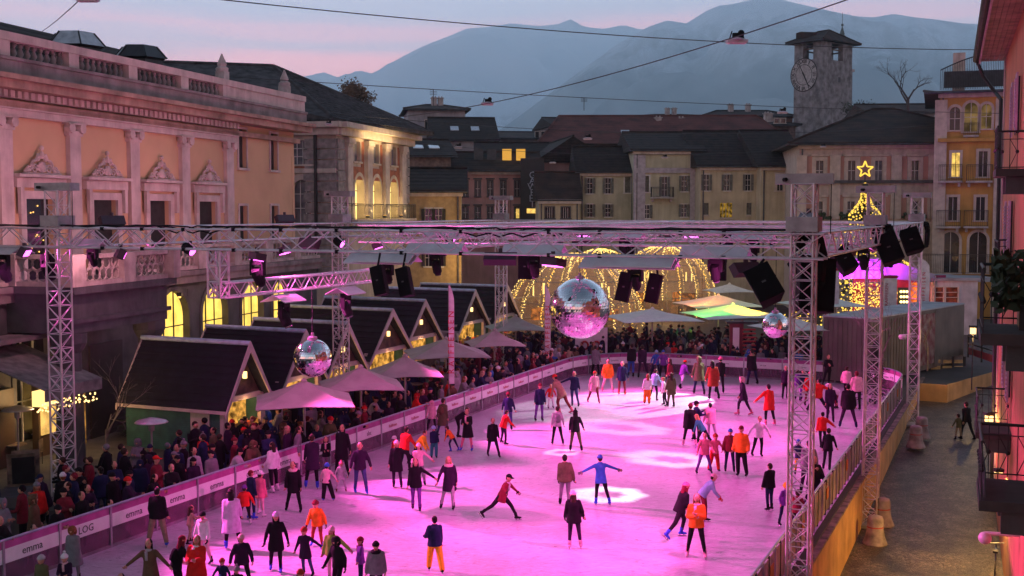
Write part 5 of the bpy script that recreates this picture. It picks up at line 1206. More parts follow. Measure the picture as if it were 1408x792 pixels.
for p, c, e_, dx, dy in ((PAR[9], (.15, 1, .1), 900, -2.6, -1.2), (PAR[9], (1, .62, .05), 1200, 1.2, -1.0), (PAR[8], (1, .25, .06), 800, -2.2, -1.4)):
    q = Vector((p.x + dx, p.y + dy - 1.8, 4.6 if c[1] < .9 or True else 3)); l = bpy.data.lights.new('party_light', 'SPOT'); l.energy = e_; l.color = c; l.spot_size = R(75); l.spot_blend = .6; l.shadow_soft_size = .1
    o = bpy.data.objects.new('party_light', l); COL.objects.link(o); o.location = q; o.rotation_euler = (Vector((p.x + dx * .45, p.y, 3.0)) - q).to_track_quat('-Z', 'Y').to_euler()

# ================================================================== domes with strings of lights
m_film = mat('clear dome film', (.45, .33, .24), rough=.25, var=.1, alpha=.3, spec=.6); m_bulb = glow('golden bulb', (1, .56, .10), 2.2); m_bulbw = glow('pale golden bulb', (1, .64, .18), 2.4)
def dome(px, ptop, wpx, Y, lb, ribs=18, inner=True):
    c = at(px, 400, Y); z1 = at(px, ptop, Y).z; r = wpx / 2 * Y / FPX; zc = z1 - r * 1.0; zc = max(1.2, z1 - r)
    hz = z1 - zc; c = Vector((c.x, c.y, 0)); t = thing('dome_tent', lb, 'dome tent', c, 'transparent domes with strings of lights')
    P = lambda a, e, k=1: Vector((c.x + r * k * math.cos(a) * math.cos(e), c.y + r * k * math.sin(a) * math.cos(e), zc + hz * k * math.sin(e)))
    o = MB(); nE = 9
    for j in range(nE):
        for i in range(ribs * 2): a0, a1 = math.pi * i / ribs, math.pi * (i + 1) / ribs; e0, e1 = math.pi / 2 * j / nE, math.pi / 2 * (j + 1) / nE; o.face([P(a0, e0), P(a1, e0), P(a1, e1), P(a0, e1)])
    for i in range(ribs * 2): a0, a1 = math.pi * i / ribs, math.pi * (i + 1) / ribs; o.face([Vector((*P(a0, 0).xy, 0)), Vector((*P(a1, 0).xy, 0)), P(a1, 0), P(a0, 0)])
    o.build('cover', m_film, t, smooth=True)
    for i in range(ribs):
        a = 2 * math.pi * i / ribs; o = MB(); pts = [Vector((*P(a, 0, .99).xy, 0))] + [P(a, math.pi / 2 * j / 10, .99) for j in range(11)]; o.path(pts, .035, 5); rb = o.build('rib', m_alud, t)
        g = MB(); n = 74
        for k in range(n):
            e_ = math.pi / 2 * k / n * .98; jt = lambda: random.uniform(-.07, .07); g.ball(P(a, e_, 1.01) + Vector((jt(), jt(), jt())), random.uniform(.026, .044), 4, 3)
        g.ball(Vector((*P(a, 0, 1.01).xy, zc * .6)), .04, 4, 3); g.ball(Vector((*P(a, 0, 1.01).xy, zc * .3)), .04, 4, 3)
        tag(g.build('light_string', m_bulbw if i % 2 else m_bulb, rb), kind='stuff')
    for e_ in (.02, .35, .7): o = MB(); o.path([P(2 * math.pi * i / 32, e_, .985) for i in range(33)], .03, 4); o.build('hoop', m_alud, t)
    g = MB()
    for k in range(90): a = random.uniform(0, 6.28); g.ball(P(a, random.uniform(1.15, 1.5), 1.01), random.uniform(.04, .07), 4, 3)
    tag(g.build('crown_lights', m_bulbw, t), kind='stuff')
    if inner:
        for k in range(7):
            a = random.uniform(0, 6.28); q = c + Vector((r * .5 * math.cos(a), r * .5 * math.sin(a), 0)); blk(t, 'bar_table', q + Vector((0, 0, .55)), (.7, .7, 1.1), m_timber, a)
            blk(t, 'glowing_screen', q + Vector((0, 0, 1.9)), (1.3, .06, .8), glow('orange screen', (1, .3, .05), .9, var=.9, scale=3), a)
        for k in range(6):
            a = random.uniform(0, 6.28); q = c + Vector((r * .6 * math.cos(a), r * .6 * math.sin(a), 3.2)); rod(t, 'pendant', q, q + Vector((0, 0, .8)), .05, m_bulbw)
        point_lamp('dome_light', c + Vector((0, 0, zc + hz * .4)), 1100, (1, .55, .22), .5)
    return t
dome(790, 350, 190, 84, 'larger light strung dome tent behind the big mirror ball')
dome(914, 338, 138, 100, 'second light strung dome tent right of the mirror ball')
dome(825, 343, 110, 106, 'third light strung dome tent showing behind the first', 12, False)

# ================================================================== christmas tree, star
def xmas():
    Y = 92; z1 = at(1189, 252, Y).z; b = at(1189, 290, Y); b.z = 0; r = 5.2
    t = thing('christmas_tree', 'tall christmas tree wrapped in golden lights behind the stage', 'tree', b)
    rod(t, 'trunk', b, b + Vector((0, 0, z1)), .18, m_timber)
    o = MB(); rn = random.Random(5); prof = lambda f: r * (1 - f) ** 1.15 * (1 if f < .9 else .9)
    for k in range(5200):
        f = rn.random() ** 1.35; a = rn.uniform(0, 6.28); q = prof(f) * (rn.random() ** .4) * (1 + .22 * math.sin(f * 34)); p = b + Vector((q * math.cos(a), q * math.sin(a), .6 + f * (z1 - .6))); s = rn.uniform(.18, .42)
        d = Vector((math.cos(a), math.sin(a), -.25)) * s; w = Vector((-math.sin(a), math.cos(a), 0)) * s * .35; o.face([p - w, p + d, p + w])
    tag(o.build('needles', mat('fir needles', (.02, .045, .02), rough=.9, var=.4, scale=2), t), kind='stuff')
    g = MB()
    for k in range(1500):
        f = rn.random() ** 1.5; a = rn.uniform(3.0, 6.4); q = prof(f) * (1 + .2 * math.sin(f * 34)) + .05; p = b + Vector((q * math.cos(a), q * math.sin(a), .6 + f * (z1 - .6))); g.ball(p, rn.uniform(.045, .085), 4, 3)
    tag(g.build('tree_lights', glow('tree bulb', (1, .62, .09), 1.6), t), kind='stuff')
    c = at(1189.5, 233, Y); s = thing('star', 'glowing yellow five pointed star outline on the christmas tree', 'star', c); R1 = 11.5 * Y / FPX
    pts = [c + Vector(((R1 if k % 2 == 0 else R1 * .42) * math.sin(math.pi * k / 5), 0, (R1 if k % 2 == 0 else R1 * .42) * math.cos(math.pi * k / 5))) for k in range(10)]
    o = MB(); o.path(pts + pts[:1], .06, 6); o.build('light_tube', glow('star tube', (1, .62, .08), 1.5), s)
    rod(s, 'stem', c - Vector((0, 0, R1 * .6)), c - Vector((0, 0, R1 * .6 + .8)), .05, m_iron); point_lamp('tree_light', b + Vector((-2, -7, 4)), 500, (1, .6, .2), .6)
xmas()
# ================================================================== stage tent, containers, cabin
m_pur = mat('white stage tarpaulin', (.36, .34, .38), rough=.4, var=.1, scale=.8)
def stage():
    Y = 84; a, b, c = at(1150, 358, Y), at(1218, 362, Y), at(1285, 385, Y + 4); t = thing('stage_tent', 'stage tent with a purple lit fabric roof', 'tent', (b.x, b.y, 0)); z = [at(1150, 356, Y).z, at(1150, 383, Y).z]
    o = MB(); o.prism([(a.x, a.y, z[0]), (b.x, b.y, z[0]), (b.x, b.y, z[1]), (a.x, a.y, z[1])], (0, 6, 0)); o.build('fascia', m_pur, t)
    o = MB(); o.prism([(b.x + .01, b.y, z[0]), (c.x, c.y, z[1] + .1), (c.x, c.y, z[1] - .5), (b.x + .01, b.y, z[1])], (0, 6, 0)); o.build('sloping_roof', m_pur, t)
    for k in range(9): blk(t, 'roof_strut', (a.x + (b.x - a.x) * k / 8, a.y - .06, (z[0] + z[1]) / 2), (.06, .06, z[0] - z[1]), m_alud)
    for q in (a, b, c): rod(t, 'leg', (q.x, q.y, 0), (q.x, q.y, z[1]), .12, m_alud)
    x0, x1 = at(1240, 400, Y).x, at(1262, 400, Y).x
    blk(t, 'back_cloth', ((b.x + c.x) / 2, Y + 4.5, z[1] / 2), (c.x - b.x + 2, .1, z[1]), mat('crimson cloth', (.3, .02, .08)))
    for i in range(3):
        for j in range(3): p = at(1239 + j * 4, 401 + i * 7, Y - .3); o = inst('bulb', 'blinder_lamp', Matrix.Translation(p) @ Matrix.Scale(.1, 4), glow('blinder', (1, .7, .25), 4), t)
    blk(t, 'lamp_panel', at(1243, 408, Y - .1), (.9, .08, 1.3), m_dark); blk(t, 'glowing_wall', at(1256, 410, Y), (.55, .1, 2.2), glow('orange stage wall', (1, .18, .03), 1.6, var=.6, scale=3), 0)
    for p, e_ in ((Vector((a.x + .8, Y - 1.1, z[1] - .5)), 900), (Vector((a.x + 2.6, Y - 1.1, z[1] - .5)), 900), (Vector((b.x + 1.5, Y - 1.1, z[1] - .4)), 800)): area_lamp('purple_stage_light', p, p + Vector((.2, 1.1, .9)), e_ * .2, (.62, .02, 1), 1.4, .3, 90)
    point_lamp('red_stage_light', ((b.x + c.x) / 2, Y + 2, 2.6), 220, (1, .1, .2), .3)
    g = MB()
    for k in range(330): g.ball(at(random.uniform(1168, 1215), random.uniform(388, 428), 83 + random.uniform(0, 2)), random.uniform(.035, .06), 4, 3)
    gl = thing('light_curtain', 'curtain of golden lights under the purple stage roof', 'lights', at(1192, 428, 84)); tag(g.build('bulbs', m_bulb, gl), kind='stuff'); 
    for k in range(12): rod(gl, 'cable', at(1168 + 4 * k, 386, 84), at(1168 + 4 * k, 430, 84), .012, m_iron)
stage()
m_ad = mat('lit white advertising skin', (.7, .66, .68), rough=.5, var=.1)
def pillar_sign(px0, px1, py0, py1, Y, lb, txt=None, red=True):
    c = at((px0 + px1) / 2, (py0 + py1) / 2, Y); w = (px1 - px0) * Y / FPX; h = (py1 - py0) * Y / FPX; t = thing('advertising_pillar', lb, 'sign', (c.x, c.y, c.z - h / 2))
    blk(t, 'body', c, (w, w * .8, h), m_ad); blk(t, 'cap', c + Vector((0, 0, h / 2 + .08)), (w + .08, w * .8 + .08, .15), mat('red board', (.3, .02, .04)))
    rod(t, 'post', (c.x, c.y, 0), (c.x, c.y, c.z - h / 2), .08, m_alud)
    if txt: lettering(t, txt, Matrix.Translation(c + Vector((-w * .28, -w * .4 - .01, 0))) @ Matrix.Rotation(R(90), 4, 'X') @ Matrix.Rotation(R(90), 4, 'Z'), h * .14, m_redtxt)
pillar_sign(1213, 1231, 382, 427, 76, 'bright white advertising pillar with red vertical letters by the stage', 'RAIFFEISEN')
pillar_sign(1136, 1152, 372, 418, 78, 'tall pale advertising pillar with a red cap left of the christmas tree')
m_cont = mat('beige container steel', (.14, .115, .095), rough=.6, var=.15, kind='stain', scale=.8); m_snow = mat('grey tarpaulin roof', (.36, .37, .40), rough=.6, var=.2, scale=.7)
def container():
    A = at(1196, 438, 62); ang = R(49); A.z = 0; F = Fac((A.x, A.y), ang); S = Fac(F.P(0, 0, -2.6), ang - math.pi / 2)
    zt = F.z(1204, 438); Lx = F.x(1329); t = thing('shipping_container', 'beige shipping container with a dark red plant poster on its side', 'container', F.P(0, 0))
    Lx = min(Lx, 16); z0 = .15
    F.blk(t, 'body', 0, Lx, z0, zt, -2.6, 0, m_cont)
    n = int(Lx / .36)
    for k in range(n): F.blk(t, 'corrugation', .1 + k * Lx / n, .1 + k * Lx / n + .18, z0 + .15, zt - .15, 0, .035, m_cont)
    for k in range(9): S.blk(t, 'corrugation', .15 + k * .27, .15 + k * .27 + .14, z0 + .15, zt - .15, 0, .035, m_cont)
    F.blk(t, 'roof_sheet', -.05, Lx + .05, zt, zt + .07, -2.65, .05, m_snow)
    a, b = F.x(1262), F.x(1288); F.blk(t, 'poster', a, b, z0 + .3, zt - .2, .036, .06, mat('dark red plant poster', (.16, .02, .03), var=.9, scale=2.2, col2=(.30, .24, .22)))
    F.blk(t, 'door_panel', b + .05, Lx - .1, z0 + .1, zt - .1, .036, .055, m_cont)
container()
def cabin():
    A = at(1283, 390, 88); F = Fac((A.x, A.y), R(6)); t = thing('white_cabin', 'white site cabin with two reddish windows and a snowy roof', 'cabin', F.P(0, 0)); zt = F.z(1283, 386); Lx = F.x(1347) ; m = mat('white painted panel', (.55, .53, .58), rough=.6, var=.15, kind='stain', scale=1)
    ws = [(F.x(1284.5), F.x(1300), F.z(1290, 416), F.z(1290, 395)), (F.x(1303), F.x(1320), F.z(1310, 416), F.z(1310, 395))]
    shell(t, F, Lx, 5, 0, zt, m, ws, depth=.12)
    for w in ws: F.window(t, *w, frame=.06, fm=m_wframe, bars=(0, 2), pane=glow('dim red room', (.30, .05, .03), .5, var=.8, scale=3), sill=False, depth=.1)
    F.blk(t, 'roof', -.2, Lx + .2, zt, zt + .2, -5.2, .3, m_snow)
    t = thing('canopy_roof', 'long flat dark canopy left of the white cabin', 'canopy', at(1270, 386, 92)); blk(t, 'roof', at(1262, 383, 94), (11, 4, .3), m_snow); 
    for dx in (-4, 0, 4): rod(t, 'post', at(1262, 383, 94) + Vector((dx, -1.5, -.15)), Vector((at(1262, 383, 94).x + dx, 92.5, 0)), .08, m_alud)
cabin()
def barrier_rail():
    t = thing('handrail_fence', 'dark handrail with red and white tape beside the white cabin', 'fence', at(1334, 480, 72))
    a, b = at(1332, 462, 72), at(1372, 472, 62)
    for k in range(2): rod(t, 'rail', a - Vector((0, 0, .45 * k)), b - Vector((0, 0, .45 * k)), .05, m_dark)
    for f in (0, .5, 1): p = a.lerp(b, f); rod(t, 'post', p + Vector((0, 0, .1)), p - Vector((0, 0, 1.3)), .06, m_dark)
    o = MB(); o.prism([a - Vector((0, 0, .7)), b - Vector((0, 0, .7)), b - Vector((0, 0, 1.1)), a - Vector((0, 0, 1.1))], (0, .03, 0)); o.build('tape', mat('red board', (.3, .02, .04)), t)
barrier_rail()

# ================================================================== flags
def flag(px, ptop, pbot, Y, lb, bend=-1, w=.42, txt='RAIFFEISEN', zb=None):
    b = at(px, pbot, Y); T = at(px, ptop, Y); h = T.z - b.z; t = thing('feather_flag', lb, 'flag', b, 'white feather flags with red letters')
    rod(t, 'pole', (b.x - w / 2 * bend * -1, b.y, min(b.z, 0)), (b.x - w / 2 * bend * -1, b.y, b.z + h), .02, m_alud)
    o = MB(); n = 14; pts = []
    for k in range(n + 1):
        f = k / n; ww = w * (1 - max(0, (f - .82) / .18) ** 2 * .85); pts.append((-w / 2 * -bend * -1 if False else 0, f, ww))
    L_ = [b + Vector((-bend * -w / 2, .04 * math.sin(f * 9), h * f)) for _, f, ww in pts]; R_ = [b + Vector((-bend * -w / 2 + bend * -ww * 1.0, .04 * math.sin(f * 9 + .6), h * f)) for _, f, ww in pts]
    off = Vector((0, .015, 0)); v = L_ + R_ + [p + off for p in L_] + [p + off for p in R_]; m = n + 1; fs = []
    for k in range(n): fs += [(k, m + k, m + k + 1, k + 1), (2 * m + k, 2 * m + k + 1, 3 * m + k + 1, 3 * m + k)]
    o.raw(v, fs); o.build('sail', m_ad, t, smooth=False)
    lettering(t, ' '.join(txt), Matrix.Translation(b + Vector((0, -.07, h * .42))) @ Matrix.Rotation(R(90), 4, 'X') @ Matrix.Rotation(R(90), 4, 'Z'), h * .085, mat('bright red print', (.6, .02, .05)))
flag(621, 391, 528, 52, 'white feather flag with red letters above the left barrier', -1, .24)
flag(753, 392, 498, 66, 'white feather flag with red letters left of the big mirror ball', -1, .32)
flag(1135, 402, 500, 65, 'white feather flag with red letters right of the nearest right tower', -1, .34)
flag(1269, 354, 430, 74, 'white curved feather flag beside the farthest right tower', -1, .75)
# board with skates
bd = thing('notice_board', 'red framed notice board with stacked red shelves at the far rink side', 'board', gnd(1020, 512, 0)); c = at(1020, 475, 67)
blk(bd, 'panel', at(1012, 473, 67), (.75, .2, 2.6), mat('dark red board', (.18, .03, .04))); blk(bd, 'poster', at(1012, 470, 66.85), (.36, .04, 1.6), m_band)
for k in range(9): blk(bd, 'shelf', at(1029, 453 + k * 5.4, 67), (.75, .4, .07), mat('red shelf', (.45, .02, .03)), .1)
blk(bd, 'side', at(1020, 473, 67.1), (.07, .5, 2.7), mat('dark red board', (.18, .03, .04)))
blk(bd, 'roof', at(1020, 443, 67), (1.8, .6, .12), m_dark)
tw = thing('life_ring_post', 'pale panel with two red rings behind the far barrier', 'board', gnd(813, 505, 0)); blk(tw, 'panel', at(813, 476, 70), (1.9, .1, 2.2), m_ad)
for px in (804, 820):
    o = MB(); cc = at(px, 475, 69.8); o.path([cc + Vector((.2 * math.cos(k / 12 * 6.2832), 0, .24 * math.sin(k / 12 * 6.2832))) for k in range(13)], .06, 5); o.build('red_ring', m_redtxt, tw)

# ================================================================== right hand house (close to the camera)
def right_house():
    ang = math.pi / 2 - R(20.15); F = Fac((1.9, 0), ang + math.pi); F = Fac((1.9, 0), ang)   # u runs away from the camera
    F.n = -Vector((math.sin(ang), -math.cos(ang), 0))                 # its face looks left, over the street
    m = mat('orange plaster', (.50, .20, .10), rough=.85, var=.08, scale=.8, kind='stain'); t = thing('orange_house', 'orange plastered house with wooden eaves and iron balconies at the right edge', 'building', F.P(44, -3))
    uE = F.x(1377.5); z1 = H + 5.6
    F.blk(t, 'wall', 14, uE, -3, z1, -9, 0, m)
    F.blk(t, 'corner_band', uE - .5, uE - .002, -3, z1, .001, .05, m_pk)
    # soffit of boards, rafters, gutter
    m_sof = mat('varnished eave boards', (.30, .15, .12), rough=.55, var=.25, scale=2); ov = .85; m_wood = m_sof
    w = .16; k = 0
    nb = int((ov + .9) / .15)
    for q in range(nb): F.blk(t, 'eave_board', 12, uE + .9, z1 + .02 + q * .0, z1 + .05, ov - (q + 1) * .15, ov - q * .15 - .012, m_sof)
    u = 14.0
    F.blk(t, 'fascia', 12, uE + .95, z1 - .08, z1 + .14, ov, ov + .06, m_barge)
    o = MB()
    for k in range(26): u = 12 + (uE - 11) * k / 26; o.tube(F.P(u, z1 + .1, ov + .16), F.P(u + (uE - 11) / 26 - .03, z1 + .1, ov + .16), .12, seg=8)
    o.build('gutter', m_iron, t)
    o = MB(); e0 = F.P(uE + .9, z1 + .05, ov + .12); o.path([e0, F.P(uE + .9, z1 - .5, ov - .1), F.P(uE + .6, z1 - 1.2, .3), F.P(uE + .1, z1 - 1.5, .12), F.P(uE - .2, -1.5, .12)], .07, 6); o.build('downpipe', m_iron, t)
    o = MB(); o.prism([F.P(12, z1 + .2, ov + .1), F.P(uE + 1, z1 + .2, ov + .1), F.P(uE + 1, z1 + 3, -8), F.P(12, z1 + 3, -8)], (0, 0, -.12)); o.build('roof', m_tile, t)
    m_sh = mat('mauve slatted shutter', (.42, .30, .38), rough=.6, var=.1)
    m_fr = mat('mauve stone surround', (.35, .22, .25), rough=.8)
    for (px, pa, pb) in ((1394, 122, 191), (1389, 277, 350), (1392, 455, 556)):
        u = F.x(px); z0, zt = F.z(px, pb), F.z(px, pa)
        f = blk(t, 'window', F.P(u - 1.2, (z0 + zt) / 2, .04), (1.1, .08, zt - z0), m_glass, F.a)
        for uu, oo in ((u - .1, .0), (u - 2.8, .0)):
            sh = F.blk(t, 'shutter', uu, uu + .62, z0, zt, .10, .15, m_sh)
            for q in range(14): zz = z0 + .12 + (zt - z0 - .24) * q / 14; F.blk(t, 'slat', uu + .06, uu + .56, zz, zz + .07, .152, .18, m_sh)
    def balc(px0, Y0, Y1, prail, proj, lb, pat=True, cloth=False):
        # outer far corner at px0,prail and depth Y1
        c = at(px0, prail, Y1); u1 = (c - F.P(0, 0)).dot(F.u); o1 = (c - Vector((F.O.x, F.O.y, 0))).dot(F.n); o1 = max(.5, o1); zr = c.z; u0 = u1 - (Y1 - Y0); zf = zr - 1.02
        b = thing('balcony', lb, 'balcony', F.P(u1, zf, 0), 'iron balconies of the orange house')
        F.blk(b, 'slab', u0, u1, zf - .18, zf, .01, o1, mat('brown stone slab', (.06, .045, .045), rough=.8))
        for u in (u0 + .3, u1 - .3): F.blk(b, 'bracket', u - .1, u + .1, zf - .6, zf - .182, .01, o1 * .7, m_greystone)
        qs = [(u0, o1 - .03), (u1, o1 - .03), (u1, .03)]
        for (ua, oa), (ub, ob) in zip(qs, qs[1:]):
            for zz, rr in ((zr, .03), (zr - .2, .012), (zf + .1, .014)): rod(b, 'rail', F.P(ua, zz, oa), F.P(ub, zz, ob), rr, m_iron)
            Ln = math.hypot(ub - ua, ob - oa); n = max(2, round(Ln / .17))
            for k in range(n + 1):
                f = k / n; u, o_ = ua + (ub - ua) * f, oa + (ob - oa) * f; rod(b, 'baluster', F.P(u, zf, o_), F.P(u, zr, o_), .009, m_iron)
                if k < n and k % 2 == 0:
                    f2 = (k + 1) / n; u2, o2 = ua + (ub - ua) * f2, oa + (ob - oa) * f2
                    for zz0, zz1 in ((zf + .1, zf + .5), (zr - .2, zf + .5)): rod(b, 'diagonal', F.P(u, zz0, o_), F.P(u2, zz1, o2), .009, m_iron)
                    o = MB(); o.ball(F.P(u2, zf + .5, o2), (.05, .05, .05), 6, 4); o.build('rosette', m_iron, b)
        return b, u0, u1, zf, o1
    balc(1367, 29, 31, 181, 1, 'dark iron balcony one floor above the camera')
    b, u0, u1, zf, o1 = balc(1347, 18.6, 20.5, 363, 1, 'iron balcony level with the camera holding a dark plant stand')
    o = MB(); rn = random.Random(4)
    for k in range(420): p = F.P(rn.uniform(u1 - 1.5, u1 - .2), zf + rn.uniform(.3, 1.25), rn.uniform(.3, o1 - .2)); a_ = Vector((rn.gauss(0, 1), rn.gauss(0, 1), rn.gauss(0, 1))).normalized() * .11; c_ = a_.orthogonal() * .5; o.face([p - c_, p + a_, p + c_, p - a_])
    pl = thing('plant_stand', 'dark potted plant stand on the balcony level with the camera', 'plant', F.P(u1 - .7, zf, .5)); tag(o.build('leaves', mat('dark plants', (.03, .05, .02)), pl), kind='stuff'); F.blk(pl, 'pot', u1 - 1.1, u1 - .4, zf, zf + .4, .2, .7, m_dark)
    b, u0, u1, zf, o1 = balc(1345, 20.1, 22, 582, 1, 'large iron balcony one floor below the camera')
    F.blk(b, 'privacy_cloth', u0, u1, zf + .05, zf + .5, o1 - .1, o1 - .08, mat('grey cloth', (.05, .05, .055)))
    b, u0, u1, zf, o1 = balc(1341, 34, 36, 533, 1, 'farther iron balcony two floors below the camera')
    balc(1383, 34, 37, 330, 1, 'small far iron balcony beside the middle shutter')
    # wall lamp
    q = at(1391, 743, 29); q = F.P((q - F.P(0, 0)).dot(F.u), q.z, .8); s = thing('globe_lamp', 'pale round globe lamp on a wall bracket of the orange house', 'lamp', q); o = MB(); o.ball(q, .16, 14, 10); o.build('globe', mat('frosted glass', (.5, .5, .48), rough=.3), s, smooth=True); rod(s, 'bracket', q + Vector((0, 0, .12)), q - F.n * .8 + Vector((0, 0, .15)), .05, m_wframe)
    return F
FR = right_house()
def street_lamp_light():
    p = at(1372, 690, 36); p.z = street_z(36) + 3.2
    t = thing('door_lamp', 'warm lamp over a doorway at the foot of the orange house', 'lamp', p); blk(t, 'housing', p + Vector((0, 0, .08)), (.25, .25, .1), m_dark); blk(t, 'diffuser', p, (.18, .18, .05), glow('fairy bulb', (1, .66, .25), 9))
    l = area_lamp('door_light', p - Vector((0, 0, .04)), p + Vector((-.9, -.4, -2.5)), 520, (1, .56, .15), .2, .2, 165)
street_lamp_light()
for q_, (Y_, pw) in enumerate(((47, 110), (60, 110))):
    u_ = Y_ / math.cos(R(20.15)) if Y_ < 47.5 else 0; p = Vector((1.9 + .367 * min(Y_, 43), min(Y_, 43), 1.6)) + FR.n * .3 if q_ == 0 else at(1338, 455, 60)
    t = thing('street_lantern', ('warm lantern on the corner of the orange house', 'warm lantern by the white cabin')[q_], 'lamp', p); blk(t, 'cap', p + Vector((0, 0, .22)), (.32, .32, .1), m_dark); blk(t, 'glass', p, (.22, .22, .3), glow('fairy bulb', (1, .62, .22), 3)); rod(t, 'bracket', p + Vector((0, 0, .27)), (p - FR.n * .28 + Vector((0, 0, .27))) if q_ == 0 else p - Vector((0, 0, 3)), .03, m_dark)
    point_lamp('lantern_light', p - Vector((0, 0, .3)), pw * (2 if q_ == 0 else 3), (1, .58, .2), .12)
def bicycle():
    b = gnd(1368, 795, street_z(35)); t = thing('bicycle', 'dark bicycle leaning against the foot of the orange house', 'bicycle', b); d = Vector((ST, CT, 0)); mt = mat('blue bicycle paint', (.03, .06, .2), rough=.3)
    for s in (-.52, .52):
        c = b + d * s + Vector((0, 0, .34)); o = MB(); o.path([c + d * .33 * math.cos(k * .5236) + Vector((0, 0, .33 * math.sin(k * .5236))) for k in range(13)], .018, 5); w = o.build('wheel', m_iron, t)
        for k in range(6): o = rod(t, 'spoke', c - d * .32 * math.cos(k * .52) - Vector((0, 0, .32 * math.sin(k * .52))), c + d * .32 * math.cos(k * .52) + Vector((0, 0, .32 * math.sin(k * .52))), .003, m_alud)
    B = lambda s, z: b + d * s + Vector((0, 0, z)); 
    for p, q in (((-.52, .34), (-.1, .3)), ((-.1, .3), (-.22, .85)), ((-.52, .34), (-.2, .75)), ((-.1, .3), (.38, .8)), ((-.2, .78), (.38, .85)), ((.38, .98), (.52, .34))): rod(t, 'frame_tube', B(*p), B(*q), .018, mt)
    blk(t, 'saddle', B(-.24, .9), (.14, .26, .06), m_dark, RKA); rod(t, 'handlebar', B(.36, 1.0) - Vector((.27, 0, 0)), B(.36, 1.0) + Vector((.27, 0, 0)), .015, m_alud)
bicycle()
# bollards
m_con = mat('rose concrete', (.27, .23, .22), rough=.9, var=.25, scale=3, bump=.4)
for k, (px, py, lb) in enumerate(((1203, 748, 'nearest concrete bell bollard with a red band'), (1213, 722, 'concrete bell bollard just behind the nearest one'), (1259, 615, 'third concrete bell bollard below the far tower'), (1267, 602, 'farthest concrete bell bollard with a red band'))):
    p = gnd(px, py, -1.7); p = gnd(px, py, street_z(p.y)); t = thing('bollard', lb, 'bollard', p, 'bell shaped concrete bollards in the street')
    o = MB(); o.lathe([(.42, 0), (.40, .06), (.31, .28), (.27, .5), (.26, .85), (.23, .93), (.12, .97), (.02, .98)], p, 20); o.build('body', m_con, t, smooth=True)
    o = MB(); o.lathe([(.268, 0), (.268, .06)], p + Vector((0, 0, .55)), 20); o.build('red_band', mat('red band paint', (.35, .04, .03)), t)
# patio heaters
def heater(px, py, zh, lb):
    k = (zh - H) / ray(px, py).z; p = Vector((0, 0, H)) + ray(px, py) * k; b = Vector((p.x, p.y, 0)); t = thing('patio_heater', lb, 'patio heater', b, 'mushroom patio heaters')
    o = MB(); o.lathe([(.55, -.02), (.5, .03), (.25, .1), (.08, .14)], p, 20); o.build('reflector', mat('brushed reflector', (.6, .6, .62), metal=.6, rough=.4), t, smooth=True)
    o = MB(); o.lathe([(.1, -.3), (.12, -.02)], p, 10); o.build('burner', m_alud, t); rod(t, 'post', b, p - Vector((0, 0, .3)), .035, m_alud); o = MB(); o.lathe([(.22, 0), (.22, .5), (.1, .56)], b, 12); o.build('gas_base', m_alud, t)
heater(208, 580, 2.25, 'mushroom patio heater in front of the nearest market hut'); heater(24, 563, 2.35, 'mushroom patio heater lit amber by the cafe')
# bare trees
m_bark = mat('pale bark', (.16, .13, .12), rough=.9, var=.3)
def bare_tree(b, h, lb, seed, m=None, depth=5, spread=.5, cat='tree', r0=.05, twigm=None):
    t = thing('bare_tree', lb, cat, b); rn = random.Random(seed); tr = MB(); br = MB()
    def grow(p, d, L, r, lv):
        q = p + d * L; (tr if lv == 0 else br).tube(p, q, r, r * .7, seg=5 if lv < 2 else 3, cap=False)
        if lv >= depth: return
        for k in range(2 if lv else 3):
            a = Vector((rn.gauss(0, 1), rn.gauss(0, 1), rn.gauss(0, .6))) * spread; nd = (d + a + Vector((0, 0, .12))).normalized(); grow(p.lerp(q, rn.uniform(.65, 1)), nd, L * rn.uniform(.6, .85), r * .6, lv + 1)
    grow(Vector(b), Vector((0, 0, 1)), h * .3, r0, 0); tr.build('trunk', m or m_bark, t); tag(br.build('branches', m or m_bark, t), kind='stuff'); return t
bare_tree(gnd(147, 640, 0), 4.4, 'thin bare birch beside the nearest market hut', 3); bare_tree(gnd(106, 655, 0), 3.2, 'small bare tree behind the nearest left tower', 8)
bare_tree(at(1213, 520, 58), 4.5, 'bare young tree before the beige container', 5, r0=.05); bare_tree(at(1275, 510, 62), 4.2, 'bare shrub tree in front of the container poster', 9)
b = at(1248, 160, 145); bare_tree(b, 7.6, 'bare round crowned tree on the skyline right of the clock tower', 12, m=mat('dark twigs', (.07, .05, .045)), depth=9, spread=.42, r0=.22)
def leafy(b, h, w, lb, seed, col=(.07, .05, .03), n=2600):
    t = thing('leafy_tree', lb, 'tree', b); rn = random.Random(seed); tr = MB(); tr.tube(b, Vector(b) + Vector((0, 0, h * .6)), .25, .1); tr.build('trunk', m_bark, t); o = MB()
    cl = [(Vector((rn.gauss(0, .38) * w, rn.gauss(0, .38) * w, h * rn.uniform(.35, .95))), rn.uniform(.2, .38) * w) for k in range(14)]
    for k in range(n):
        c, r = rn.choice(cl); p = Vector(b) + c + Vector((rn.gauss(0, .5), rn.gauss(0, .5), rn.gauss(0, .45))) * r; s = rn.uniform(.1, .22); a = Vector((rn.gauss(0, 1), rn.gauss(0, 1), rn.gauss(0, 1))).normalized() * s; c2 = a.orthogonal() * .6; o.face([p - c2, p + a, p + c2])
    tag(o.build('crown', mat('leaves %s' % seed, col, rough=.9, var=.4, scale=1), t), kind='stuff')
leafy(at(484, 162, 120), 3.1, 2.5, 'tree with brown autumn leaves behind the tiled hip roof', 21, (.16, .10, .06))
leafy(at(1176, 172, 170), 3, 2.4, 'dark bush at the foot of the clock tower', 22, (.03, .045, .02), 900)
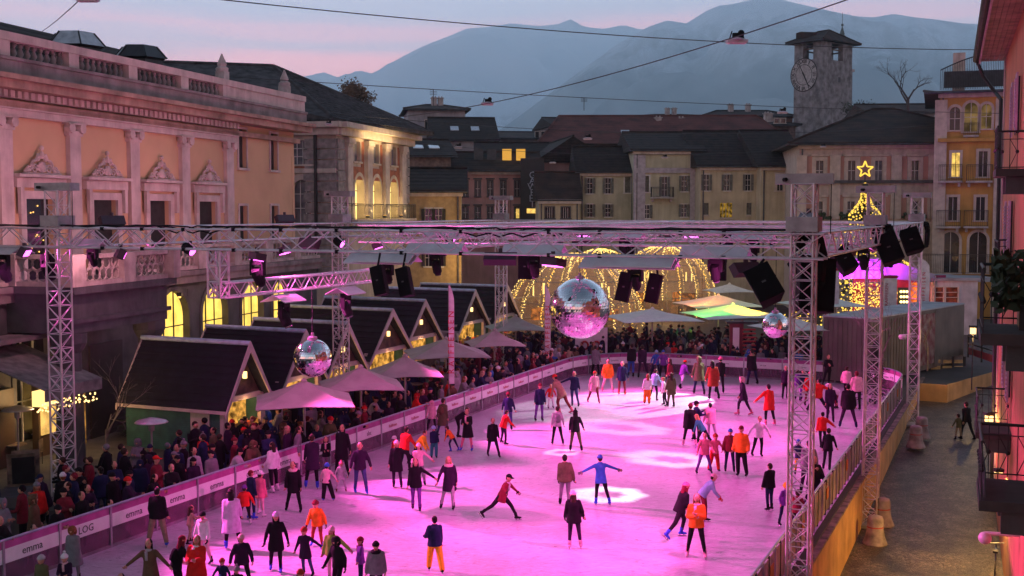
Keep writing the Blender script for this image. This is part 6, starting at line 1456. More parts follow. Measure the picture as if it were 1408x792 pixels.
def fir(b, h, lb, seed):
    t = thing('small_fir', lb, 'tree', b); rn = random.Random(seed); rod(t, 'trunk', b, Vector(b) + Vector((0, 0, h)), .05, m_timber); o = MB()
    for k in range(1500):
        f = rn.random(); a = rn.uniform(0, 6.28); r = h * .32 * (1 - f) * (.5 + .5 * rn.random()) * (1 + .3 * math.sin(f * 40)); p = Vector(b) + Vector((r * math.cos(a), r * math.sin(a), .2 + f * (h - .2))); d = Vector((math.cos(a), math.sin(a), -.3)) * .2; w = Vector((-math.sin(a), math.cos(a), 0)) * .05; o.face([p - w, p + d, p + w])
    tag(o.build('needles', MATS['fir needles'], t), kind='stuff')
fir(Vector((*at(1204, 500, 56.5).xy, 0)), 3.1, 'small dark fir in front of the beige container', 2); fir(Vector((*at(189, 620, 47).xy, 0)), 2.6, 'small dark fir at the back corner of the nearest market hut', 4)

# ================================================================== wires with street lamps
def wire(a, b, lb, sag=.4, r=.02):
    a, b = Vector(a), Vector(b); n = 24; pts = []
    for k in range(n + 1): f = k / n; p = a.lerp(b, f); p.z -= sag * 4 * f * (1 - f); pts.append(p)
    o = MB(); o.path(pts, r, 5); single('overhead_wire', o, m_iron, lb, 'wire', 'wires over the square', loc=tuple(a))
def catenary_lamp(px, py, Y, lb, s=1.0):
    p = at(px, py, Y); t = thing('hanging_lamp', lb, 'street lamp', p, 'lamps hung from wires over the square')
    o = MB(); o.box(p + Vector((0, 0, -.0)), (.85 * s, .5 * s, .1 * s)); o.lathe([(.5 * s, .05 * s), (.3 * s, .14 * s)], p, 4); o.build('shade', mat('lamp shade', (.5, .42, .45), rough=.5), t)
    o = MB(); o.box(p + Vector((0, 0, -.065 * s)), (.74 * s, .4 * s, .03)); o.build('diffuser', mat('lamp diffuser', (.7, .6, .65), rough=.3), t)
    o = MB(); o.box(p + Vector((.05 * s, 0, .24 * s)), (.45 * s, .22 * s, .2 * s)); o.ball(p + Vector((.18 * s, 0, .34 * s)), .14 * s); o.build('ballast', m_case, t)
    for sg in (-1, 1): rod(t, 'hanger', p + Vector((sg * .3 * s, 0, .1 * s)), p + Vector((sg * .2 * s, 0, .42 * s)), .02, m_case)
wire(at(300, -1, 40), at(1440, 68, 62), 'long wire from the top left across to the right, above the mountain', .5, .02)
wire(at(250, 101, 62), at(1500, 158, 96), 'lower long wire crossing in front of the clock tower', .4, .02)
wire(at(535, 162, 60), at(1175, -4, 30), 'rising wire from the floodlit house to the top right', .5, .018)
wire(at(58, 43, 48), at(125, -15, 22), 'short rising wire at the top left', .05, .012)
wire(at(400, 150, 76), at(1300, 170, 105), 'faint wire before the far roofs', 1.2, .018); wire(at(560, 196, 95), at(1100, 204, 118), 'faint lower wire before the pink and green houses', .8, .018)
catenary_lamp(1013, 57, 36, 'pink lit lamp on the crossing wires left of the clock tower', .72); catenary_lamp(670, 143, 52, 'pink lit lamp on the wires left of centre', .62); catenary_lamp(120, -1, 24, 'lamp cut off by the top edge at the left', .5)
catenary_lamp(808, 191, 88, 'small pink lit lamp before the red roof', .75); catenary_lamp(1076, 155, 100, 'small pink lit lamp left of the tower foot', .95); catenary_lamp(630, 203, 100, 'dim lamp before the grey gabled house', .8); catenary_lamp(452, 171, 74, 'dim lamp at the corner of the floodlit house', .5); catenary_lamp(760, 224, 110, 'dim lamp before the pink gable', .7); catenary_lamp(914, 217, 112, 'dim lamp before the green house', .7); catenary_lamp(1132, 202, 104, 'dim lamp before the pink and white palazzo', .6)
p = at(1241, 463, 58); t = thing('security_camera', 'white dome camera on an arm of the farthest right tower', 'camera', p); o = MB(); o.lathe([(.15, -.12), (.2, 0), (.16, .1)], p, 12); o.build('dome', m_wframe, t, smooth=True); rod(t, 'arm', p + Vector((0, 0, .08)), p + Vector((.6, 0, .15)), .04, m_wframe)
# small things on the left: tables, barrels, chairs near the cafe
for k, (px, py) in enumerate(((22, 640), (48, 622), (68, 612), (8, 618))):
    p = gnd(px, py, .33); t = thing('bistro_table', 'round dark bistro table on the cafe terrace, %s' % ('front one', 'by the window', 'right one', 'left one')[k], 'table', p, 'bistro tables outside the cafe'); o = MB(); o.lathe([(.38, .72), (.38, .76)], p, 14); o.build('table_top', m_timber, t); rod(t, 'stem', p, p + Vector((0, 0, .72)), .04, m_iron); blk(t, 'base', p + Vector((0, 0, .02)), (.4, .4, .04), m_iron)
    for s in (-1, 1):
        q = p + Vector((s * .65, .1, 0)); c = thing('bistro_chair', 'dark bistro chair %s the %s terrace table' % ('left of' if s < 0 else 'right of', ('front', 'window', 'right', 'left')[k]), 'chair', q, 'bistro chairs outside the cafe'); blk(c, 'seat', q + Vector((0, 0, .45)), (.4, .4, .04), m_timber); blk(c, 'backrest', q + Vector((s * .19, 0, .7)), (.03, .38, .4), m_timber)
        for a in (-.17, .17):
            for b_ in (-.17, .17): rod(c, 'leg', q + Vector((a, b_, 0)), q + Vector((a, b_, .44)), .015, m_iron)
for k, (px, py) in enumerate(((243, 615), (420, 592), (570, 560))):
    p = gnd(px, py, 0); t = thing('standing_table', ('high round table by the nearest market hut', 'high round table under the nearest parasol', 'high round table under the third parasol')[k], 'table', p, 'high tables among the crowd'); o = MB(); o.lathe([(.4, 1.08), (.4, 1.12)], p, 14); o.build('table_top', m_timber, t); rod(t, 'stem', p, p + Vector((0, 0, 1.08)), .04, m_iron); blk(t, 'base', p + Vector((0, 0, .02)), (.5, .5, .04), m_iron)

for k in range(3):                         # loose black cables tied along the top of the front beam
    o = MB(); pts = []; r5 = random.Random(k)
    for i in range(41): p = rk(28.25 - .2 + .2 * k, -35 + 30 * i / 40, ZT0 + .05 + .05 * abs(math.sin(i * 1.3 + k)) + (r5.random() - .5) * .03 - (.22 if (i + k) % 13 == 5 else 0)); pts.append(p)
    o.path(pts, .022, 5); single('power_cable', o, m_case, ('front', 'middle', 'rear')[k] + ' black power cable tied along the top of the front beam', 'cable', 'power cables on the front beam')
for k, px in enumerate((150, 205, 262, 330, 395, 470, 560, 640, 760, 830, 940, 1000)):
    p = front_pt(px, 0); t = thing('beam_clamp', 'black clamp and cable loop on the front beam, %s from the left' % ('first', 'second', 'third', 'fourth', 'fifth', 'sixth', 'seventh', 'eighth', 'ninth', 'tenth', 'eleventh', 'twelfth')[k], 'clamp', p, 'black clamps on the front beam')
    for z_ in (0, TW): blk(t, 'jaw', p + Vector((0, -.0, z_)) - rk(.3, 0), (.08, .09, .1), m_case, RKA)
# ================================================================== people
TMP = bpy.data.scenes.new('garment_fusing'); JOBS = {}
def dirv(f, o, side): return Vector((side * math.sin(o) * math.cos(f), math.sin(f), -math.cos(f) * math.cos(o)))
def skeleton(P):
    j = {}; lean, sl = R(P.get('lean', 0)), R(P.get('side', 0))
    up = Vector((math.sin(sl), math.sin(lean), math.cos(lean) * math.cos(sl))).normalized(); X = Vector((1, 0, 0)); X = (X - up * X.dot(up)).normalized()
    j['pel'] = Vector((0, 0, 0)); j['up'] = up; j['chest'] = up * .30; j['nb'] = up * .50; hu = (up + Vector((0, 0, .8)) + Vector((0, R(P.get('nod', 0)), 0))).normalized(); j['hu'] = hu; j['head'] = j['nb'] + hu * .175
    for s, k in ((-1, 'L'), (1, 'R')):
        lf, lo, lk = [R(v) for v in P.get('leg' + k, (4 * s, 4, 4))]; hip = X * s * .095; kn = hip + dirv(lf, lo, s) * .43; an = kn + dirv(lf - lk, lo, s) * .42
        j['hip' + k], j['kn' + k], j['an' + k] = hip, kn, an; j['sd' + k] = (an - kn).normalized()
        af, ao, ae = [R(v) for v in P.get('arm' + k, (5, 12, 12))]; sh = j['nb'] - up * .055 + X * s * .160
        q = Vector((0, 1, 0)).rotation_difference(Vector((0, up.z, -up.y))) if abs(lean) > .01 else Matrix.Identity(3).to_quaternion()
        el = sh + q @ dirv(af, ao, s) * .285; ins = R(P.get('in' + k, 0)); wr = el + q @ (Matrix.Rotation(s * ins, 3, 'Z') @ dirv(af + ae, ao * (1 if P.get('straight') else .6), s)) * .25
        j['sh' + k], j['el' + k], j['wr' + k] = sh, el, wr; j['hd' + k] = (wr - el).normalized()
    lo_ = min(j['anL'].z, j['anR'].z); dz = -lo_ + .13 if P.get('skate', 1) else -lo_ + .085
    for k in list(j):
        if k not in ('up', 'hu') and k[:2] not in ('sd', 'hd'): j[k] = j[k] + Vector((0, 0, dz))
    return j
def loft(mb, rings, seg=12):
    """rings: (centre, axis, rx, ry, x-dir)"""
    vs = []
    for c, ax, rx, ry in rings:
        X = Vector((1, 0, 0)); X = (X - ax * X.dot(ax)).normalized(); Y = ax.cross(X)
        for i in range(seg): a = 2 * math.pi * i / seg; vs.append(c + X * rx * math.cos(a) + Y * ry * math.sin(a))
    n = len(rings); mb.raw(vs, [(k * seg + i, k * seg + (i + 1) % seg, (k + 1) * seg + (i + 1) % seg, (k + 1) * seg + i) for k in range(n - 1) for i in range(seg)] + [tuple(range(seg - 1, -1, -1)), tuple((n - 1) * seg + i for i in range(seg))])
def limb(mb, pts, rs):
    for (a, b), (r0, r1) in zip(zip(pts, pts[1:]), zip(rs, rs[1:])): mb.tube(a, b, r0, r1, seg=8); mb.ball(b, r1, 8, 6)
    mb.ball(pts[0], rs[0], 8, 6)
def fuse_later(key, mb, voxel):
    if key in JOBS: return
    me = bpy.data.meshes.new('raw'); me.from_pydata(mb.v, [], mb.f); o = bpy.data.objects.new('raw', me); TMP.collection.objects.link(o)
    m = o.modifiers.new('r', 'REMESH'); m.mode = 'VOXEL'; m.voxel_size = voxel; m.use_smooth_shade = True
    s = o.modifiers.new('s', 'SMOOTH'); s.iterations = 2; s.factor = .5; JOBS[key] = o
def run_jobs():
    TMP.view_layers[0].update(); dg = TMP.view_layers[0].depsgraph; out = {}
    for k, o in JOBS.items():
        me = bpy.data.meshes.new_from_object(o.evaluated_get(dg)); out[k] = me
    for o in JOBS.values(): m = o.data; bpy.data.objects.remove(o); bpy.data.meshes.remove(m)
    bpy.data.scenes.remove(TMP); return out
def hand_mesh(mb, wr, d, up, curl=.5, s=1.0):
    """palm, four unequal curled fingers and a thumb from its side"""
    d = d.normalized(); X = (up - d * up.dot(d)); X = X.normalized() if X.length > .01 else d.orthogonal().normalized(); Y = d.cross(X)
    M = Matrix((X, Y, d)).transposed(); mb.ball(wr + d * .045 * s, (.042 * s, .018 * s, .055 * s), 8, 5, M)
    for k, (x, ln) in enumerate(((-.030, .066), (-.010, .078), (.010, .072), (.029, .056))):
        a = wr + d * .085 * s + X * x * s; b = a + (d * math.cos(curl) + Y * math.sin(curl)) * ln * .55 * s; c = b + (d * math.cos(curl * 2) + Y * math.sin(curl * 2)) * ln * .45 * s
        mb.tube(a, b, .0095 * s, .009 * s, seg=4); mb.tube(b, c, .009 * s, .007 * s, seg=4)
    a = wr + d * .02 * s - X * .035 * s; b = a + (d * .75 - X * .6) * .04 * s; mb.tube(a, b, .012 * s, .0105 * s, seg=4); mb.tube(b, b + (d + Y * .3) * .032 * s, .0105 * s, .008 * s, seg=4)
def head_mesh(mb, c, hu, k=1.0):
    """skull with brow, nose, jaw, ears; materials: 0 skin, 1 eyes and brows, 2 lips"""
    f = Vector((0, 1, 0)); f = (f - hu * f.dot(hu)).normalized(); x = f.cross(hu); M = Matrix((x, f, hu)).transposed(); seg, rg = 16, 14; vs = []; mb.k = 0
    def sh(u):
        px, py, pz = u.x * .082, u.y * .102, u.z * .124
        if u.z < 0: t = -u.z; px *= 1 - .30 * t; py *= 1 - .10 * t; py += .012 * t
        if u.y > .85 and -.35 < u.z < .12 and abs(u.x) < .25: py += .016 * (1 - abs(u.x) / .25) * (1 - (u.z + .35) / .5 * .6)
        return Vector((px, py, pz)) * k
    vs.append(sh(Vector((0, 0, -1))))
    for a_ in range(1, rg):
        a = -math.pi / 2 + math.pi * a_ / rg
        for i in range(seg): b = 2 * math.pi * (i + .5) / seg; vs.append(sh(Vector((math.cos(a) * math.cos(b), math.cos(a) * math.sin(b), math.sin(a)))))
    vs.append(sh(Vector((0, 0, 1)))); b0 = len(mb.v); mb.v += [c + M @ v for v in vs]
    def add(q, m=0): mb.f.append(tuple(b0 + i for i in q)); mb.m.append(m)
    for i in range(seg): add((0, 1 + (i + 1) % seg, 1 + i))
    for a_ in range(rg - 2):
        for i in range(seg):
            j = (i + 1) % seg; q = (1 + a_ * seg + i, 1 + a_ * seg + j, 1 + (a_ + 1) * seg + j, 1 + (a_ + 1) * seg + i); m = sum((vs[v] for v in q), Vector()) / 4 / k
            add(q, 2 if (m.y > .07 and -.068 < m.z < -.048 and abs(m.x) < .025) else 0)
    t = len(vs) - 1
    for i in range(seg): add((1 + (rg - 2) * seg + i, 1 + (rg - 2) * seg + (i + 1) % seg, t))
    for s in (-1, 1):
        mb.k = 0; mb.ball(c + M @ Vector((s * .08, .0, -.01)) * k, (.012 * k, .022 * k, .032 * k), 6, 5, M)
        mb.k = 1; mb.ball(c + M @ Vector((s * .031, .088, .012)) * k, (.013 * k, .008 * k, .007 * k), 6, 4, M); mb.box(c + M @ Vector((s * .032, .09, .034)) * k, (.03 * k, .012 * k, .006 * k), M)
    mb.k = 0
def pk(P): return str(sorted(P.items()))
def body_parts(P, coat, puff, legw, res, head):
    j = skeleton(P); key = pk(P)
    if ('b', key, head, res) not in JOBS:
        b = MB(); up = j['up']; hk = head
        loft(b, [(j['pel'] - up * .06, up, .12, .09), (j['pel'] + up * .05, up, .14, .10), (j['chest'], up, .14, .10), (j['nb'] - up * .07, up, .15, .085), (j['nb'], up, .06, .06), (j['nb'] + j['hu'] * .09, j['hu'], .053, .056)])
        for k in 'LR': limb(b, [j['sh' + k], j['el' + k], j['wr' + k]], [.052, .042, .027]); limb(b, [j['hip' + k], j['kn' + k], j['an' + k]], [.082, .055, .038])
        fuse_later(('b', key, head, res), b, .026 if res else .04)
    kj = ('j', key, coat, puff, res)
    if kj not in JOBS:
        b = MB(); up = j['up']; w = .165 + puff; d = .115 + puff; hem = j['pel'] - up * (.04 + coat); fl = coat * .16
        down = Vector((0, 0, -1)); hem = j['pel'] - up * .04 + (down * .7 - up * .3) * coat
        rg = [(hem, up, w + fl + .02, d + fl + .03)]
        if coat > .15: rg.append((hem.lerp(j['pel'], .55), up, w + .025 + fl * .4, d + .03 + fl * .5))
        rg += [(j['pel'] + up * .06, up, w + .01, d + .015), (j['chest'] - up * .08, up, w - .012, d + .003), (j['chest'] + up * .06, up, w + .01, d + .005), (j['nb'] - up * .045, up, w - .035, d - .02), (j['nb'] + up * .01, up, .10, .085), (j['nb'] + up * .055, up, .078, .08)]
        loft(b, rg)
        a = .048 + puff * .5
        for k in 'LR': limb(b, [j['sh' + k], j['el' + k], j['wr' + k] - j['hd' + k] * .01], [a + .016, a, a - .012])
        fuse_later(kj, b, .028 if res else .042)
    kt = ('t', key, legw, res)
    if kt not in JOBS:
        b = MB(); up = j['up']; loft(b, [(j['pel'] - up * .10, up, .12, .09), (j['pel'], up, .152, .115), (j['pel'] + up * .09, up, .135, .10)])
        for k in 'LR': limb(b, [j['hip' + k], j['kn' + k], j['an' + k] + Vector((0, 0, .02))], [.100 + legw * .5, .070 + legw, .050 + legw])
        fuse_later(kt, b, .028 if res else .042)
    return j
def boot_mesh(skate):
    if ('boot', skate) in UN: return UN[('boot', skate)]
    b = MB(); b.lathe([(.05, -.02), (.056, .10), (.055, .14)], (0, -.01, 0), 8)
    loft(b, [(Vector((0, -.085, -.03)), Vector((0, 1, 0)), .03, .03), (Vector((0, -.05, -.03)), Vector((0, 1, 0)), .044, .045), (Vector((0, .04, -.035)), Vector((0, 1, 0)), .044, .045), (Vector((0, .12, -.045)), Vector((0, 1, 0)), .046, .032), (Vector((0, .17, -.05)), Vector((0, 1, 0)), .03, .02)], 8)
    me = bpy.data.meshes.new('boot'); me.from_pydata(b.v, [], b.f); me.materials.append(None); me.polygons.foreach_set('use_smooth', [True] * len(me.polygons))
    c = MB(); c.box((0, .035, -.118), (.006, .27, .022)); c.box((0, -.04, -.09), (.022, .04, .04)); c.box((0, .09, -.09), (.022, .04, .04)); m2 = bpy.data.meshes.new('blade'); m2.from_pydata(c.v, [], c.f); m2.materials.append(None)
    UN[('boot', skate)] = (me, m2); return me, m2
def shared(name, me, M, mats, parent):
    o = bpy.data.objects.new(name, me); COL.objects.link(o); o.parent = parent; o.matrix_local = M
    for k, m in enumerate(mats if isinstance(mats, (list, tuple)) else [mats]): o.material_slots[k].link = 'OBJECT'; o.material_slots[k].material = m
    return o
HM = {}
def head_gear(kind, k=1.0):
    """hat, hair and hood meshes in head space (head centre at 0, face +y)"""
    key = (kind, k)
    if key in HM: return HM[key]
    b = MB(); E = Matrix.Identity(3)
    def dome(rx, ry, rz, z0, y0=0, seg=12, open_=True):
        vs = []; n = 5
        for a_ in range(n + 1):
            a = math.pi / 2 * a_ / n
            for i in range(seg): t = 2 * math.pi * i / seg; vs.append(Vector((rx * math.cos(a) * math.cos(t), y0 + ry * math.cos(a) * math.sin(t), z0 + rz * math.sin(a))) * k)
        b.raw(vs, [(q * seg + i, q * seg + (i + 1) % seg, (q + 1) * seg + (i + 1) % seg, (q + 1) * seg + i) for q in range(n) for i in range(seg)] + [tuple(range(seg - 1, -1, -1))])
    if kind in ('beanie', 'pompom'):
        dome(.090, .108, .115, .025, -.006); b.lathe([(.094 * k, 0), (.1 * k, .01 * k), (.1 * k, .045 * k), (.092 * k, .055 * k)], Vector((0, -.005, .012)) * k, 14, Matrix.Diagonal((1, 1.15, 1)))
        if kind == 'pompom': b.ball(Vector((0, -.01, .165)) * k, .038 * k, 8, 6)
    elif kind == 'helmet':
        dome(.105, .128, .13, .012, -.008, 14); b.lathe([(.107 * k, -.02 * k), (.109 * k, .02 * k)], (0, -.008 * k, .01 * k), 14, Matrix.Diagonal((1, 1.2, 1)))
        for x in (-.045, 0, .045): b.box(Vector((x, -.01, .125 - abs(x) * .5)) * k, (.012 * k, .15 * k, .02 * k))
    elif kind == 'cap':
        dome(.088, .106, .10, .03, -.005); b.box(Vector((0, .125, .035)) * k, (.13 * k, .09 * k, .012 * k), Matrix.Rotation(-.15, 3, 'X'))
    elif kind == 'short':
        dome(.086, .104, .105, .018, -.012); b.ball(Vector((0, -.045, -.01)) * k, (.078 * k, .062 * k, .085 * k), 10, 8)
    elif kind in ('long', 'dark_long'):
        dome(.089, .106, .107, .016, -.012); b.ball(Vector((0, -.05, -.06)) * k, (.088 * k, .062 * k, .15 * k), 10, 8); b.ball(Vector((0, -.075, -.19)) * k, (.085 * k, .045 * k, .15 * k), 10, 8)
        for s in (-1, 1): b.ball(Vector((s * .078, .005, -.10)) * k, (.022 * k, .04 * k, .12 * k), 6, 6)
    elif kind == 'bun':
        dome(.087, .105, .105, .018, -.012); b.ball(Vector((0, -.05, -.01)) * k, (.078 * k, .06 * k, .08 * k), 10, 8); b.ball(Vector((0, -.12, .05)) * k, .04 * k, 8, 6)
    elif kind == 'hood':
        dome(.112, .128, .135, .0, -.02); b.ball(Vector((0, -.06, -.05)) * k, (.108 * k, .085 * k, .13 * k), 12, 8); b.lathe([(.085 * k, -.02 * k), (.118 * k, 0), (.085 * k, .03 * k)], Vector((0, .07, .0)) * k, 14, Matrix.Rotation(R(90), 3, 'X') @ Matrix.Diagonal((1, 1.25, 1)))
    elif kind == 'furcollar':
        b.lathe([(.09 * k, 0), (.15 * k, .02 * k), (.16 * k, .06 * k), (.10 * k, .1 * k)], Vector((0, -.02, -.22)) * k, 14)
    elif kind == 'scarf':
        b.lathe([(.08, 0), (.105, .02), (.105, .06), (.08, .085)], Vector((0, -.01, -.215)), 12); b.box(Vector((.04, .12, -.3)), (.07, .03, .24))
    elif kind == 'backpack':
        b.ball((0, -.17, -.42), (.14, .09, .2), 10, 8); b.box((0, -.22, -.48), (.18, .06, .14))
    me = bpy.data.meshes.new(kind); me.from_pydata(b.v, [], b.f); me.materials.append(None); me.polygons.foreach_set('use_smooth', [True] * len(me.polygons)); HM[key] = me; return me
def cl(c, r=.85): return mat('cloth %.3f %.3f %.3f' % c, c, rough=r, spec=.12, var=.09, scale=9, bump=.35, bscale=22)
C = dict(black=(.008, .007, .009), navy=(.012, .018, .055), blue=(.03, .12, .42), teal=(.03, .22, .22), red=(.55, .02, .015), orange=(.75, .16, .015), yellow=(.70, .42, .02), dkpurple=(.025, .010, .032), purple=(.14, .04, .26), pink=(.65, .16, .24), palepink=(.65, .38, .42), white=(.66, .64, .66), grey=(.17, .17, .18), ltgrey=(.36, .35, .36),
         olive=(.09, .09, .04), green=(.22, .34, .05), brown=(.12, .07, .04), maroon=(.15, .015, .025), khaki=(.26, .20, .13), jeans=(.04, .06, .15), ltblue=(.25, .42, .58), mint=(.25, .5, .45), tan=(.30, .20, .13), brownred=(.3, .04, .02), lilac=(.48, .40, .55), blond=(.45, .28, .10), hair=(.03, .017, .01), darkhair=(.01, .007, .006), ginger=(.2, .07, .025), skateblue=(.03, .07, .5))
SKIN = [mat('skin %d' % k, c, rough=.55, var=.05) for k, c in enumerate(((.50, .24, .16), (.42, .2, .13), (.54, .28, .2), (.32, .16, .1)))]
m_eye = mat('eye and brow', (.02, .012, .01)); m_lip = mat('lips', (.42, .12, .1)); m_blade = mat('skate steel', (.6, .6, .62), metal=.9, rough=.25)
PEOPLE = []
def person(p, h, rz, P, label, jacket, pants, hat=None, hatc='black', hair='short', hairc='hair', coat=.08, puff=.015, legw=.0, boots='black', skate=1, extra=(), gloves=None, res=1, child=False, group=None, skin=0, cat='person'):
    P = dict(P); P['skate'] = skate; head = 1.25 if child or h < 1.35 else 1.04
    j = body_parts(P, coat, puff, legw, res, head); PEOPLE.append(dict(locals()))
def finish_people():
    ms = run_jobs(); cache = {}
    for d in PEOPLE:
        P, j, res, head = d['P'], d['j'], d['res'], d['head']; s = d['h'] / 1.78
        t = thing('person', d['label'], d['cat'], d['p'], d['group']); t.rotation_euler = (0, 0, R(d['rz'])); t.scale = (s, s, s); key = pk(P)
        kb = ('body', key, head, res, bool(d['gloves']))
        if kb not in cache:
            b = MB(); me = ms[('b', key, head, res)]; b.raw([v.co for v in me.vertices], [tuple(p.vertices) for p in me.polygons])
            head_mesh(b, j['head'], j['hu'], head)
            for k in 'LR': hand_mesh(b, j['wr' + k], j['hd' + k], Vector((0, .3, 1)), .6)
            m2 = bpy.data.meshes.new('body'); m2.from_pydata(b.v, [], b.f)
            for q in range(3): m2.materials.append(None)
            m2.polygons.foreach_set('material_index', b.m); m2.polygons.foreach_set('use_smooth', [True] * len(m2.polygons)); cache[kb] = m2
        I = Matrix.Identity(4); shared('body', cache[kb], I, [SKIN[d['skin']], m_eye, m_lip], t)
        for nm, kk, c in (('jacket', ('j', key, d['coat'], d['puff'], res), d['jacket']), ('trousers', ('t', key, d['legw'], res), d['pants'])):
            me = ms[kk]
            if not me.materials: me.materials.append(None)
            shared('coat' if nm == 'jacket' and d['coat'] > .2 else nm, me, I, cl(C[c]), t)
        f = Vector((0, 1, 0)); hu = j['hu']; f = (f - hu * f.dot(hu)).normalized(); HMx = Matrix.Translation(j['head']) @ Matrix((f.cross(hu), f, hu)).transposed().to_4x4()
        if d['hair'] and d['hat'] != 'hood': shared('hair', head_gear(d['hair'], head), HMx, cl(C[d['hairc']], .6), t)
        if d['hat']: shared({'beanie': 'beanie', 'pompom': 'beanie', 'helmet': 'helmet', 'cap': 'cap', 'hood': 'hood'}[d['hat']], head_gear(d['hat'], head), HMx, cl(C[d['hatc']], .35 if d['hat'] == 'helmet' else .9), t)
        for ex, c in d['extra']: shared({'furcollar': 'fur_collar'}.get(ex, ex), head_gear(ex), HMx, cl(C[c]), t)
        if res:
            bm, bl = boot_mesh(d['skate'])
            for k in 'LR':
                sd = -j['sd' + k]; sd = (sd + Vector((0, 0, .6 if abs(sd.y) < .6 else .1))).normalized(); X = Vector((1, 0, 0)); X = (X - sd * X.dot(sd)).normalized(); Y = sd.cross(X)
                M = Matrix.Translation(j['an' + k]) @ Matrix((X, Y, sd)).transposed().to_4x4(); bo = shared('skate_boot' if d['skate'] else 'shoe', bm, M, cl(C[d['boots']], .4), t)
                if d['skate']: shared('blade', bl, Matrix.Identity(4), m_blade, bo)
                if d['gloves']:
                    gb = cache.get('glove')
                    if not gb:
                        b = MB(); hand_mesh(b, Vector((0, 0, 0)), Vector((0, 0, 1)), Vector((1, 0, 0)), .5, 1.25); gb = bpy.data.meshes.new('glove'); gb.from_pydata(b.v, [], b.f); gb.materials.append(None); gb.polygons.foreach_set('use_smooth', [True] * len(gb.polygons)); cache['glove'] = gb
                    hd = j['hd' + k]; X = (Vector((0, .3, 1)) - hd * Vector((0, .3, 1)).dot(hd)).normalized(); Y = hd.cross(X); shared('glove', gb, Matrix.Translation(j['wr' + k] - hd * .01) @ Matrix((X, Y, hd)).transposed().to_4x4(), cl(C[d['gloves']]), t)
# poses -----------------------------------------------------------
ST0 = dict(); STW = dict(legL=(8, 8, 6), legR=(-4, 8, 6)); GL = dict(lean=8, legL=(22, 4, 18), legR=(-14, 8, 8), armL=(-14, 14, 20), armR=(22, 14, 20))
GLR = dict(lean=8, legR=(22, 4, 18), legL=(-14, 8, 8), armR=(-14, 14, 20), armL=(22, 14, 20)); OUT = dict(lean=6, legL=(10, 5, 12), legR=(-8, 6, 6), armL=(8, 62, 4), armR=(8, 62, 4), straight=1)
OUTL = dict(lean=3, legL=(6, 6, 8), legR=(-6, 6, 4), armL=(4, 52, 4), armR=(4, 18, 10), straight=1); OUTR = dict(lean=3, legR=(6, 6, 8), legL=(-6, 6, 4), armR=(4, 52, 4), armL=(4, 18, 10), straight=1)
OUT2 = dict(lean=7, legL=(14, 8, 16), legR=(-8, 8, 8), armL=(-8, 20, 26), armR=(20, 24, 22))
FOLD = dict(legL=(4, 4, 6), legR=(-3, 5, 4), armL=(18, 12, 88), armR=(18, 12, 88), inL=55, inR=55); PHONE = dict(legL=(6, 6, 4), legR=(-10, 5, 4), armL=(25, 10, 20), armR=(40, 20, 100), inR=40)
LUNGE = dict(lean=18, side=-8, legL=(38, 12, 24), legR=(-34, 22, 10), armL=(10, 60, 10), armR=(20, 75, 40), straight=1); STRIDE = dict(lean=22, legL=(30, 6, 40), legR=(-30, 14, 18), armL=(10, 16, 50), armR=(18, 16, 55))
BEND = dict(lean=58, legL=(16, 5, 18), legR=(8, 6, 14), armL=(62, 10, 20), armR=(52, 10, 20)); LEANP = dict(lean=34, legL=(14, 8, 34), legR=(-26, 6, 6), armL=(36, 24, 16), armR=(46, 30, 10)); CARE = dict(lean=14, legL=(8, 9, 16), legR=(4, 9, 14), armL=(26, 26, 30), armR=(26, 26, 30))
KID = dict(lean=8, legL=(6, 10, 10), legR=(4, 10, 10), armL=(10, 32, 20), armR=(10, 32, 20)); LEANRAIL = dict(lean=24, legL=(6, 5, 4), legR=(-4, 6, 4), armL=(50, 14, 60), armR=(46, 16, 66), inL=30, inR=30); POCK = dict(armL=(-8, 16, 40), armR=(-8, 16, 40), legL=(3, 6, 3), legR=(-3, 6, 3))
HOLD = dict(armL=(30, 10, 70), armR=(30, 10, 70), inL=20, inR=20); DRINK = dict(armL=(-4, 12, 20), armR=(46, 14, 90), inR=20)
def S(px, py, hp, rz, P, label, jacket, pants, **k):
    P = dict(P); jr = random.Random(int(px * 7 + py)); jt = lambda v, a: tuple(x + jr.uniform(-a, a) for x in v)
    P['legL'] = jt(P.get('legL', (4, 4, 4)), 7); P['legR'] = jt(P.get('legR', (-4, 5, 4)), 7); P['armL'] = jt(P.get('armL', (5, 12, 12)), 9); P['armR'] = jt(P.get('armR', (5, 12, 12)), 9); P['lean'] = P.get('lean', 0) + jr.uniform(-3, 6); P['side'] = P.get('side', 0) + jr.uniform(-3, 3); rz += jr.uniform(-12, 12)
    z = k.pop('z', 0.0); g = gnd(px, py, z); h = hp / FPX * g.y * 1.02
    if h < 1.38: k.setdefault('child', True)
    person(g, min(1.95, h), rz, P, label, jacket, pants, group='skaters on the ice', **k)
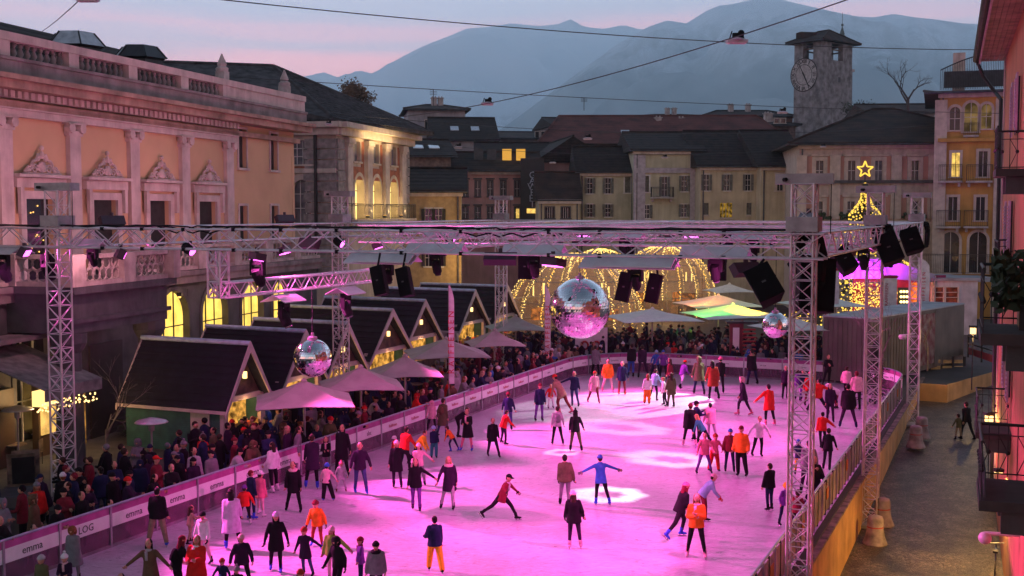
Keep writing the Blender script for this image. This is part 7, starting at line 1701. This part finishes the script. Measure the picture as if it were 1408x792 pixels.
# heading: 0 looks away from the camera, 90 left, 180 at the camera, 270 right
S(375, 677, 70, 60, POCK, 'woman in a white jacket and white skates at the left barrier', 'white', 'black', hair='long', boots='white', puff=.03)
S(405, 704, 73, 180, OUT2 | dict(armL=(2, 14, 8), armR=(2, 14, 8)), 'person in a black coat with bright fur collar facing the camera near the left barrier', 'black', 'black', coat=.22, extra=(('furcollar', 'palepink'),), puff=.03)
S(430, 672, 76, 10, ST0, 'tall person in dark purple coat and blue skates seen from behind by the barrier', 'dkpurple', 'black', coat=.3, boots='skateblue')
S(449, 689, 52, 350, KID, 'small child with a blue helmet, pink white top and black skirt', 'palepink', 'black', hat='helmet', hatc='blue', boots='skateblue', legw=.045)
S(469, 676, 42, 190, KID, 'toddler in a grey snowsuit with a pink hat', 'ltgrey', 'ltgrey', hat='pompom', hatc='pink', boots='maroon', puff=.03, coat=.15)
S(495, 679, 74, 185, OUT2, 'man in a dark plum jacket and blue jeans walking toward the camera', 'dkpurple', 'jeans', hair='short', boots='skateblue', puff=.03)
S(470, 655, 72, 170, ST0, 'woman with long dark hair in a black coat standing against the left barrier', 'black', 'black', coat=.35, hair='long', hairc='darkhair')
S(449, 652, 52, 200, HOLD, 'young woman with a patterned scarf by the left barrier', 'black', 'grey', hair='long', extra=(('scarf', 'palepink'),))
S(409, 656, 70, 290, POCK, 'person in a dark vest with grey sleeves and white trousers at the barrier opening', 'grey', 'white', hair='short', extra=())
S(545, 671, 66, 175, OUTL, 'woman in a black coat with a pink grey beanie, left arm out', 'black', 'dkpurple', coat=.3, hat='beanie', hatc='palepink', hair='long', hairc='blond', puff=.03)
S(556, 648, 62, 330, CARE, 'adult in a bright red jacket bending over a child near the left barrier', 'red', 'black', hair='short', puff=.04)
S(541, 640, 40, 300, KID, 'small child in red with a white spotted helmet', 'red', 'black', hat='helmet', hatc='white')
S(575, 640, 54, 250, LEANP, 'person in a bright yellow orange jacket reaching out to a child', 'yellow', 'navy', hair='short', puff=.04)
S(597, 630, 44, 190, ST0, 'child with a turquoise helmet, dark jacket and teal trousers', 'navy', 'teal', hat='helmet', hatc='ltblue', legw=.03)
S(576, 668, 60, 200, OUTL, 'woman in a pale pink jacket with a mauve beanie, arm stretched out', 'palepink', 'grey', hat='beanie', hatc='palepink', hair='long', hairc='darkhair')
S(572, 703, 74, 185, OUTL | dict(armR=(6, 16, 10)), 'young woman with long dark hair in a black jacket holding hands with a friend', 'black', 'purple', hair='long', hairc='darkhair', coat=.12, boots='dkpurple')
S(618, 700, 75, 172, OUT2, 'young woman with light brown hair in a short dark coat and grey leggings', 'dkpurple', 'ltgrey', hair='long', hairc='blond', coat=.3, extra=(('furcollar', 'palepink'),))
S(622, 621, 38, 60, LEANP, 'small child in an orange jacket leaning forward', 'orange', 'navy', boots='skateblue')
S(643, 620, 58, 175, HOLD, 'woman in a black coat with pink tights and a patterned scarf', 'black', 'pink', coat=.35, hair='short', hairc='ginger', boots='skateblue', extra=(('scarf', 'palepink'),))
S(594, 593, 42, 190, ST0, 'person in a grey pink coat standing at the left barrier', 'palepink', 'black', coat=.2, hat='hood', hatc='palepink')
S(609, 601, 54, 330, STW, 'tall person in a long olive coat seen from behind at the left barrier', 'olive', 'jeans', coat=.4, hair='short', hairc='hair', extra=(('backpack', 'brown'),))
S(629, 602, 48, 280, BEND, 'man in black bending over the left barrier side', 'black', 'black')
S(677, 629, 56, 182, OUT2 | dict(armL=(4, 20, 8), armR=(4, 16, 8)), 'young man in a black jacket and short trousers walking on the ice', 'black', 'dkpurple', coat=.18, hair='short')
S(692, 611, 48, 300, CARE, 'boy in a bright orange red jacket behind the young man in black', 'red', 'dkpurple', hair='short', puff=.04)
S(699, 591, 52, 0, ST0, 'boy in navy standing far left on the ice', 'navy', 'jeans', hat='beanie', hatc='maroon')
S(437, 754, 68, 178, OUT2, 'boy in a bright orange jacket and red cap with arms held out', 'orange', 'brownred', hat='beanie', hatc='maroon', boots='skateblue', gloves='black', puff=.04)
S(380, 787, 86, 185, OUT2 | dict(armL=(6, 32, 8), armR=(6, 30, 6)), 'woman in a black coat with a blue violet beanie holding hands with children', 'black', 'black', coat=.28, hat='beanie', hatc='lilac', hair='long', hairc='darkhair', boots='skateblue', gloves='dkpurple')
S(420, 793, 70, 180, OUTL, 'child in a dark coat with a reddish beanie between two skaters', 'dkpurple', 'jeans', coat=.25, hat='beanie', hatc='brownred')
S(457, 800, 78, 165, OUTL, 'woman in a light green jacket with a grey pink beanie', 'green', 'palepink', hat='beanie', hatc='palepink', hair='long', hairc='ginger', puff=.04, gloves='pink')
S(466, 818, 84, 150, OUT2, 'child in a hooded black suit reaching out at the bottom of the picture', 'black', 'black', hat='hood', hatc='black', gloves='black', puff=.03, child=False)
S(496, 802, 64, 120, ST0, 'boy in a blue violet plaid jacket at the bottom of the picture', 'purple', 'navy', hat='beanie', hatc='maroon', extra=(('scarf', 'maroon'),), coat=.15)
S(518, 828, 88, 178, OUT2 | dict(armL=(4, 16, 8), armR=(4, 18, 8)), 'man in a black puffer jacket and black beanie at the bottom edge', 'grey', 'black', hat='beanie', hatc='black', extra=(('furcollar', 'black'),), puff=.06)
S(412, 872, 92, 200, ST0, 'person with a reddish hat whose head shows at the bottom edge', 'olive', 'black', hat='beanie', hatc='brownred', hair='long')
S(598, 787, 80, 15, GL | dict(armL=(-4, 30, 90)), 'boy in a navy jacket and yellow trousers skating away from the camera', 'navy', 'yellow', legw=.035, puff=.04, hair='short', hairc='darkhair')
S(690, 716, 72, 230, LUNGE, 'skater in dark red leaning into a wide lunge with a black cap', 'maroon', 'black', hat='cap', hatc='black', gloves='black', coat=.15, extra=(('scarf', 'ltgrey'),))
S(217, 752, 84, 12, POCK, 'man in a black jacket and khaki trousers with blue skates at the left barrier', 'black', 'khaki', boots='skateblue', puff=.045, legw=.02, hair='short', hairc='darkhair')
S(262, 748, 54, 300, HOLD, 'child in a greyish brown outfit by the left barrier', 'khaki', 'khaki', hair='long')
S(281, 775, 74, 170, OUT2 | dict(armL=(8, 14, 14), armR=(8, 22, 14)), 'girl in a white patterned jacket with a black and white cap', 'white', 'palepink', hat='beanie', hatc='black', extra=(('furcollar', 'palepink'),), gloves='black', puff=.03)
S(319, 758, 88, 20, GL, 'woman in a long pale lilac puffer coat with dark curly hair', 'lilac', 'black', coat=.38, hair='long', hairc='darkhair', boots='skateblue', gloves='black', puff=.045)
S(337, 722, 55, 5, KID, 'small child in a bright red jacket with a violet hat', 'red', 'black', hat='beanie', hatc='purple', boots='white', puff=.04)
S(345, 714, 68, 330, ST0, 'boy in navy next to the small child in red', 'navy', 'navy', hair='short', hairc='maroon', boots='skateblue')
S(358, 709, 62, 330, OUTL, 'little girl in a pink coat with a white and black hat', 'pink', 'palepink', hat='beanie', hatc='white', coat=.2, boots='white', puff=.04)
S(208, 832, 94, 170, OUTL | dict(armR=(8, 48, 6)), 'man in an open brown coat with pale lining stretching out his arm', 'brown', 'grey', coat=.4, hair='long', hairc='darkhair', extra=(('scarf', 'ltgrey'),))
S(243, 826, 92, 300, CARE, 'woman in black with long dark red hair at the lower left', 'black', 'black', hair='long', hairc='maroon', extra=(('backpack', 'black'),))
S(271, 828, 94, 175, HOLD, 'woman in a bright red furry coat with a white scarf', 'red', 'dkpurple', coat=.3, puff=.06, hair='long', hairc='ginger', extra=(('scarf', 'white'),))
S(333, 812, 82, 200, CARE, 'person in a dark purple jacket with a mauve beanie at the bottom left', 'dkpurple', 'black', hat='beanie', hatc='palepink', puff=.04)
S(307, 826, 60, 160, KID, 'child with a red and blue beanie at the bottom edge', 'navy', 'black', hat='beanie', hatc='brownred')
S(327, 842, 66, 190, KID, 'child with a dark beanie and white band at the bottom edge', 'black', 'black', hat='pompom', hatc='grey')
S(303, 862, 70, 180, KID, 'child with a bright blue hat cut off by the bottom edge', 'navy', 'black', hat='pompom', hatc='blue')
S(103, 800, 78, 175, ST0, 'person in a grey coat with a furry brown hood at the left', 'grey', 'grey', coat=.4, hat='hood', hatc='ginger', puff=.03)
S(60, 838, 76, 170, ST0, 'person in an olive jacket with a grey beanie at the lower left corner', 'olive', 'black', hat='beanie', hatc='ltgrey', puff=.04)
S(92, 834, 74, 180, HOLD, 'child with a whitish bobble hat at the lower left corner', 'dkpurple', 'black', hat='pompom', hatc='white', extra=(('scarf', 'palepink'),), child=True)
S(167, 868, 80, 180, ST0, 'person with dark hair whose head shows at the bottom edge left', 'black', 'black', hairc='darkhair')
# centre and right
S(742, 579, 52, 195, ST0, 'man in a navy jacket skating toward the camera at the far left of the ice', 'navy', 'purple', hair='short', hat='beanie', hatc='maroon', coat=.15)
S(757, 562, 34, 180, KID, 'tiny child in a red and white vest', 'red', 'white', hairc='darkhair')
S(772, 570, 60, 50, LEANP, 'woman with a red hat and brown coat leaning forward on her skates', 'tan', 'maroon', hat='beanie', hatc='red', coat=.2, boots='pink')
S(789, 559, 49, 180, OUT | dict(armL=(8, 20, 10)), 'man in dark blue with his right arm stretched sideways', 'navy', 'jeans', hair='short')
S(817, 554, 46, 190, GL, 'girl in a rose coat walking on the far ice', 'palepink', 'maroon', coat=.25, hat='beanie', hatc='brownred', boots='maroon')
S(766, 612, 54, 5, STW, 'boy with white sleeves and a grey vest seen from behind', 'ltgrey', 'black', hair='short', boots='black', extra=(('backpack', 'grey'),))
S(791, 621, 58, 0, OUT2, 'woman with a dark bobble hat and arms out wearing olive grey', 'black', 'olive', hat='pompom', hatc='black', coat=.1, hair='long', hairc='darkhair')
S(836, 539, 46, 180, OUT2, 'child in a bright orange red jacket with arms spread on the far ice', 'orange', 'palepink', coat=.15, puff=.04, boots='pink')
S(855, 543, 46, 185, ST0, 'child in navy with a dark cap on the far ice', 'navy', 'maroon', coat=.18, boots='red')
S(868, 519, 46, 0, ST0, 'person in black with bright blue trousers by the far barrier', 'black', 'blue', puff=.03)
S(883, 520, 46, 0, STW, 'person dressed in dark purple by the far barrier', 'dkpurple', 'dkpurple', puff=.03)
S(902, 519, 38, 180, KID, 'child with a blue helmet and blue jacket by the far barrier', 'blue', 'navy', hat='helmet', hatc='ltblue')
S(912, 521, 40, 180, KID, 'child in a blue and dark suit next to the blue helmeted child', 'purple', 'black', hat='beanie', hatc='blue')
S(819, 517, 42, 0, ST0, 'person in a dark coat at the curve of the far barrier', 'grey', 'black', coat=.25)
S(781, 518, 42, 340, BEND | dict(lean=20), 'person in a pale jacket and yellow green trousers at the far left curve', 'khaki', 'green', z=0)
S(890, 556, 42, 5, ST0, 'girl in white with orange and white leg warmers', 'white', 'orange', hair='long', hairc='ginger', legw=.03)
S(899, 551, 44, 330, CARE, 'child in a light blue jacket behind the girl in white', 'ltblue', 'black', hair='short')
S(914, 558, 40, 100, KID, 'small child in white holding on to a woman in dark green', 'white', 'black', hair='short', hairc='blond')
S(923, 560, 48, 10, ST0, 'woman in a dark green coat seen from behind on the far ice', 'olive', 'olive', coat=.28, hair='long')
S(938, 535, 42, 300, STRIDE, 'skater in a violet jacket speeding along the far side', 'purple', 'lilac', hat='beanie', hatc='red')
S(922, 537, 44, 60, ST0, 'skater in dark red beside the one in violet', 'maroon', 'black', hair='long')
S(961, 543, 54, 10, STW, 'man in an olive parka with his back to the camera', 'olive', 'navy', coat=.28, puff=.03, hat='hood', hatc='olive')
S(980, 550, 54, 355, ST0, 'woman in a dark orange red coat seen from behind on the far ice', 'brownred', 'black', coat=.32, hair='long', hairc='darkhair', puff=.03)
S(990, 541, 50, 0, ST0, 'person in black beside the woman in the red coat', 'black', 'black', hat='beanie', hatc='pink')
S(1022, 571, 54, 85, GLR, 'girl with a pink white hood and dark purple coat gliding left', 'dkpurple', 'dkpurple', hat='hood', hatc='palepink', coat=.22, boots='pink')
S(1034, 530, 58, 0, STW, 'tall person in black with light brown collar at the far barrier', 'black', 'navy', coat=.2, extra=(('furcollar', 'tan'),), puff=.04)
S(1057, 585, 57, 10, OUTL, 'woman in a bright orange red coat left of the nearest right tower', 'red', 'black', coat=.28, boots='pink', hairc='darkhair', puff=.03)
S(948, 613, 59, 5, ST0, 'person in a big black puffer jacket seen from behind', 'black', 'black', coat=.2, puff=.07, hat='beanie', hatc='maroon', boots='palepink')
S(958, 607, 56, 280, HOLD, 'man with a black beanie and navy jacket beside the big puffer jacket', 'navy', 'black', hat='beanie', hatc='black')
S(977, 606, 52, 350, ST0, 'woman in a pale pink fluffy coat with a black headband', 'palepink', 'ltgrey', hair='bun', hairc='darkhair', puff=.05, coat=.15)
S(966, 616, 50, 60, LEANP, 'blond skater in a teal jacket pushing off to the left', 'teal', 'black', hair='long', hairc='blond', boots='skateblue')
S(968, 651, 58, 180, CARE, 'child in a pink jacket and violet trousers in the group of four', 'pink', 'purple', hair='short', hairc='ginger', puff=.03)
S(982, 648, 52, 190, KID, 'child in bright red trousers and pink jacket in the group of four', 'pink', 'red', hat='beanie', hatc='brownred', legw=.03)
S(1003, 649, 60, 175, ST0, 'child with a blue beanie and dark red jacket next to the man in orange', 'maroon', 'navy', hat='beanie', hatc='blue', puff=.03)
S(1018, 655, 70, 165, POCK, 'man in a bright orange jacket with a dark cap and black trousers', 'orange', 'black', hat='cap', hatc='maroon', puff=.05, legw=.02)
S(1043, 628, 57, 178, OUT2 | dict(armL=(4, 34, 6), armR=(4, 34, 6)), 'boy in a white hooded sweatshirt with arms away from his body', 'white', 'black', hair='short', hairc='ginger', puff=.02)
S(1124, 568, 54, 350, LUNGE | dict(lean=10, side=10), 'skater in a bright red jacket leaning right, seen from behind', 'red', 'black', puff=.04, hairc='darkhair')
S(1112, 558, 48, 180, KID, 'person in red with a pink hat behind the leaning red skater', 'red', 'maroon', hat='beanie', hatc='pink', puff=.03)
S(1141, 581, 54, 170, ST0, 'girl in a dark jacket right of the leaning red skater', 'dkpurple', 'dkpurple', hair='long', hairc='darkhair')
S(1166, 589, 66, 0, STW, 'man in a black jacket seen from behind on the right of the ice', 'black', 'dkpurple', coat=.16, puff=.05, hairc='darkhair', boots='navy')
S(1178, 564, 54, 0, ST0, 'woman in a white pink jacket seen from behind on the right', 'palepink', 'black', puff=.05, hair='short', hairc='maroon')
S(1164, 548, 44, 340, ST0, 'person in a pale pink jacket in front of the far right barrier', 'palepink', 'black', puff=.05)
S(1151, 562, 42, 90, BEND, 'person in a white fluffy jacket bending down', 'white', 'maroon', hat='hood', hatc='white', puff=.05)
S(1080, 549, 46, 180, ST0, 'skater in dark clothes just behind the nearest right tower', 'dkpurple', 'black'); S(1096, 550, 42, 0, ST0, 'skater in a dark violet jacket at the far right of the ice', 'purple', 'lilac'); S(1104, 552, 44, 200, STW, 'skater in navy with lilac trousers at the far right', 'navy', 'purple')
S(1130, 616, 50, 345, OUTR, 'boy in a bright orange red jacket seen from behind on the right', 'red', 'black', hairc='darkhair', puff=.05); S(1138, 647, 60, 330, LEANP | dict(lean=20), 'skater in black leaning to the right behind the man with the phone', 'black', 'black', coat=.1)
S(1098, 653, 48, 350, KID, 'child with a blue helmet and yellow trousers right of the nearest tower', 'navy', 'yellow', hat='helmet', hatc='blue', boots='black'); S(1110, 680, 76, 10, ST0, 'man in a grey purple jacket seen from behind', 'grey', 'dkpurple', puff=.05, hairc='darkhair', coat=.12)
S(1118, 704, 78, 180, PHONE, 'man in black raising a hand to his face on the right', 'black', 'dkpurple', puff=.05, legw=.015, hair='short'); S(1058, 702, 66, 20, ST0, 'skater in black half hidden behind the nearest right tower', 'black', 'navy', puff=.04)
S(1078, 722, 60, 200, CARE, 'child in a colourful jacket and yellow helmet behind the nearest right tower', 'purple', 'navy', hat='helmet', hatc='yellow'); S(1095, 735, 62, 340, KID, 'child in dark red partly behind the right fence', 'maroon', 'black')
S(1138, 532, 44, 180, FOLD, 'attendant in black standing at the far right barrier', 'black', 'black', hair='short', hairc='ginger')
S(777, 697, 73, 10, POCK, 'man in a camouflage grey green jacket holding hands in the white light', 'olive', 'grey', puff=.045, hair='short', hairc='darkhair', gloves='black')
S(826, 695, 70, 2, OUT | dict(armL=(5, 72, 4), armR=(5, 66, 4)), 'woman in a bright blue jacket and blue beanie with both arms out', 'blue', 'black', hat='beanie', hatc='blue', coat=.15, boots='skateblue', gloves='grey')
S(789, 754, 80, 5, POCK, 'woman in a black coat with a pale pink beanie seen from behind', 'black', 'dkpurple', hat='beanie', hatc='palepink', hair='long', puff=.04, boots='palepink', coat=.14, gloves='black')
S(934, 741, 84, 300, STRIDE, 'skater in black with a pink beanie striding to the right', 'black', 'black', hat='beanie', hatc='pink', puff=.03, boots='skateblue', hair='long', hairc='maroon')
S(966, 716, 70, 270, BEND | dict(lean=36), 'child in a light blue jacket with red gloves leaning forward', 'ltblue', 'maroon', hat='beanie', hatc='palepink', gloves='red', puff=.03)
S(957, 767, 90, 172, FOLD, 'woman in an orange red jacket with folded arms and a patterned scarf', 'orange', 'black', hair='long', hairc='ginger', extra=(('scarf', 'palepink'),), boots='palepink', puff=.03)
# people in the street and cafe
p = gnd(1329, 604, -1.1); p = gnd(1329, 604, street_z(p.y)); person(p, 1.8, 20, GL, 'man in dark clothes walking up the cobbled street', 'black', 'black', skate=0, puff=.03, group='people in the street')
p = gnd(1318, 604, street_z(p.y)); person(p, 1.2, 20, KID, 'child with a dark jacket and pale trousers walking beside the man in the street', 'olive', 'khaki', skate=0, group='people in the street', child=True)
# spectators ------------------------------------------------------
rn = random.Random(11)
VAR = [(ST0, .1, .03), (LEANRAIL, .1, .045), (POCK, .25, .03), (HOLD, .1, .045), (STW, .3, .02), (DRINK, .1, .03), (LEANRAIL | dict(lean=16), .28, .03), (FOLD, .12, .045)]
COLW = ['black'] * 7 + ['navy'] * 4 + ['grey', 'grey', 'brown', 'maroon', 'dkpurple', 'dkpurple', 'olive', 'maroon', 'black', 'ltgrey', 'navy', 'black', 'red', 'blue']
names = dict(black='black', navy='navy blue', grey='grey', brown='brown', maroon='dark red', dkpurple='dark plum', olive='olive green', red='bright red', tan='tan', ltgrey='light grey', blue='blue')
placed = []
def crowd(t_, n_, face, zone, railrow=False, h=None, kinds=None):
    if any((t_ - a) ** 2 + (n_ - b) ** 2 < .17 for a, b in placed): return
    placed.append((t_, n_)); P, coat, puff = rn.choice(VAR) if not railrow else rn.choice((VAR[1], VAR[1], VAR[6], VAR[0], VAR[3])); c = rn.choice(COLW); hat = rn.choice([None, None, None, 'beanie', 'beanie', 'pompom', 'hood', 'cap']); hc = rn.choice(['black', 'black', 'grey', 'maroon', 'navy', 'black', 'ltgrey', 'white', 'red'])
    hk = rn.choice(['short', 'short', 'long', 'long', 'bun']); hh = h or rn.choice([1.62, 1.68, 1.72, 1.78, 1.84, 1.7, 1.25 if railrow else 1.7])
    if hat == 'hood': hc = c
    hn = {None: {'short': 'short hair', 'long': 'long hair', 'bun': 'tied up hair'}[hk], 'beanie': 'a beanie', 'pompom': 'a bobble hat', 'hood': 'the hood up', 'cap': 'a cap'}[hat]
    if hat in ('beanie', 'pompom', 'cap'): hn = hn.replace('a ', 'a %s ' % {'black': 'black', 'grey': 'grey', 'maroon': 'red', 'navy': 'navy', 'ltgrey': 'pale', 'white': 'white', 'red': 'red', 'green': 'green'}[hc], 1)
    zone += next(z for lim, z in ((27, ' in the lower left corner'), (32, ' left of the huts'), (37, ' by the nearest hut'), (42, ' by the second hut'), (48, ' by the third hut'), (54, ' by the fourth hut'), (60, ' by the fifth hut'), (999, '')) if t_ < lim) if n_ < NL else next(z for lim, z in ((-17, ' near the life rings'), (-13, ' below the mirror ball'), (-10, ' near the notice board'), (99, ' near the right tower')) if n_ < lim)
    lb = '%s in %s, %s, %s' % ('child' if hh < 1.4 else 'onlooker', names[c], hn, zone)
    person(rk(t_, n_, 0), hh, face + rn.uniform(-35, 35), P, lb, c, rn.choice(['black', 'black', 'navy', 'jeans', 'grey']), hat=hat, hatc=hc, hair=hk, hairc=rn.choice(['hair', 'darkhair', 'darkhair', 'ginger', 'hair', 'tan']), coat=coat, puff=puff, skate=0, res=0, group='onlookers around the rink', skin=rn.randrange(3), child=hh < 1.4)
rinkward = 270 - math.degrees(TH)          # looking toward +n
t_ = 21.0
while t_ < 61:
    gap = 38 < t_ < 41
    crowd(t_, NL - .42 - rn.uniform(0, .12), rinkward, 'at the left barrier', True)
    if rn.random() < .85: crowd(t_ + rn.uniform(-.2, .3), NL - 1.05 - rn.uniform(0, .3), rinkward, 'in the second row')
    if rn.random() < .3 and t_ > 25: crowd(t_ + rn.uniform(-.3, .3), NL - 1.9 - rn.uniform(0, .5), rinkward + rn.uniform(-60, 60), 'in the third row')
    t_ += rn.uniform(.75, 1.1)
for k in range(40): crowd(rn.uniform(24.5, 36), rn.uniform(-26.2, -23.6), rn.uniform(0, 360), 'in the crowd')
for k in range(18): crowd(rn.uniform(29, 62), rn.uniform(-27.0, -25.2), rn.uniform(0, 360), 'under the parasols')
for k in range(16):
    a = math.pi / 2 * (k + .5) / 16; crowd(T1 - RAD + (RAD + .5 + .5 * (k % 3)) * math.sin(a), NL + RAD - (RAD + .5 + .5 * (k % 3)) * math.cos(a), rinkward + 60, 'at the barrier curve', k % 3 == 0)
n_ = NL + RAD
while n_ < -7:
    crowd(T1 + .45, n_, 180 - math.degrees(TH), 'at the far barrier', True)
    if rn.random() < .85: crowd(T1 + 1.1 + rn.uniform(0, .3), n_ + rn.uniform(-.3, .3), 180 - math.degrees(TH), 'behind the far barrier')
    if rn.random() < .45: crowd(T1 + 2.0 + rn.uniform(0, .9), n_ + rn.uniform(-.3, .3), rn.uniform(0, 360), 'beyond the far barrier')
    n_ += rn.uniform(.55, .8)
for k in range(10): crowd(rn.uniform(68.5, 72), rn.uniform(-19, -6), rn.uniform(0, 360), 'under the far parasols')
crowd(30.5, -23.35, rinkward, 'leaning on the left barrier', True, 1.85)
# staff and guests near the front huts
for px, py, c in ((222, 612, 'black'), (252, 618, 'brown'), (197, 620, 'tan'), (60, 604, 'red'), (52, 605, 'olive')):
    g = gnd(px, py, 0 if px > 100 else .33); person(g, 1.75, rn.uniform(0, 360), rn.choice(VAR)[0], {222: 'man in black standing before the teal wall of the nearest market hut', 252: 'man with a dark red backpack at the high table by the teal wall', 197: 'person in an ochre jacket bending near the small fir', 60: 'guest in bright red sitting at the cafe window', 52: 'guest in olive beside the one in red at the cafe window'}[px], c, 'black', skate=0, res=0, extra=(('backpack', 'maroon'),) if px == 252 else (), group='onlookers around the rink')
# the packed rest of the crowd, too many and too dark to tell apart
def mass(name, label, spots):
    mb = MB(); r2 = random.Random(5)
    for t_, n_ in spots:
        b = rk(t_, n_); s = r2.choice([.68, .9, .95, 1, 1, 1.06]); q = r2.uniform(0, 6.28); Z = Matrix.Rotation(q, 3, 'Z'); m = r2.choice([0, 0, 0, 1, 1, 2, 3, 4]); P = lambda x, y, z: b + Z @ Vector((x, y, z)) * s
        mb.k = m; up = Vector((0, 0, 1)); w = r2.uniform(.2, .25); le = r2.uniform(-.06, .06)
        for lv, (z, rx, ry) in enumerate(()): pass
        vs = []; prof = [(.75, w, .16), (1.0, w * .9, .15), (1.3, w, .15), (1.46, w * .8, .12), (1.53, .07, .07)]
        for z, rx, ry in prof: vs += [P(rx * math.cos(k * math.pi / 4) + le * z, ry * math.sin(k * math.pi / 4), z) for k in range(8)]
        mb.raw(vs, [(a * 8 + i, a * 8 + (i + 1) % 8, a * 8 + 8 + (i + 1) % 8, a * 8 + 8 + i) for a in range(4) for i in range(8)])
        for sg in (-1, 1): mb.tube(P(sg * w + le, 0, 1.4), P(sg * (w + .05) + le, .08, 1.12), .065, .055, 5, False); mb.tube(P(sg * (w + .05) + le, .08, 1.12), P(sg * .12 + le, .28, 1.15 + r2.uniform(-.2, .15)), .055, .04, 5); 
        mb.k = 0
        for sg in (-1, 1): mb.tube(P(sg * .09, 0, .8), P(sg * .11, 0, 0), .09, .06, 5, False)
        mb.k = 5; mb.ball(P(le * 1.6, .01, 1.64), .1 * s, 8, 6); mb.k = r2.choice([6, 6, 6, 0, 2, 3]); mb.ball(P(le * 1.6, -.02, 1.675), .108 * s, 8, 6)
    o = mb.build(name, [cl(C[c]) for c in ('black', 'navy', 'grey', 'maroon', 'dkpurple')] + [SKIN[0], cl(C['hair'], .6)], None, True); tag(o, label, 'crowd', None, 'stuff')
sp = []; r3 = random.Random(8)
for k in range(900):
    zone = r3.random()
    if zone < .40: a = (r3.uniform(T1 + 1.6, 76), r3.uniform(-24, -8.5))
    elif zone < .62: a = (r3.uniform(40, 66), r3.uniform(-27.4, -24.6))
    elif zone < .78: a = (r3.uniform(22, 37), r3.uniform(-26.8, -24.0))
    else: a = (r3.uniform(61, 72), r3.uniform(-30, -22.5))
    if (a[0] - (T1 - RAD)) ** 2 + (a[1] - (NL + RAD)) ** 2 < (RAD + 1.2) ** 2: continue
    if any((a[0] - x) ** 2 + (a[1] - y) ** 2 < .30 for x, y in placed + sp): continue
    sp.append(a)
mass('crowd', 'dense dark crowd packed between the rink, the huts and the far parasols', sp)
by = {}
for d in PEOPLE: by.setdefault(d['label'], []).append(d)
for lb_, ds in by.items():
    if len(ds) > 1:
        ds.sort(key=lambda d: d['p'].x / d['p'].y)
        for i, d in enumerate(ds): d['label'] = ('leftmost ' if i == 0 else 'rightmost ' if i == len(ds) - 1 else 'middle ') + lb_
finish_people()
dg = bpy.context.evaluated_depsgraph_get()
lm = {}
for o in LETTERS:
    k = (o.data.body, round(o.data.size, 4), round(o.data.extrude, 4), o.data.materials[0].name)
    if k not in lm: lm[k] = bpy.data.meshes.new_from_object(o.evaluated_get(dg))
    n = bpy.data.objects.new(o.name.split('.')[0], lm[k]); COL.objects.link(n); n.parent = o.parent; n.matrix_local = o.matrix_local.copy()
for o in LETTERS: bpy.data.objects.remove(o)

# ================================================================== haze
mb = MB(); mb.box((0, 4750, 830), (17000, 10100, 1668)); hz = mb.build('haze', [], None)
hm = bpy.data.materials.new('haze'); hm.use_nodes = True; nt = hm.node_tree; nt.nodes.clear(); o = nt.nodes.new('ShaderNodeOutputMaterial'); v = nt.nodes.new('ShaderNodeVolumePrincipled')
v.inputs['Color'].default_value = (.72, .90, 1.0, 1); v.inputs['Density'].default_value = HAZE; v.inputs['Anisotropy'].default_value = .72; nt.links.new(v.outputs[0], o.inputs['Volume']); hz.data.materials.append(hm); tag(hz, 'pale blue evening haze', None, None, 'stuff')
hz['kind'] = 'stuff'
